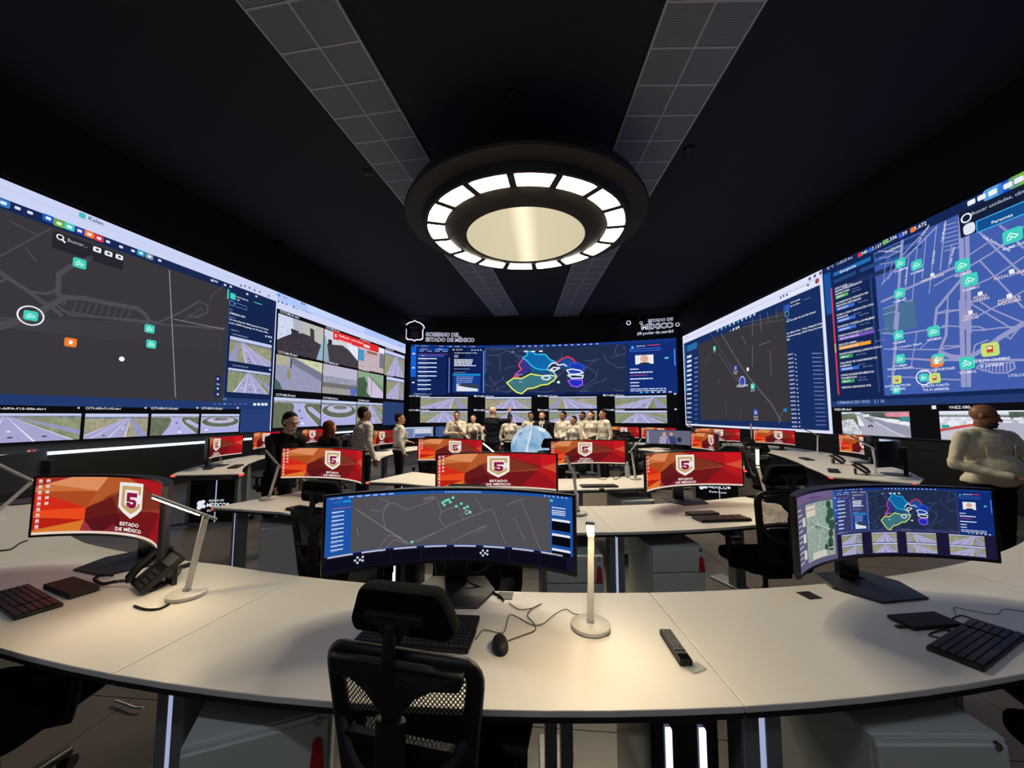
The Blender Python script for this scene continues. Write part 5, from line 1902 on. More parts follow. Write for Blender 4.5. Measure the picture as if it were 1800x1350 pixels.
def papers(b):
    b.rect(0, 0, 1, 1, (150, 166, 206), 1)
    b.rect(0, 0, 1, .1, (190, 205, 235), 2)
    b.rect(.05, .15, .45, .95, (116, 132, 176), 2, .2)
    b.rect(.5, .15, .95, .6, (206, 212, 226), 2, .2)
    b.rect(.5, .65, .95, .95, (90, 106, 160), 2, .2)


def two_people(b):
    b.rect(0, 0, 1, 1, (104, 106, 128), 1)
    b.rect(.02, .05, .06, .95, (160, 164, 184), 2)
    for x, c in ((.36, (170, 160, 190)), (.5, (60, 70, 120))):
        b.poly([(x - .1, 1), (x - .08, .5), (x - .02, .4), (x + .04, .4), (x + .1, .5), (x + .12, 1)], c, 2)
        b.disc(x + .01, .28, .045, (206, 160, 140), 3, 14)
    b.disc(.68, .65, .06, (40, 44, 60), 2, 12)


def blue_app(b):
    b.rect(0, 0, 1, 1, (48, 84, 150), 1)
    b.rect(.1, .1, .7, .8, (74, 90, 130), 2)
    b.bars(.75, .15, .95, 6, .1, .03, (190, 210, 245), 3)


PICS = {}


def mon_picture(kind):
    if kind not in PICS:
        c_ = Canvas(R=MR, step=0.05)
        w, h = MW - 0.02, MH - 0.016
        b = Sub(c_, lambda x, y: (-w / 2 + w * x, MZ + h / 2 - h * y))
        c_.clip = (-w / 2, MZ - h / 2, w / 2, MZ + h / 2)
        {'wall': wallpaper, 'map': street_map, 'half': half_map, 'papers': papers, 'people': two_people, 'blue': blue_app}[kind](b)
        PICS[kind] = c_.build('picture', None, M_mon_screen, 0.0003)
        me = PICS[kind].data
        bpy.data.objects.remove(PICS[kind])
        PICS[kind] = me
    return PICS[kind]


def curved_slab(R, w, z0, z1, y_front, y_back, n=18, bulge=0.0):
    mb = MB()
    pts, fs = [], []
    for i in range(n + 1):
        u = -w / 2 + w * i / n
        th = u / R
        e = 1 - abs(2 * i / n - 1) ** 2
        for r, zz in ((R - y_front, (z0, z1)), (R + y_back + bulge * e, (z0, z1))):
            for z in zz:
                k = 1.0
                pts.append((r * math.sin(th), r * math.cos(th) - R, z if r < R else MZ + (z - MZ) * (1 - .0 * e)))
    for i in range(n):
        a, b_ = 4 * i, 4 * i + 4
        fs += [(a, b_, b_ + 1, a + 1), (a + 2, a + 3, b_ + 3, b_ + 2), (a + 1, b_ + 1, b_ + 3, a + 3), (a, a + 2, b_ + 2, b_)]
    fs += [(0, 1, 3, 2), (4 * n, 4 * n + 2, 4 * n + 3, 4 * n + 1)]
    return mb.add(pts, fs)


def make_monitor_parts():
    sh = curved_slab(MR, MW, MZ - MH / 2, MZ + MH / 2, -0.004, 0.018, bulge=0.05)
    shell = sh.mesh('shell', M_shell, smooth=35)
    bz = MB()
    for z0, z1 in ((MZ - MH / 2 - .006, MZ - MH / 2 + .006), (MZ + MH / 2 - .006, MZ + MH / 2 + .003)):
        c_ = curved_slab(MR, MW + .006, z0, z1, 0.004, 0.012)
        bz.add(c_.v, c_.f)
    for sx in (-1, 1):
        th0 = sx * (MW / 2 - .002) / MR
        M = Matrix.Rotation(-th0, 3, 'Z')
        bz.box((MR * math.sin(th0), MR * math.cos(th0) - MR, MZ), (.011, .016, MH + .006), M=M)
    bezel = bz.mesh('bezel', M_bezel, smooth=35)
    col = MB()
    col.prism(round_poly([(-.06, .075), (.06, .075), (.045, .125), (-.045, .125)], .012), 0.005, MZ + .08)
    col.box((0, .065, MZ), (.14, .05, .12))
    column = col.mesh('stand_column', M_bezel)
    base = MB().prism([(-.13, -.17), (.13, -.17), (.2, .0), (.14, .16), (-.14, .16), (-.2, .0)], 0.0, 0.009).mesh('stand_base', M_base)
    return shell, bezel, column, base


MON = make_monitor_parts()


def monitor(label, P, face, kind='wall', z=0.752, flip=False):
    f = Vector((face.x, face.y, 0)).normalized()
    t = thing('curved_monitor', label, 'monitor', (P.x, P.y, z), math.atan2(f.x, -f.y), 'curved ultrawide monitors')
    for nm, me in zip(('shell', 'bezel', 'stand_column', 'stand_base'), MON):
        o = linkmesh(nm, me, t)
        if nm in ('stand_base', 'stand_column'):
            md = o.modifiers.new('bevel', 'BEVEL')
            md.width = .003
            md.limit_method = 'ANGLE'
    linkmesh('picture', mon_picture(kind), t, (0, -0.0055, 0))
    return t


def mon_ends(label, pl, dl, pr, dr, kind='wall'):
    """screen ends given by image column and depth"""
    y = 875
    A, B = at_d(pl, y, dl), at_d(pr, y, dr)
    mid = (A + B) / 2
    d = B - A
    f = Vector((d.y, -d.x, 0)).normalized()
    if f.dot(EYE - mid) < 0:
        f = -f
    sag = MR * (1 - math.cos(MW / 2 / MR))
    P = mid - f * sag
    return monitor(label, P, f, kind)


mon_ends('curved monitor with a grey street map, nearest to the camera', 569, 1.72, 1011, 1.73, 'map')
mon_ends('curved monitor with red wallpaper and shield beside the black phone', 56, 2.27, 291, 1.92)
mon_ends('curved monitor showing the state map above four road pictures', 1398, 1.70, 1744, 1.88, 'half')
mon_ends('red wallpaper monitor in front of the man in black', 497, 4.25, 629, 3.92)
mon_ends('red wallpaper monitor with the largest gold shield, in the centre', 766, 3.53, 980, 3.56)
mon_ends('red wallpaper monitor left of the glowing upright lamp', 1130, 3.5, 1313, 3.82)
mon_ends('red wallpaper monitor half hidden below the bald man in navy', 727, 5.95, 854, 5.5)
mon_ends('red wallpaper monitor right of the globe above the water bottle', 966, 5.3, 1103, 5.5)
monitor('monitor seen from behind at the left edge of the picture', polar(6.86, -44.5), Vector((-.72, -.69, 0)), 'wall')


def ang_for(px, R, lo, hi):
    best = None
    for k in range(401):
        a = lo + (hi - lo) * k / 400
        p = polar(R, a) - EYE
        x = 900 + FPX * p.dot(_r) / p.dot(_f)
        if best is None or abs(x - px) < best[0]:
            best = (abs(x - px), a)
    return best[1]


def bank_mon(label, px, R, lo, hi, kind='wall', turn=0, pos=None):
    P = pos if pos is not None else polar(R, ang_for(px, R, lo, hi))
    f = (RC - P)
    f.z = 0
    f = Matrix.Rotation(rad(turn), 3, 'Z') @ f.normalized()
    return monitor(label, P, f, kind)


bank_mon('small red monitor seen obliquely above the left logo panel', 372, 5.72, -90, -50, turn=-6)
bank_mon('small red monitor with white note behind the man in black', 462, 5.85, -110, -66, turn=-4)
bank_mon('small red monitor left of the woman with brown hair', 545, 5.9, -130, -90, turn=6)
bank_mon('dark monitor back between the woman and the white shirted man', 594, 3.65, -100, -66, 'papers', turn=20)
bank_mon('small red monitor right of the standing white shirted man', 668, 3.7, -140, -90, turn=0)
bank_mon('small monitor with pale papers at the far left', 728, 5.1, -160, -130, 'papers')
bank_mon('small blue monitor behind the far left chairs', 790, 5.1, -165, -140, 'blue')
bank_mon('small orange monitor behind the woman holding a bag', 845, 5.7, -178, -150)
bank_mon('small red monitor behind the man with folded papers', 912, 5.7, -190, -165)
bank_mon('small red monitor far behind the group on the right', 1098, 5.1, 140, 176)
bank_mon('small red monitor behind the grey picture monitor', 1164, 5.1, 125, 160)
bank_mon('monitor showing two seated people in grey', 1182, 3.6, 100, 135, 'people', turn=30)
bank_mon('red monitor behind the upper lamp cluster on the right', 1252, 0, 0, 0, pos=Vector((4.75, 11.2, 0)), turn=25)
bank_mon('small red monitor under the leaning lamp on the right', 1265, 0, 0, 0, pos=polar(3.6, 86), turn=6)
bank_mon('small red monitor with shield right of the upright lamp', 1361, 0, 0, 0, pos=Vector((5.72, 10.14, 0)), turn=4)
bank_mon('small red monitor beside the bent lamp on the right', 1478, 0, 0, 0, pos=Vector((5.66, 7.5, 0)), turn=-10)
bank_mon('monitor seen almost from behind at the red tipped desk', 1535, 0, 0, 0, pos=Vector((4.98, 6.05, 0)), kind='papers', turn=-17)


# ------------------------------------------------------------------ office chairs
def make_chair():
    t = thing('office_chair', '', 'chair')
    for k in range(5):
        a = 2 * math.pi * k / 5 + .3
        d = Vector((math.cos(a), math.sin(a), 0))
        L = MB()
        L.tube([d * .03 + Vector((0, 0, .1)), d * .16 + Vector((0, 0, .098)), d * .3 + Vector((0, 0, .075))], .02, 8)
        lg = L.build('base_leg', M_blk, t, smooth=50)
        c_ = d * .3
        sd = Vector((-d.y, d.x, 0))
        MB().cyl(c_ - sd * .022 + Vector((0, 0, .028)), c_ + sd * .022 + Vector((0, 0, .028)), .028, n=14).build('castor', M_blk2, lg, smooth=50)
    MB().cyl((0, 0, .08), (0, 0, .26), .028, n=14).cyl((0, 0, .26), (0, 0, .4), .018, n=14).build('gas_cylinder', M_blk, t, smooth=50)
    MB().box((0, -.02, .4), (.2, .28, .05)).build('tilt_mechanism', M_blk2, t, bevel=.012)
    st = MB().prism(round_poly([(-.25, -.22), (.25, -.22), (.26, .24), (-.26, .24)], .09, 6), .425, .5)
    st.build('seat', M_fabric, t, bevel=.025, smooth=60)
    # back: frame, mesh, yoke, lumbar, all slightly reclined
    Mr = Matrix.Rotation(rad(7), 3, 'X')

    def back(p):          # (x, depth, height above seat pivot)
        x, y, z = p
        curve = -.10 * (x / .24) ** 2 * -1 * .35
        v = Vector((x, y + curve, z))
        return Mr @ v + Vector((0, -.235, .46))
    out = round_poly([(-.17, .06), (.17, .06), (.222, .52), (-.222, .52)], [.06, .06, .07, .07], 6)
    fr = MB()
    fr.tube([back((x, 0, z)) for x, z in out], .02, 10, closed=True, flat=(.02, .026))
    fr.build('back_frame', M_blk, t, smooth=60)
    ms = MB()
    W = lambda z: .17 + (.222 - .17) * (z - .06) / .46 - .01
    pitch, wd = .0125, .0042
    for sgn in (-1, 1):
        k = -40
        while k < 80:
            c0 = k * pitch
            seg = []
            for i in range(25):
                z = .07 + (.51 - .07) * i / 24
                x = sgn * ((z - .07) * .75 - c0 * 1.0) + (0.2 * sgn)
                if abs(x) <= W(z):
                    seg.append((x, z))
            if len(seg) > 1:
                for (xa, za), (xb, zb) in zip(seg, seg[1:]):
                    ms.add([back((xa - wd / 2, .002 * sgn, za)), back((xa + wd / 2, .002 * sgn, za)), back((xb + wd / 2, .002 * sgn, zb)), back((xb - wd / 2, .002 * sgn, zb))], [(0, 1, 2, 3)])
            k += 1
    ms.build('mesh_back', M_meshf, t, kind='stuff', label='black woven mesh of the backrest')
    lum = MB()
    lum.tube([back(p) for p in smooth_path([(-.195, -.01, .3), (-.12, -.045, .225), (0, -.06, .2), (.12, -.045, .225), (.195, -.01, .3)], 5)], .012, 8, flat=(.012, .018))
    lum.build('lumbar_bow', M_blk2, t, smooth=60)
    lp = MB().prism(round_poly([(-.165, .05), (.165, .05), (.18, .3), (-.18, .3)], .05), -.03, -.008, M=Matrix(((1, 0, 0), (0, 0, 1), (0, 1, 0))))
    lp.v = [tuple(back(p)) for p in lp.v]
    lp.build('lumbar_pad', M_blk, t)
    yk = MB().prism([(-.19, .475), (-.12, .478), (-.075, .455), (-.05, .425), (-.03, .41), (-.022, .38), (.022, .38), (.03, .41), (.05, .425), (.075, .455), (.12, .478), (.19, .475), (.2, .52), (.1, .535), (-.1, .535), (-.2, .52)], -.05, -.018, M=Matrix(((1, 0, 0), (0, 0, 1), (0, 1, 0))))
    yk.v = [tuple(back(p)) for p in yk.v]
    yk.build('headrest_yoke', M_blk2, t, bevel=.008)
    sp = MB()
    sp.tube([back((0, -.04, .385)), back((0, -.05, .3)), back((0, -.075, .14)), Vector((0, -.16, .41)), Vector((0, -.02, .4))], .03, 8, flat=(.02, .045))
    sp.build('spine', M_blk, t, smooth=50)
    ps = MB()
    ps.tube([back((0, -.03, .45)), back((0, -.04, .56)), back((0, -.02, .64))], .018, 10)
    ps.prism([(-.085, .66), (.085, .66), (.085, .635), (.05, .63), (.02, .58), (-.02, .58), (-.05, .63), (-.085, .635)], -.01, .012, M=None)
    n0 = len(ps.v) - 16
    ps.v = ps.v[:n0] + [tuple(back((p[0], -.012 + p[2], p[1]))) for p in ps.v[n0:]]
    ps.build('headrest_bracket', M_blk2, t, bevel=.005)
    hr = MB()
    poly = round_poly([(-.15, .575), (.15, .575), (.163, .6), (.12, .715), (-.12, .715), (-.163, .6)], .03, 5)
    n = len(poly)
    pts, fs = [], []
    for k, (dy, s) in enumerate(((.0, .97), (.01, 1.0), (.04, 1.0), (.055, .93))):
        for x, z in poly:
            zc = .645
            pts.append(back((x * s, dy + .0 + .55 * x * x, zc + (z - zc) * s)))
    for k in range(3):
        for i in range(n):
            j = (i + 1) % n
            fs.append((k * n + i, k * n + j, (k + 1) * n + j, (k + 1) * n + i))
    fs += [tuple(range(n - 1, -1, -1)), tuple(range(3 * n, 4 * n))]
    hr.add(pts, fs)
    hr.build('headrest', M_fabric, t, smooth=50)
    for sx in (-1, 1):
        ar = MB()
        ar.tube([(sx * .2, -.02, .42), (sx * .28, -.02, .43), (sx * .29, -.02, .5), (sx * .29, -.01, .63)], .02, 8)
        arm = ar.build('armrest_post', M_blk, t, smooth=50)
        MB().prism(round_poly([(-.042, -.13), (.042, -.13), (.035, .13), (-.035, .13)], .03), .63, .658).build('armrest_pad', M_blk2, arm, bevel=.008, loc=(sx * .285, 0, 0))
    return t


chair0 = make_chair()
CG = 'black mesh office chairs'


def face(p, q):
    d = Vector(q) - Vector(p)
    return math.degrees(math.atan2(-d.x, d.y))


chairs = [((-.37, 1.37), -8, .957, 'black mesh office chair with headrest nearest to the camera'),
          ((-1.42, 2.72), -12, 1.0, 'black office chair before the left red monitor of the second row'), ((-.47, 2.66), -4, 1.0, 'black office chair just behind the nearest monitor'),
          ((1.68, 3.25), 8, 1.06, 'black office chair turned sideways right of the centre'), ((.06, 6.3), 4, 1.06, 'black office chair between the globe and the red monitor'),
          ((-2.13, 1.4), 10, 1.0, 'black office chair cut off at the lower left'), ((1.9, 1.45), -12, 1.0, 'black office chair cut off at the lower right'),
          ((-4.35, 5.95), 62, 1.0, 'black office chair tucked in at the left logo panel'), ((-2.1, 6.9), 20, 1.05, 'black office chair behind the half hidden red monitor'),
          ((3.55, 6.45), -70, 1.0, 'black office chair at the red tipped desk on the right'), ((4.0, 7.6), -80, 1.0, 'black office chair behind the other one at the right bank'),
          ((-2.75, 11.4), -20, 1.0, 'far black office chair, left one before the pale monitors'), ((-2.0, 11.7), 10, 1.0, 'far black office chair, right one before the pale monitors'),
          ((1.95, 11.6), 0, 1.0, 'far black office chair before the red monitors on the right'), ((2.2, 10.4), -40, 1.0, 'far black office chair beside the grey picture monitor'), ((2.0, 8.6), -60, 1.0, 'black office chair left of the leaning lamp'),
          ((-4.6, 8.3), 95, 1.0, 'black office chair behind the woman with brown hair')]
for i, (p, a, sz, lab) in enumerate(chairs):
    o = chair0 if i == 0 else copy_tree(chair0)
    o.location = (p[0], p[1], 0)
    o.rotation_euler = (0, 0, rad(a))
    o.scale = (1, 1, sz)
    o['label'] = lab
    o['group'] = CG


# ------------------------------------------------------------------ keyboards, boxes, phones, mice
def make_keyboard():
    t = thing('keyboard', '', 'keyboard')
    MB().prism(round_poly([(-.22, -.07), (.22, -.07), (.22, .07), (-.22, .07)], .008), 0, .014).build('body', M_kb, t, bevel=.003)
    k = MB()
    for r in range(6):
        y = -.056 + r * .0215
        x = -.21
        c_ = 0
        while x < .2:
            w = .11 if (r == 0 and c_ == 3) else .0175
            if not (.085 < x < .09):
                k.box((x + w / 2, y, .017), (w - .003, .0175, .007))
            x += w
            c_ += 1
    k.build('keycaps', M_key, t, kind='stuff', label='black keycaps')
    return t


kb0 = make_keyboard()
kbs = [((1.59, 1.65), 31, 'black keyboard at the right edge of the front desk'), ((-2.38, 1.62), -21, 'black keyboard left of the coiled phone cord'), ((-.5, 1.5), -2, 'black keyboard hidden behind the nearest headrest'), ((1.42, 3.36), 12, 'black keyboard on the second row right desk'),
       ((-2.12, 3.33), -22, 'black keyboard on the pointed left desk'), ((-5.1, 6.0), -62, 'black keyboard on the left bank'), ((4.35, 6.35), 58, 'black keyboard at the red tipped desk'), ((5.0, 8.0), 75, 'black keyboard farther along the right bank'), ((.62, 4.75), 9, 'dark keyboard on the desk with the bottle')]
for i, (p, a, lab) in enumerate(kbs):
    o = kb0 if i == 0 else copy_tree(kb0)
    o.location = (p[0], p[1], .7515)
    o.rotation_euler = (0, 0, rad(a))
    o['label'] = lab
    o['group'] = 'black keyboards'


def flat_box(label, p, a, size):
    t = thing('dock_box', label, 'device', (p[0], p[1], .7515), rad(a), 'flat black dock boxes')
    MB().box((0, 0, size[2] / 2 + .002), size).build('case', M_blk2, t, bevel=.003)
    MB().box((-size[0] / 2 - .02, -.02, .006), (.045, .014, .006)).build('plug', M_blk, t)
    for sx in (-1, 1):
        MB().box((sx * size[0] * .4, 0, .001), (.02, size[1] * .7, .003)).build('rubber_foot', M_blk, t)
    return t


flat_box('flat black dock box left of the phone', (-2.31, 1.75), -18, (.27, .105, .024))
flat_box('flat black dock box before the state map monitor', (1.54, 1.795), 12, (.23, .1, .014))
flat_box('flat black dock box behind the second row keyboard', (1.33, 3.52), 14, (.26, .1, .016))
flat_box('flat black dock box half hidden by the nearest headrest', (-.36, 1.6), 0, (.16, .1, .02))
flat_box('flat dark dock box on the left bank', (-5.35, 5.75), -60, (.2, .12, .02))


def make_mouse():
    t = thing('mouse', '', 'mouse')
    b_ = MB()
    n, m = 16, 8
    pts, fs = [], []
    for j in range(m + 1):
        ph = (math.pi / 2) * j / m
        for k in range(n):
            a = 2 * math.pi * k / n
            pts.append((.031 * math.cos(a) * math.cos(ph) ** .6 if j < m else 0, .056 * math.sin(a) * math.cos(ph) ** .6 if j < m else 0, .034 * math.sin(ph)))
    for j in range(m):
        for k in range(n):
            l = (k + 1) % n
            fs.append((j * n + k, j * n + l, (j + 1) * n + l, (j + 1) * n + k))
    fs.append(tuple(range(n - 1, -1, -1)))
    b_.add(pts, fs).build('shell', M_blk2, t, smooth=60)
    MB().cyl((-.004, .03, .027), (.004, .03, .027), .009, n=10).build('scroll_wheel', M_blk, t)
    return t


ms0 = make_mouse()
for i, (p, a, lab) in enumerate([((-.175, 1.475), 12, 'black computer mouse right of the nearest headrest'), ((.62, 4.5), -10, 'black computer mouse below the right red monitor'), ((-1.72, 3.2), 0, 'black computer mouse seen through the left chair back')]):
    o = ms0 if i == 0 else copy_tree(ms0)
    o.location = (p[0], p[1], .7515)
    o.rotation_euler = (0, 0, rad(a))
    o['label'] = lab


def phone(label, p, a, cord=True):
    t = thing('desk_phone', label, 'telephone', (p[0], p[1], .7515), rad(a), 'black desk phones')
    M = Matrix.Rotation(rad(38), 3, 'X')
    off = Vector((0, -.01, .012))
    fb = lambda c_, s_: [M @ Vector(c_) + off, s_]
    b_ = MB()
    c_, s_ = fb((.02, .1, .0), (.18, .2, .028))
    b_.box(c_, s_, M=M)
    b_.build('body', M_blk2, t, bevel=.006)
    c_, s_ = fb((.045, .16, .017), (.11, .055, .006))
    MB().box(c_, s_, M=M).build('display', mat('phone display', (92, 98, 104), rough=.25), t)
    k = MB()
    for r in range(4):
        for q_ in range(3):
            c_, s_ = fb((.015 + .03 * q_, .02 + .024 * r, .017), (.022, .016, .006))
            k.box(c_, s_, M=M)
    k.build('buttons', mat('dark phone key', (52, 54, 60), rough=.5), t, kind='stuff')
    h = MB()
    path = [M @ Vector(q_) + off for q_ in ((-.055, .01, .02), (-.055, .02, .04), (-.055, .06, .052), (-.055, .15, .052), (-.055, .19, .04), (-.055, .2, .02))]
    h.tube(path, .02, 8)
    h.build('handset', M_blk, t, smooth=50)
    MB().box((.02, .12, .04), (.12, .02, .08)).build('foot_stand', M_blk, t)
    if cord:
        P = smooth_path([(-.07, .0, .03), (-.12, -.06, .03), (-.2, -.09, .012), (-.32, -.1, .012), (-.36, -.06, .012), (-.3, -.04, .014)], 10)
        pts = []
        for i in range((len(P) - 1) * 6):
            f = i / 6
            k_ = int(f)
            q_ = P[k_].lerp(P[k_ + 1], f - k_)
            an = i * 1.05
            pts.append(q_ + Vector((0, math.cos(an) * .006, math.sin(an) * .006)))
        MB().tube(pts, .0028, 5).build('coiled_cord', M_cable, t, smooth=60, label='coiled black cord lying on the desk')
    return t


phone('black desk phone with coiled cord left of the lit lamp', (-1.99, 1.78), -30)
phone('black desk phone at the red tipped desk on the right', (4.55, 6.0), 60, False)
phone('black desk phone between the right bank monitors', (5.15, 7.3), 70, False)


def px_cable(label, pts, r=.003, m=None, z=.755):
    P = [at_z(x, y, z + (h[0] if h else 0)) for x, y, *h in pts]
    c = P[0]
    mb = MB().tube([p - c for p in smooth_path(P, 6)], r, 6)
    o = mb.build('cable', m or M_cable, smooth=60, loc=c)
    return tag(o, label, 'cable', 'loose cables')


px_cable('grey mouse cable looping beside the nearest monitor base', [(893, 1126), (915, 1118), (940, 1108), (938, 1095), (927, 1082), (935, 1070), (952, 1061), (935, 1069), (912, 1071), (895, 1060)], .0022, M_cable_g)
px_cable('thin pale cable running from the centre lamp to the left', [(1032, 1080), (1010, 1079), (995, 1071), (975, 1080), (955, 1096), (935, 1098), (910, 1085), (895, 1082), (885, 1112), (860, 1108), (848, 1108), (836, 1124)], .002, M_cable_g)
px_cable('black cable hanging from the nearest monitor to the desk port', [(822, 1022, .03), (850, 1035), (875, 1046), (885, 1055)], .006)
px_cable('black cable from the state map monitor to the port', [(1480, 1005, .05), (1510, 1015, .01), (1530, 1020), (1536, 1027)], .005)
px_cable('black cable arching over the keyboard at the right edge', [(1670, 1090), (1690, 1082), (1720, 1092), (1760, 1106), (1800, 1122)], .003)
px_cable('black cable loop between dock box and right keyboard', [(1655, 1095), (1670, 1108), (1678, 1115), (1660, 1107), (1640, 1112), (1634, 1117), (1655, 1122)], .003)
px_cable('thin grey wire lying beyond the right keyboard', [(1680, 1080), (1678, 1068), (1705, 1073), (1750, 1080), (1765, 1071), (1800, 1075)], .0016, M_cable_g)
px_cable('short black cord beside the lit lamp base', [(236, 1065), (255, 1071), (280, 1070), (297, 1062)], .005)
px_cable('black cable tangle behind the phone', [(290, 985), (297, 1000), (285, 1012), (275, 1025), (300, 1010), (318, 998), (312, 1012), (290, 1022), (270, 1032)], .004)
px_cable('black monitor cable by the phone', [(262, 1000), (280, 1008), (300, 1006), (310, 1003)], .005)
px_cable('dark cable curl at the left edge', [(0, 968), (20, 965), (35, 955), (48, 950)], .005)
px_cable('thin cable lying on the desk with the bottle', [(1045, 838), (1056, 842), (1062, 843), (1070, 838), (1075, 836), (1082, 843), (1095, 836), (1105, 840)], .004)
px_cable('thin cable behind the second row monitor', [(1190, 884), (1206, 872), (1215, 880), (1225, 885), (1212, 886)], .004)
px_cable('white cable on the floor at the lower left', [(203, 1232), (220, 1238), (236, 1244), (252, 1244)], .006, mat('white cable', (200, 200, 200)), .02)


# remote control
A_, B_ = at_z(1172, 1119, .752), at_z(1203, 1166, .752)
c = (A_ + B_) / 2
d = (A_ - B_)
t = thing('remote_control', 'black remote control lying on the front desk', 'remote', c, math.atan2(-d.x, d.y))
Lr = .195
MB().prism(round_poly([(-.023, -Lr / 2), (.023, -Lr / 2), (.023, Lr / 2), (-.023, Lr / 2)], .008), 0, .02).build('case', M_blk2, t, bevel=.004)
k = MB()
for r in range(11):
    for q_ in range(3):
        k.box((-.013 + .013 * q_, .085 - .012 * r, .0215), (.009, .008, .004))
k.build('buttons', mat('grey remote button', (96, 96, 100), rough=.5), t, kind='stuff')
MB().box((0, -Lr / 2 + .02, .0205), (.036, .03, .002)).build('label_plate', M_gloss, t)
o = MB().prism(round_poly([(-.03, -.02), (.03, -.02), (.03, .02), (-.03, .02)], .004), 0, .002).build('clear_tag', mat('clear plastic', (200, 206, 200), rough=.2, alpha=.5), loc=(c.x + .035, c.y - .1, .752))
o.rotation_euler = (0, 0, .5)
tag(o, 'clear plastic tag beneath the end of the remote control', 'tag')

# water bottle
p = at_z(1103, 838, .752)
t = thing('water_bottle', 'clear plastic water bottle on the third row desk', 'bottle', p)
MB().lathe([(0, 0), (.03, 0), (.032, .01), (.032, .13), (.027, .15), (.013, .18), (.013, .19)], 20).build('body', mat('clear bottle plastic', (225, 230, 235), rough=.1, alpha=.55), t, smooth=40)
MB().lathe([(.015, .186), (.015, .203), (0, .204)], 16).build('cap', mat('white bottle cap', (235, 235, 235)), t, smooth=40)

# ------------------------------------------------------------------ spherical display
gp = Vector((-.3, 8.35, 0))
t = thing('globe_display', 'glowing pale blue globe display with road imagery in the room centre', 'globe', gp)
m = bpy.data.materials.new('globe picture')
m.use_nodes = True
nt = m.node_tree
nt.nodes.clear()
oo, ee, at_ = nt.nodes.new('ShaderNodeOutputMaterial'), nt.nodes.new('ShaderNodeEmission'), nt.nodes.new('ShaderNodeTexCoord')
nz, cr = nt.nodes.new('ShaderNodeTexNoise'), nt.nodes.new('ShaderNodeValToRGB')
nz.inputs['Scale'].default_value = 5
nz.inputs['Detail'].default_value = 8
cr.color_ramp.elements[0].position, cr.color_ramp.elements[1].position = .3, .72
cr.color_ramp.elements[0].color, cr.color_ramp.elements[1].color = lin((104, 168, 214)) + [1], lin((212, 232, 250)) + [1]
nt.links.new(at_.outputs['Object'], nz.inputs['Vector'])
nt.links.new(nz.outputs['Fac'], cr.inputs[0])
nt.links.new(cr.outputs[0], ee.inputs[0])
nt.links.new(ee.outputs[0], oo.inputs[0])
ee.inputs[1].default_value = .85
GR, GZ = .465, .92
MB().ell((0, 0, GZ), (GR, GR, GR), 40, 24).build('sphere', m, t, smooth=60)
gl = MB()
M_gl = emis('globe white line', (236, 246, 255), .95)
M_gd = emis('globe grey line', (110, 140, 170), .8)


def on_globe(lon, lat, k=1.004):
    a, e = rad(lon), rad(lat)
    return Vector((math.sin(a) * math.cos(e), -math.cos(a) * math.cos(e), math.sin(e))) * GR * k + Vector((0, 0, GZ))


for ln, r, m_ in (([(-6, 86), (-2, 60), (-6, 30), (-12, 0), (-16, -20)], .01, M_gl), ([(-2, 86), (4, 60), (2, 30), (-4, 0), (-8, -20)], .004, M_gd), ([(-40, 84), (-46, 60), (-52, 40), (-56, 10)], .005, M_gl), ([(60, 80), (50, 60), (46, 45)], .006, M_gl)):
    mb = MB().tube([on_globe(*q_, k=1.0) for q_ in smooth_path([(a, e, 0) for a, e in ln], 6) for q_ in [(q_.x, q_.y)]], r, 6)
    mb.build('road_line', m_, t)
for lo_, la_ in ((38, 62), (44, 56), (52, 60), (36, 52), (60, 54), (48, 48)):
    c_ = on_globe(lo_, la_, 1.0)
    MB().ell(c_, (.05, .03, .02), 8, 6).build('building_mark', M_gl, t)
MB().ell(on_globe(-42, 40, 1.0), (.035, .02, .025), 10, 6).build('dark_mark', M_gd, t)
MB().lathe([(0, 0), (.34, 0), (.34, .06), (.2, .12), (.16, .42), (.24, .5), (0, .52)], 28).build('pedestal', M_blk2, t, smooth=40)

# ------------------------------------------------------------------ ring lamp
LC = Vector((-.24 * SC, 4.6 * SC, 0))
zz = lambda z: 1.6 + (z - 1.6) * SC
t = thing('ring_lamp', 'large round ceiling lamp with a ring of sixteen glowing panels', 'ceiling lamp', (LC.x, LC.y, 0))
zP, zR, zD = zz(3.95), zz(3.85), zz(3.785)
rP, rA, rB, rD = 1.44 * SC, 1.19 * SC, .985 * SC, .725 * SC
M_lampdark = mat('dark brown lamp housing', (46, 42, 40), rough=.55)
MB().lathe([(rP, zP), (rP + .02, zP + .05), (rP - .1, zP + .3), (rP * .6, zP + .42), (0, zP + .45)], 72, cap=False).build('upper_plate', M_lampdark, t, smooth=30)
MB().lathe([(rP, zP), (rA + .1, zP - .02), (rA + .06, zR), (rA, zR), (rA, zR + .05)], 72, cap=False).build('outer_housing', M_lampdark, t, smooth=30)
MB().lathe([(rB, zR + .05), (rB, zR), (rD + .08, zD), (rD + .03, zD - .0), (rD, zD), (rD, zD + .05)], 72, cap=False).build('inner_housing', M_lampdark, t, smooth=30)
M_seg = emis('warm white lamp panel', (255, 239, 208), RING_GLOW)
N = 16
seg = MB()
gap = .075
pts = []
k = 8
for i in range(k + 1):
    a = (2 * math.pi / N - gap) * (i / k - .5)
    for r in (rB + .015, rA - .015):
        pts.append((r * math.cos(a), r * math.sin(a), zR + .004))
for i in range(k + 1):
    a = (2 * math.pi / N - gap) * (i / k - .5)
    for r in (rB + .015, rA - .015):
        pts.append((r * math.cos(a), r * math.sin(a), zR + .03))
fs = []
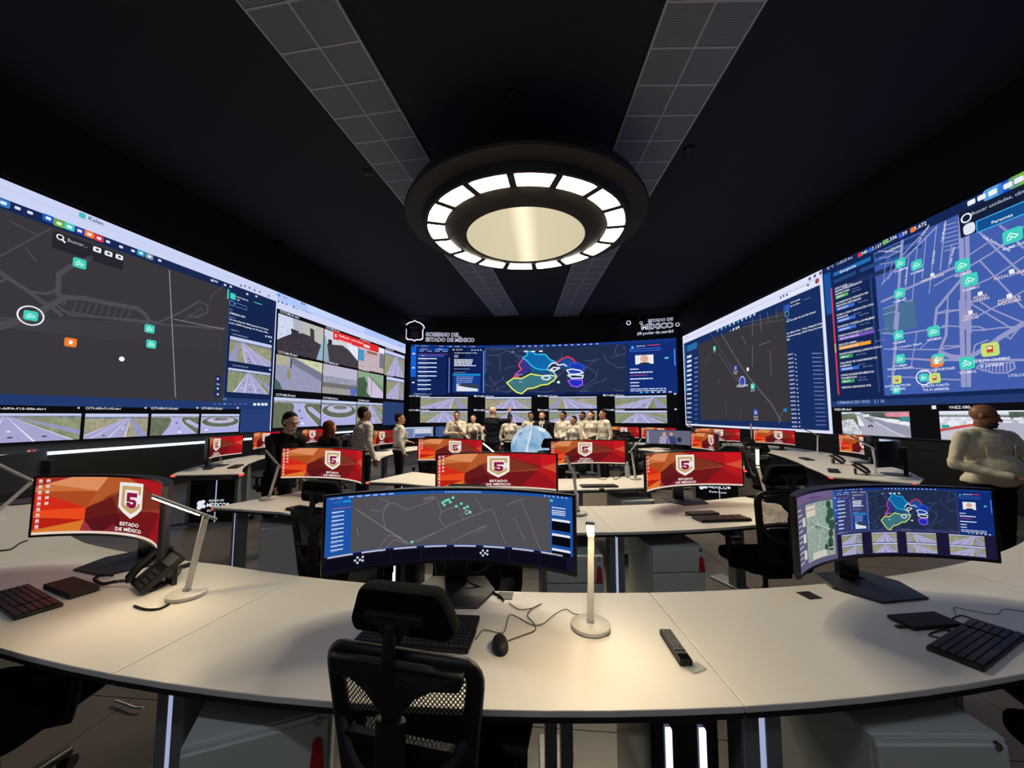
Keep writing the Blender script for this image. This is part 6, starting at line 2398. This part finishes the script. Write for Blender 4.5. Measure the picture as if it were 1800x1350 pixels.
for i in range(k):
    fs += [(2 * i, 2 * i + 2, 2 * i + 3, 2 * i + 1)]
    o_ = 2 * (k + 1)
    fs += [(o_ + 2 * i, o_ + 2 * i + 1, o_ + 2 * i + 3, o_ + 2 * i + 2)]
seg.add(pts, fs)
seg_me = seg.mesh('glowing_panel', M_seg)
bar_me = MB().box(((rA + rB) / 2, 0, zR + .002), (rA - rB, gap * 1.7, .03)).mesh('spacer', M_lampdark)
for i in range(N):
    a = 2 * math.pi * (i + .33) / N
    linkmesh('glowing_panel', seg_me, t, rz=a)
    linkmesh('spacer', bar_me, t, rz=a + math.pi / N)
MB().lathe([(rB, zR + .035), (rA, zR + .035), (rA, zR + .06), (rB, zR + .06), (rB, zR + .035)], 64, cap=False).build('ring_back', M_lampdark, t)
m = bpy.data.materials.new('warm diffuser with a painted reflection streak')  # bright middle streak paints a reflection of the ring panels into the glow
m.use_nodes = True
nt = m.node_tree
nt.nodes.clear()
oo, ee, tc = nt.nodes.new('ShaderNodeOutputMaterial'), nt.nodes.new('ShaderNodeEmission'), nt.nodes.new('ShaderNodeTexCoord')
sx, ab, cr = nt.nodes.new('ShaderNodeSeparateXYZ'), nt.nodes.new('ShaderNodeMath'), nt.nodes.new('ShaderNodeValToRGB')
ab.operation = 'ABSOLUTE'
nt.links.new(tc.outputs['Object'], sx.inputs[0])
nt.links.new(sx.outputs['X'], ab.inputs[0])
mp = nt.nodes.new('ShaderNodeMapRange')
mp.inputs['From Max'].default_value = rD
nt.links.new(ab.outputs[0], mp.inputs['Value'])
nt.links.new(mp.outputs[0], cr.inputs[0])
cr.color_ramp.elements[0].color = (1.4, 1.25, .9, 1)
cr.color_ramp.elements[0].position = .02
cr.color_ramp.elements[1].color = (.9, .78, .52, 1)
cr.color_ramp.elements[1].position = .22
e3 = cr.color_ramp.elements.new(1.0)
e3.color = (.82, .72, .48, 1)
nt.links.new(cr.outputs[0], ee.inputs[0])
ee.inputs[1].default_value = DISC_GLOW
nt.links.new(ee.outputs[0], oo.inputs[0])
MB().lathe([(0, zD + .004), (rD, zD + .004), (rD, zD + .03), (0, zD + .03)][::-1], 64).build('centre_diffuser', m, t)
for i in range(4):
    a = math.pi / 4 + i * math.pi / 2
    MB().cyl((1.2 * math.cos(a), 1.2 * math.sin(a), zP + .35), (1.2 * math.cos(a), 1.2 * math.sin(a), CEIL + .01), .02, n=8).build('suspension_rod', M_lampdark, t)

# ------------------------------------------------------------------ ceiling fittings
M_spot = mat('black downlight', (12, 12, 13), rough=.3)
for i, (x, y, lab) in enumerate(((445, 430, 'first from the lower left'), (565, 490, 'second from the lower left'), (624, 518, 'third from the lower left'), (677, 546, 'nearest to the lit crest'), (1500, 362, 'first from the right edge'), (1362, 450, 'second from the right edge'), (1296, 492, 'third from the right edge'), (1240, 525, 'nearest to the lit lettering'))):
    p = at_z(x, y, CEIL - .02)
    if x < 900:
        p.x = max(p.x, L0.x + .6)
    t = thing('downlight', 'black ceiling downlight, ' + lab, 'downlight', (p.x, p.y, CEIL - .09), 0, 'black downlights along the screens')
    MB().lathe([(.1, .1), (.1, .0), (.075, -.01), (.06, .03), (0, .05)], 20, cap=False).build('housing', M_spot, t, smooth=40)
    MB().lathe([(.105, .0), (.115, .0), (.115, -.012), (.105, -.012), (.105, 0)], 20, cap=False).build('rim', M_alu if False else M_spot, t)
for i, (x, y, lab) in enumerate(((645, 305, 'left of the ring lamp'), (1211, 264, 'right of the ring lamp'), (902, 168, 'before the ring lamp'))):
    p = at_z(x, y, CEIL - .02)
    t = thing('ceiling_sensor', 'small round black ceiling sensor ' + lab, 'sensor', (p.x, p.y, CEIL - .04), 0, 'black ceiling sensors')
    MB().lathe([(0, 0), (.06, .005), (.09, .03), (.1, .05)], 20).build('dome', M_spot, t, smooth=40)
    MB().lathe([(.1, .03), (.12, .03), (.12, .05), (.1, .05), (.1, .03)], 20, cap=False).build('rim', M_spot, t)


# ------------------------------------------------------------------ lit signs on the far wall
def far_frame(px, py, off=-.075):
    u, v = far_uv(px, py)
    return u, v


def sign_letters(parent, s, px, py, cap_px, wpx, name='lettering'):
    """Dark letters with a lit halo, standing off the far wall."""
    u, v = far_uv(px, py)
    cap = abs(far_uv(px, py - cap_px)[1] - v)
    uw = far_uv(px + wpx, py)[0] - u
    tris, w = text_tris(s, .035)
    for nm, off, bold, m_ in (('halo', .066, .05, M_halo), ('letters', .1, .0, M_letter)):
        tr, _ = text_tris(s, bold)
        k, kx = cap / .7, uw / w
        mb = MB()
        for q_ in tr:
            P = []
            for a, b_ in q_:
                uu, z_ = u + a * kx, v + b_ * k
                th = uu / FAR_R
                P.append(far_pt(th, z_, -off))
            mb.add(P, [(0, 1, 2)])
        o_ = mb.build(name if nm == 'letters' else 'halo', m_, parent)
        if nm == 'letters':
            sd = o_.modifiers.new('thick', 'SOLIDIFY')
            sd.thickness = .02


M_halo = emis('cold white sign halo', (226, 228, 255), 1.1)
M_letter = mat('dark sign letter', (24, 22, 26), rough=.5)
t = thing('wall_sign', 'lit white lettering beside the crest on the far wall', 'sign', (0, 0, 0))
sign_letters(t, 'GOBIERNO DEL', 748, 591, 6.5, 60)
sign_letters(t, 'ESTADO DE MÉXICO', 748, 600, 6.5, 86)
t = thing('wall_crest', 'dark red crest with a glowing white outline on the far wall', 'crest', (0, 0, 0))
cu, cvv = far_uv(729, 582)
su = abs(far_uv(746, 582)[0] - cu)
sv = abs(far_uv(729, 600)[1] - cvv)
shape = [(0, 1), (.25, .86), (.5, .82), (.9, .55), (1, .3), (.85, .12), (.86, -.7), (.7, -.85), (.15, -.88), (0, -1), (-.15, -.88), (-.7, -.85), (-.86, -.7), (-.85, .12), (-1, .3), (-.9, .55), (-.5, .82), (-.25, .86)]


def far_shape(pts, off, th_, name, m_, parent):
    mb = MB()
    n = len(pts)
    F = [far_pt((cu + x * su) / FAR_R, cvv + y * sv, -off - th_) for x, y in pts]
    B_ = [far_pt((cu + x * su) / FAR_R, cvv + y * sv, -off) for x, y in pts]
    mb.add(F + B_, [tuple(range(n - 1, -1, -1)), tuple(range(n, 2 * n))] + [(i, (i + 1) % n, n + (i + 1) % n, n + i) for i in range(n)])
    return mb.build(name, m_, parent)


far_shape([(x * 1.06, y * 1.06) for x, y in shape], .064, .01, 'halo', M_halo, t)
far_shape([(x * .93, y * .93) for x, y in shape], .075, .03, 'shield', mat('dark red crest', (66, 26, 24), rough=.5), t)
for x0, y0, x1, y1, c_ in ((-.5, .38, .4, .26, (90, 130, 130)), (-.4, .2, -.1, .1, (80, 110, 120)), (.0, .2, .35, .1, (80, 110, 120)), (-.3, -.12, .35, -.2, (150, 150, 170)), (-.3, -.2, -.2, -.6, (150, 150, 170)), (.25, -.2, .35, -.6, (150, 150, 170)), (-.3, -.55, .35, -.64, (150, 150, 170)), (-.02, -.2, .06, -.6, (150, 150, 170))):
    far_shape([(x0, y0), (x1, y0), (x1, y1), (x0, y1)], .107, .006, 'emblem_bar', mat('crest metal %d' % c_[0], c_, rough=.4), t)
t = thing('wall_sign', 'lit lettering with flower emblem at the right of the far wall', 'sign', (0, 0, 0))
sign_letters(t, 'ESTADO DE', 1139, 567, 5, 44)
sign_letters(t, 'MÉXICO', 1127, 580, 9, 57)
sign_letters(t, '¡El poder de servir!', 1120, 589, 4.5, 64)
for (x, y, r, m_) in ((1105, 568, 4.5, M_halo), (1118, 572, 7, None), (1123, 561, 3.5, None), (1117, 580, 5, None), (1191, 571, 4, M_halo), (1127, 568, 3, M_halo)):
    cu, cvv = far_uv(x, y)
    su = sv = abs(far_uv(x + r, y)[0] - cu)
    n = 14
    pt_ = [(math.cos(2 * math.pi * k / n) * (1 if k % 2 else .72), math.sin(2 * math.pi * k / n) * (1 if k % 2 else .72)) for k in range(n)]
    if m_:
        far_shape([(a * 1.1, b_ * 1.1) for a, b_ in pt_], .064, .01, 'petal_halo', M_halo, t)
    far_shape([(a * .75, b_ * .75) for a, b_ in pt_] if m_ else pt_, .08, .03, 'flower_petal', mat('bronze flower', (66, 52, 46), rough=.5), t)


# added ceiling panel lights, out of view, inferred from lit drawer fronts
M_rear = emis('cool white added panel', (232, 238, 255), REAR_GLOW)
for x, lab in ((-3.4, 'left'), (-.6, 'middle'), (2.2, 'right')):
    t = thing('added_panel_light', 'rectangular ceiling panel light added unseen behind the camera, ' + lab, 'ceiling light', (x, -1.9, CEIL - .04), 0, 'added panel lights behind the camera')
    MB().box((0, 0, 0), (1.2, .3, .012)).build('diffuser', M_rear, t)
    fr = MB()
    for sx in (-1, 1):
        fr.box((sx * .62, 0, .01), (.04, .38, .06)).box((0, sx * .17, .01), (1.28, .04, .06))
    fr.build('frame', M_alu, t)

# ------------------------------------------------------------------ people
def cap(mb, p0, p1, r0, r1):
    p0, p1 = Vector(p0), Vector(p1)
    mb.cyl(p0, p1, r0, r1, 12)
    mb.ell(p0, (r0, r0, r0), 12, 8)
    mb.ell(p1, (r1, r1, r1), 12, 8)


from mathutils import noise as mnoise


def remesh(mb, voxel, it, name, m, folds=0.0):
    me = mb.mesh(name, m)
    ob = bpy.data.objects.new(name, me)
    COL.objects.link(ob)
    md = ob.modifiers.new('r', 'REMESH')
    md.mode = 'VOXEL'
    md.voxel_size = voxel
    sm = ob.modifiers.new('s', 'SMOOTH')
    sm.factor = .5
    sm.iterations = it
    dg = bpy.context.evaluated_depsgraph_get()
    dg.update()
    out = bpy.data.meshes.new_from_object(ob.evaluated_get(dg))
    bpy.data.objects.remove(ob)
    bpy.data.meshes.remove(me)
    if folds:
        nn = [v.normal.copy() for v in out.vertices]
        for v, n_ in zip(out.vertices, nn):
            p = v.co
            a = mnoise.noise(Vector((p.x * 7, p.y * 7, p.z * 15))) + .6 * mnoise.noise(Vector((p.x * 16 + 5, p.y * 16, p.z * 22)))
            v.co = p + n_ * (folds * a)
        out.update()
    out.polygons.foreach_set('use_smooth', [True] * len(out.polygons))
    if not out.materials:
        out.materials.append(m)
    return out


def hand(mb, w, d, nrm, k, curl=.5, side=1):
    """palm, four fingers of unequal length and a thumb leaving the side of the palm"""
    d = d.normalized()
    nrm = (nrm - d * nrm.dot(d)).normalized()
    s = d.cross(nrm) * side
    M = Matrix((s, d, nrm)).transposed()
    mb.ell(w + d * .045 * k, (.038 * k, .052 * k, .016 * k), 12, 8, M=M)
    for i, L in enumerate((.066, .076, .07, .056)):
        b = w + d * .082 * k + s * ((-.026 + .0175 * i) * k)
        d1 = (d + nrm * curl * .6).normalized()
        d2 = (d + nrm * curl * 1.7).normalized()
        m1 = b + d1 * L * .55 * k
        cap(mb, b, m1, .0095 * k, .0088 * k)
        cap(mb, m1, m1 + d2 * L * .5 * k, .0088 * k, .0075 * k)
    b = w + d * .025 * k - s * .03 * k
    m1 = b + (d * .6 - s * .75 + nrm * .3).normalized() * .038 * k
    cap(mb, b, m1, .0125 * k, .0105 * k)
    cap(mb, m1, m1 + (d * .9 - s * .25 + nrm * .35).normalized() * .03 * k, .0105 * k, .0085 * k)


SKIN = {'light': (206, 158, 132), 'tan': (176, 124, 96), 'brown': (138, 92, 68)}
ARMS = {'hang': ((.275, .03, 1.12), (.27, -.06, .87)), 'clasp': ((.29, .02, 1.12), (.06, -.22, 1.03)), 'cross': ((.28, -.06, 1.13), (-.06, -.22, 1.15)), 'chin': ((.2, -.14, 1.14), (.03, -.2, 1.37)),
        'hold': ((.25, .0, 1.13), (.14, -.22, 1.1)), 'behind': ((.25, .07, 1.13), (.08, .17, .98))}


def person(label, loc, facing, h=1.7, skin='tan', shirt=(214, 206, 194), trousers=(17, 17, 22), hair=(20, 16, 15), hairstyle='short', arms=('hang', 'hang'), head_turn=0.0, head_nod=0.0, girth=1.0, belly=0.0,
           lean=(0.0, 0.0), voxel=.012, jacket=None, glasses=False, beard=False, tie=None, print_=None, hand_dirs=(None, None), curl=.5, look_stand=True, lanyard=False):
    k = h / 1.70
    f = Vector((facing[0], facing[1], 0)).normalized()
    t = thing('person', label, 'person', (loc[0], loc[1], 0), math.atan2(f.x, -f.y))
    V = lambda x, y, z: Vector((x, y, z)) * k
    lx, ly = lean

    def T(p):            # lean of everything above the hips
        z = p.z / k
        e = max(0.0, (z - .95)) / .65
        return p + Vector((lx * e, ly * e, 0)) * k
    g = girth
    fem = .92 if hairstyle in ('long', 'bun', 'bob') else 1.0
    tor = [('e', (0, 0, .95), (.165 * g, .118 * g, .125)), ('e', (0, 0, 1.08), (.148 * g * fem, .108 * g, .15)), ('e', (0, .0, 1.27), (.17 * g * fem, .118 * g, .19)), ('c', (-.15 * fem, .0, 1.395), (.15 * fem, .0, 1.395), .07, .07), ('e', (0, .03, 1.33), (.185 * g * fem, .1, .1))]
    if belly:
        tor.append(('e', (0, -.05 - .03 * belly, 1.07), (.155 * g, .12 + .05 * belly, .17)))
    if fem < 1:
        tor += [('e', (-.07, -.085, 1.27), (.065, .06, .065)), ('e', (.07, -.085, 1.27), (.065, .06, .065))]
    legs = []
    for s in (-1, 1):
        legs += [('c', (s * .088, 0, .9), (s * .095, -.012, .48), .088 * (.5 + .5 * g), .058), ('c', (s * .095, -.012, .48), (s * .1, .012, .09), .056, .04)]
    feet = []
    for s in (-1, 1):
        feet += [('c', (s * .1, .03, .045), (s * .115, -.13, .032), .042, .032)]
    A = []
    hands = []
    for i, s in enumerate((-1, 1)):
        spec = arms[i]
        sh = V(s * .2 * fem * (.6 + .4 * g), 0, 1.39)
        if isinstance(spec, str):
            (ex, ey, ez), (wx, wy, wz) = ARMS[spec]
            el, wr = V(s * ex * (.6 + .4 * g), ey, ez), V(s * wx, wy - .06 * belly, wz)
            if spec == 'hang':
                pass
        else:
            el, wr = V(*spec[0]), V(*spec[1])
        A.append((T(sh), T(el), T(wr)))
        fd = hand_dirs[i] or (T(wr) - T(el))
        hands.append((T(wr), Vector(fd).normalized(), s))

    def put(mb, lst, inf=0.0, fn=T):
        for q_ in lst:
            if q_[0] == 'e':
                mb.ell(fn(V(*q_[1])), [(r + inf) * k for r in q_[2]], 20, 14)
            else:
                cap(mb, fn(V(*q_[1])), fn(V(*q_[2])), (q_[3] + inf) * k, (q_[4] + inf) * k)
    # head in its own frame
    neck0, hc = T(V(0, .012, 1.40)), T(V(0, -.012, 1.60))
    MH_ = Matrix.Rotation(rad(head_turn), 3, 'Z') @ Matrix.Rotation(rad(head_nod), 3, 'X')
    HP = lambda x, y, z: hc + MH_ @ (Vector((x, y, z)) * k)
    b = MB()
    put(b, tor, -.012)
    put(b, legs, -.012, lambda p: p)
    put(b, feet, -.01, lambda p: p)
    for sh, el, wr in A:
        cap(b, sh, el, .044 * k, .036 * k)
        cap(b, el, wr, .037 * k, .026 * k)
    for wr, fd, s in hands:
        nr = Vector((-s * .8, -.5, .15)) if abs(fd.z) > .5 else Vector((0, .2, -1))
        hand(b, wr, fd, nr, k, curl, side=s)
    cap(b, neck0, HP(0, .012, -.06), .058 * k * (.7 + .3 * g), .053 * k * (.7 + .3 * g))
    b.ell(HP(0, .012, .03), (.077 * k, .096 * k, .088 * k), 20, 14, M=MH_)
    b.ell(HP(0, -.028, -.03), (.062 * k * (.75 + .25 * g), .066 * k, .082 * k), 18, 12, M=MH_)
    cap(b, HP(0, -.09, -.0), HP(0, -.109, -.032), .009 * k, .0145 * k)
    b.ell(HP(0, -.085, .022), (.05 * k, .014 * k, .01 * k), 12, 8, M=MH_)
    b.ell(HP(0, -.088, -.068), (.026 * k, .012 * k, .011 * k), 10, 8, M=MH_)
    b.ell(HP(0, -.078, -.1), (.024 * k, .02 * k, .016 * k), 10, 8, M=MH_)
    for s in (-1, 1):
        b.ell(HP(s * .078, .012, -.005), (.01 * k, .02 * k, .032 * k), 10, 8, M=MH_)
    sm_ = mat('skin ' + skin, SKIN[skin], rough=.5, var=.05, scale=14)
    linkmesh('body', remesh(b, voxel * .8, 3, 'body', sm_), t)
    # face details
    for s in (-1, 1):
        MB().ell(HP(s * .03, -.0865, .003), (.0125 * k, .007 * k, .0065 * k), 10, 8, M=MH_).build('eye', mat('eye white', (228, 222, 214), rough=.2), t, smooth=60)
        MB().ell(HP(s * .03, -.0925, .003), (.0055 * k, .003 * k, .0055 * k), 8, 6, M=MH_).build('pupil', mat('dark pupil', (20, 14, 12), rough=.2), t, smooth=60)
        MB().ell(HP(s * .031, -.0945, .024), (.019 * k, .005 * k, .004 * k), 8, 6, M=MH_).build('eyebrow', mat('hair %d' % hair[0], hair, rough=.8, spec=.15), t, smooth=60)
    MB().ell(HP(0, -.0985, -.067), (.021 * k, .004 * k, .0055 * k), 10, 6, M=MH_).build('lips', mat('lips', (140, 78, 70), rough=.5), t, smooth=60)
    # hair
    hm = mat('hair %d' % hair[0], hair, rough=.8, spec=.15, var=.3, scale=60, bump=.3, bscale=160)
    hb = MB()
    if hairstyle != 'bald':
        hb.ell(HP(0, .027, .055), (.082 * k, .095 * k, .081 * k), 20, 14, M=MH_)
        hb.ell(HP(0, .05, .005), (.08 * k, .068 * k, .085 * k), 18, 12, M=MH_)
    if hairstyle == 'long':
        for z_, w_, y_ in ((-.06, .088, .05), (-.14, .098, .06), (-.22, .105, .065), (-.29, .085, .068)):
            hb.ell(HP(0, y_, z_), (w_ * k, .055 * k, .085 * k), 16, 10, M=MH_)
        for s in (-1, 1):
            hb.ell(HP(s * .075, .01, -.08), (.028 * k, .045 * k, .11 * k), 12, 10, M=MH_)
    if hairstyle == 'bob':
        hb.ell(HP(0, .05, -.07), (.085 * k, .055 * k, .09 * k), 16, 10, M=MH_)
        for s in (-1, 1):
            hb.ell(HP(s * .07, .015, -.075), (.026 * k, .045 * k, .09 * k), 12, 10, M=MH_)
    if hairstyle == 'bun':
        hb.ell(HP(0, .115, .0), (.042 * k, .04 * k, .042 * k), 14, 10, M=MH_)
    if hairstyle != 'bald':
        linkmesh('hair', remesh(hb, voxel * .8, 3, 'hair', hm), t)
    if beard:
        bb = MB()
        bb.ell(HP(0, -.042, -.078), (.058 * k * (.75 + .25 * g), .056 * k, .046 * k), 16, 10, M=MH_)
        linkmesh('beard', remesh(bb, voxel * .7, 2, 'beard', mat('beard %d' % hair[0], [c_ + 14 for c_ in hair], rough=.7)), t)
    if glasses:
        gb = MB()
        for s in (-1, 1):
            gb.tube([HP(s * .031 + .021 * math.cos(a), -.101, .003 + .016 * math.sin(a)) for a in [2 * math.pi * i / 12 for i in range(12)]], .0022 * k, 5, closed=True)
            gb.tube([HP(s * .052, -.1, .006), HP(s * .08, -.04, .006), HP(s * .082, .02, .0)], .0022 * k, 5)
        gb.tube([HP(-.011, -.102, .006), HP(.011, -.102, .006)], .0022 * k, 5)
        gb.build('glasses', mat('dark glasses frame', (18, 16, 18), rough=.3), t)
    # clothes
    top_c = jacket or shirt
    cl = MB()
    put(cl, tor, .008)
    for sh, el, wr in A:
        cap(cl, sh, el, .058 * k * (.7 + .3 * g), .05 * k)
        cap(cl, el, el.lerp(wr, .93), .05 * k, .036 * k)
    if jacket:
        put(cl, [('e', (0, 0, .9), (.18 * g, .13 * g, .12))], .008)
    cm = mat('cloth %d %d %d' % tuple(top_c), top_c, rough=.85, var=.06, scale=9, bump=.7, bscale=13, spec=.2)
    nm = 'jacket' if jacket else 'shirt'
    linkmesh(nm, remesh(cl, voxel, 3, nm, cm, .009), t)
    cc = MB()
    nb = T(V(0, .006, 1.45))
    ring = [nb + MH_ @ Vector(((.066 * math.cos(a)) * k * (.75 + .25 * g), (.066 * math.sin(a)) * k, (.012 + .012 * math.sin(a)) * k)) for a in [2 * math.pi * i / 16 for i in range(16)]]
    cc.tube(ring, .016 * k, 8, closed=True)
    cc.build('collar', mat('cloth %d %d %d' % tuple(shirt), shirt, rough=.85, var=.06, scale=9, bump=.35, bscale=16, spec=.2), t, smooth=60)
    for s in (-1, 1):
        lf = MB()
        a0, a1, a2, a3 = nb + V(s * .068, -.02, .02), nb + V(s * .02, -.07, .005), nb + V(s * .04, -.11, -.055), nb + V(s * .1, -.07, -.03)
        lf.add([a0, a1, a2, a3], [(0, 1, 2, 3) if s > 0 else (3, 2, 1, 0)])
        o_ = lf.build('collar_leaf', mat('cloth %d %d %d' % tuple(shirt), shirt, rough=.85), t)
        o_.modifiers.new('th', 'SOLIDIFY').thickness = .006
        if not jacket and girth > 1.05:
            pk = MB()
            c_ = T(V(s * .085 * g, -.118 * g - .012, 1.26))
            pk.box(c_, (.1 * k, .012, .11 * k), rz=s * .35)
            pk.box(c_ + Vector((0, -.004, .045 * k)), (.106 * k, .012, .035 * k), rz=s * .35)
            pk.build('pocket', cm, t, bevel=.004)
    if jacket and tie is not None:
        P0, P1 = T(V(0, -.128 * g, 1.42)), T(V(0, -.142 * g, 1.14))
        tb = MB()
        tb.add([P0 + V(-.055, .03, .02), P0 + V(.055, .03, .02), P1 + V(.012, -.004, 0), P1 + V(-.012, -.004, 0)], [(0, 1, 2, 3)])
        tb.build('shirt_front', mat('cloth %d %d %d' % tuple(shirt), shirt, rough=.85), t).modifiers.new('th', 'SOLIDIFY').thickness = .012
        tb = MB()
        tb.add([P0 + V(-.014, .0, .0), P0 + V(.014, .0, .0), P1 + V(.02, -.014, 0), P1 + V(0, -.014, -.03), P1 + V(-.02, -.014, 0)], [(0, 1, 2, 3, 4)])
        tb.build('tie', mat('tie', tie, rough=.7), t).modifiers.new('th', 'SOLIDIFY').thickness = .008
    elif not jacket:
        for i in range(5):
            MB().ell(T(V(0, -(.128 + .02 * (i < 3)) * g - (.05 * belly if i > 1 else .0), 1.36 - .075 * i)), (.006 * k,) * 3, 8, 6).build('button', mat('shirt button', (150, 144, 136)), t)
    if lanyard:
        lb_ = MB()
        lb_.tube([T(V(-.06, -.05, 1.45)), T(V(-.04, -.14 * g, 1.3)), T(V(0, -.155 * g, 1.15))], .006 * k, 6)
        lb_.tube([T(V(.06, -.05, 1.45)), T(V(.04, -.14 * g, 1.3)), T(V(0, -.155 * g, 1.15))], .006 * k, 6)
        lb_.build('lanyard', mat('dark red lanyard', (96, 30, 36)), t)
    tr = MB()
    put(tr, [('e', (0, 0, .93), (.166 * g, .12 * g, .12))], .006, lambda p: p)
    put(tr, legs, .012, lambda p: p)
    linkmesh('trousers', remesh(tr, voxel, 3, 'trousers', mat('trousers %d %d' % (trousers[0], trousers[2]), trousers, rough=.9, bump=.3, bscale=18, spec=.2), .007), t)
    bl = MB()
    zb = 1.0
    bl.tube([T(V(.168 * g * math.cos(a), .126 * g * math.sin(a) - (.03 * belly if math.sin(a) < 0 else 0), zb)) for a in [2 * math.pi * i / 24 for i in range(24)]], .014 * k, 6, closed=True)
    if not jacket and not belly:
        bl.build('belt', M_blk, t, smooth=60)
    for s in (-1, 1):
        sb = MB()
        cap(sb, V(s * .1, .035, .045), V(s * .115, -.14, .038), .046 * k, .036 * k)
        sb.box(V(s * .107, -.05, .012), (.085 * k, .26 * k, .024 * k))
        linkmesh('shoe', remesh(sb, .012, 2, 'shoe', mat('black shoe', (14, 13, 13), rough=.35)), t)
    if print_:
        # lettering and small emblem on the back of the shirt
        tris, w = text_tris(print_, .03)
        kk = .2 * k / w
        pb = MB()
        for q_ in tris:
            pb.add([T(V(0, 0, 0) + Vector((-(a - w / 2) * kk, (.134 * g + .004) * k, 1.22 * k + c_ * kk))) for a, c_ in q_], [(0, 1, 2)])
        pb.build('back_print', mat('grey back print', (86, 88, 96)), t, kind='stuff')
        eb = MB()
        for x in (-.03, .0, .03):
            eb.box(T(V(x, .138 * g, 1.31)), (.018 * k, .004, .05 * k - abs(x) * .4))
        eb.build('back_emblem', mat('grey back print', (86, 88, 96)), t, kind='stuff')
    return t


WH = (200, 192, 180)
person('man in black jacket leaning one hand on the left desk', (-3.17, 4.36), (.9, -.36), 1.61, 'light', jacket=(17, 17, 20), shirt=(17, 17, 20), trousers=(14, 14, 17), hairstyle='short', glasses=True, head_nod=10, voxel=.008,
       arms=(((-.24, -.2, 1.1), (-.26, -.37, .86)), 'hang'), hand_dirs=(Vector((.0, -.35, -1)), None), lean=(0, -.2), curl=.3)
person('woman with long reddish brown hair seen from behind', (-3.1, 5.3), (.35, .94), 1.5, 'light', shirt=(24, 22, 26), trousers=(18, 18, 20), hair=(92, 46, 28), hairstyle='long', voxel=.012)
person('standing man in white shirt with dark print on the back', (-3.08, 6.3), (.62, .78), 1.72, 'brown', WH, girth=1.14, hair=(16, 13, 12), head_turn=-18, print_='PROTECCIÓN', voxel=.011)
person('shorter man in white shirt at the left, far behind the desks', (-3.02, 7.75), (.85, .52), 1.62, 'tan', WH, girth=1.1, print_='SEGURIDAD', head_turn=-25, arms=('hang', 'hold'), voxel=.012)
person('heavy bald man in white shirt and glasses at the right', (4.42, 4.33), (.02, -1), 1.69, 'brown', (206, 200, 182), hairstyle='bald', girth=1.3, belly=1.0, glasses=True, beard=True, hair=(40, 32, 28), head_turn=42, head_nod=8, voxel=.008,
       arms=(((-.36, -.04, 1.12), (-.12, -.33, 1.03)), ((.4, -.05, 1.13), (.42, -.3, 1.0))), curl=.4)


def far_person(label, px, depth, facing, **k_):
    p = at_d(px, 735, depth)
    return person(label, (p.x, p.y), facing, voxel=.016, **k_)


far_person('man in white shirt with hand at his chin, left of the group', 803, 10.3, (.15, -1), h=1.68, skin='tan', shirt=WH, girth=1.15, arms=('cross', 'chin'), lanyard=True)
far_person('woman in white shirt with tied dark hair holding a dark bag', 832, 10.4, (0, -1), h=1.6, skin='light', shirt=WH, hairstyle='bun', arms=('hold', 'hang'))
far_person('bald man in navy jacket seen from behind raising his hands', 866, 9.4, (.45, .89), h=1.79, skin='light', jacket=(20, 22, 34), shirt=(190, 180, 170), trousers=(26, 26, 30), hairstyle='bald', girth=1.08,
           arms=(((-.3, -.24, 1.4), (-.2, -.42, 1.57)), ((.3, -.2, 1.38), (.26, -.42, 1.5))), hand_dirs=(Vector((-.1, -.1, 1)), Vector((.1, -.1, 1))), curl=.1)
far_person('woman in white shirt half hidden behind the raised hands', 896, 10.4, (-.1, -1), h=1.6, skin='tan', shirt=WH, hairstyle='bun', arms=('hang', 'hang'))
far_person('man in white shirt right behind the globe', 933, 10.8, (.15, -1), h=1.66, skin='brown', shirt=WH, arms=('hang', 'hang'), head_turn=0)
far_person('bearded man in dark suit and tie beside the globe', 953, 10.1, (-.2, -1), h=1.68, skin='light', jacket=(16, 16, 20), shirt=(222, 216, 208), tie=(66, 24, 28), beard=True, trousers=(16, 16, 20))
far_person('man in white shirt with clasped hands facing left', 990, 10.3, (-.65, -.75), h=1.68, skin='brown', shirt=WH, girth=1.15, belly=.3, arms=('clasp', 'clasp'))
far_person('short woman in white shirt with tied back hair, in the group', 1008, 9.8, (-.7, -.7), h=1.56, skin='tan', shirt=WH, hairstyle='bun', arms=('hang', 'hang'))
far_person('man in white shirt and glasses half hidden in the group', 1024, 11.2, (-.7, -.7), h=1.68, skin='brown', shirt=WH, glasses=True, beard=True)
far_person('woman in white shirt with shoulder length brown hair', 1039, 10.5, (-.6, -.8), h=1.69, skin='light', shirt=WH, hairstyle='bob', hair=(58, 34, 24), arms=('clasp', 'clasp'))
far_person('tall man in white shirt at the right end of the group', 1061, 9.4, (-.92, -.38), h=1.72, skin='tan', shirt=WH, arms=('hang', 'hang'))

# bag held by the woman
p = at_d(833, 760, 10.2)
t = thing('hand_bag', 'small dark bag held by the woman in white', 'bag', (p.x, p.y, .98))
MB().prism(round_poly([(-.08, -.05), (.08, -.05), (.08, .05), (-.08, .05)], .02), 0, .16).build('pouch', M_blk2, t, bevel=.02)
MB().tube(smooth_path([(-.06, 0, .15), (-.04, 0, .24), (.04, 0, .24), (.06, 0, .15)], 5), .008, 6).build('strap', M_blk, t)
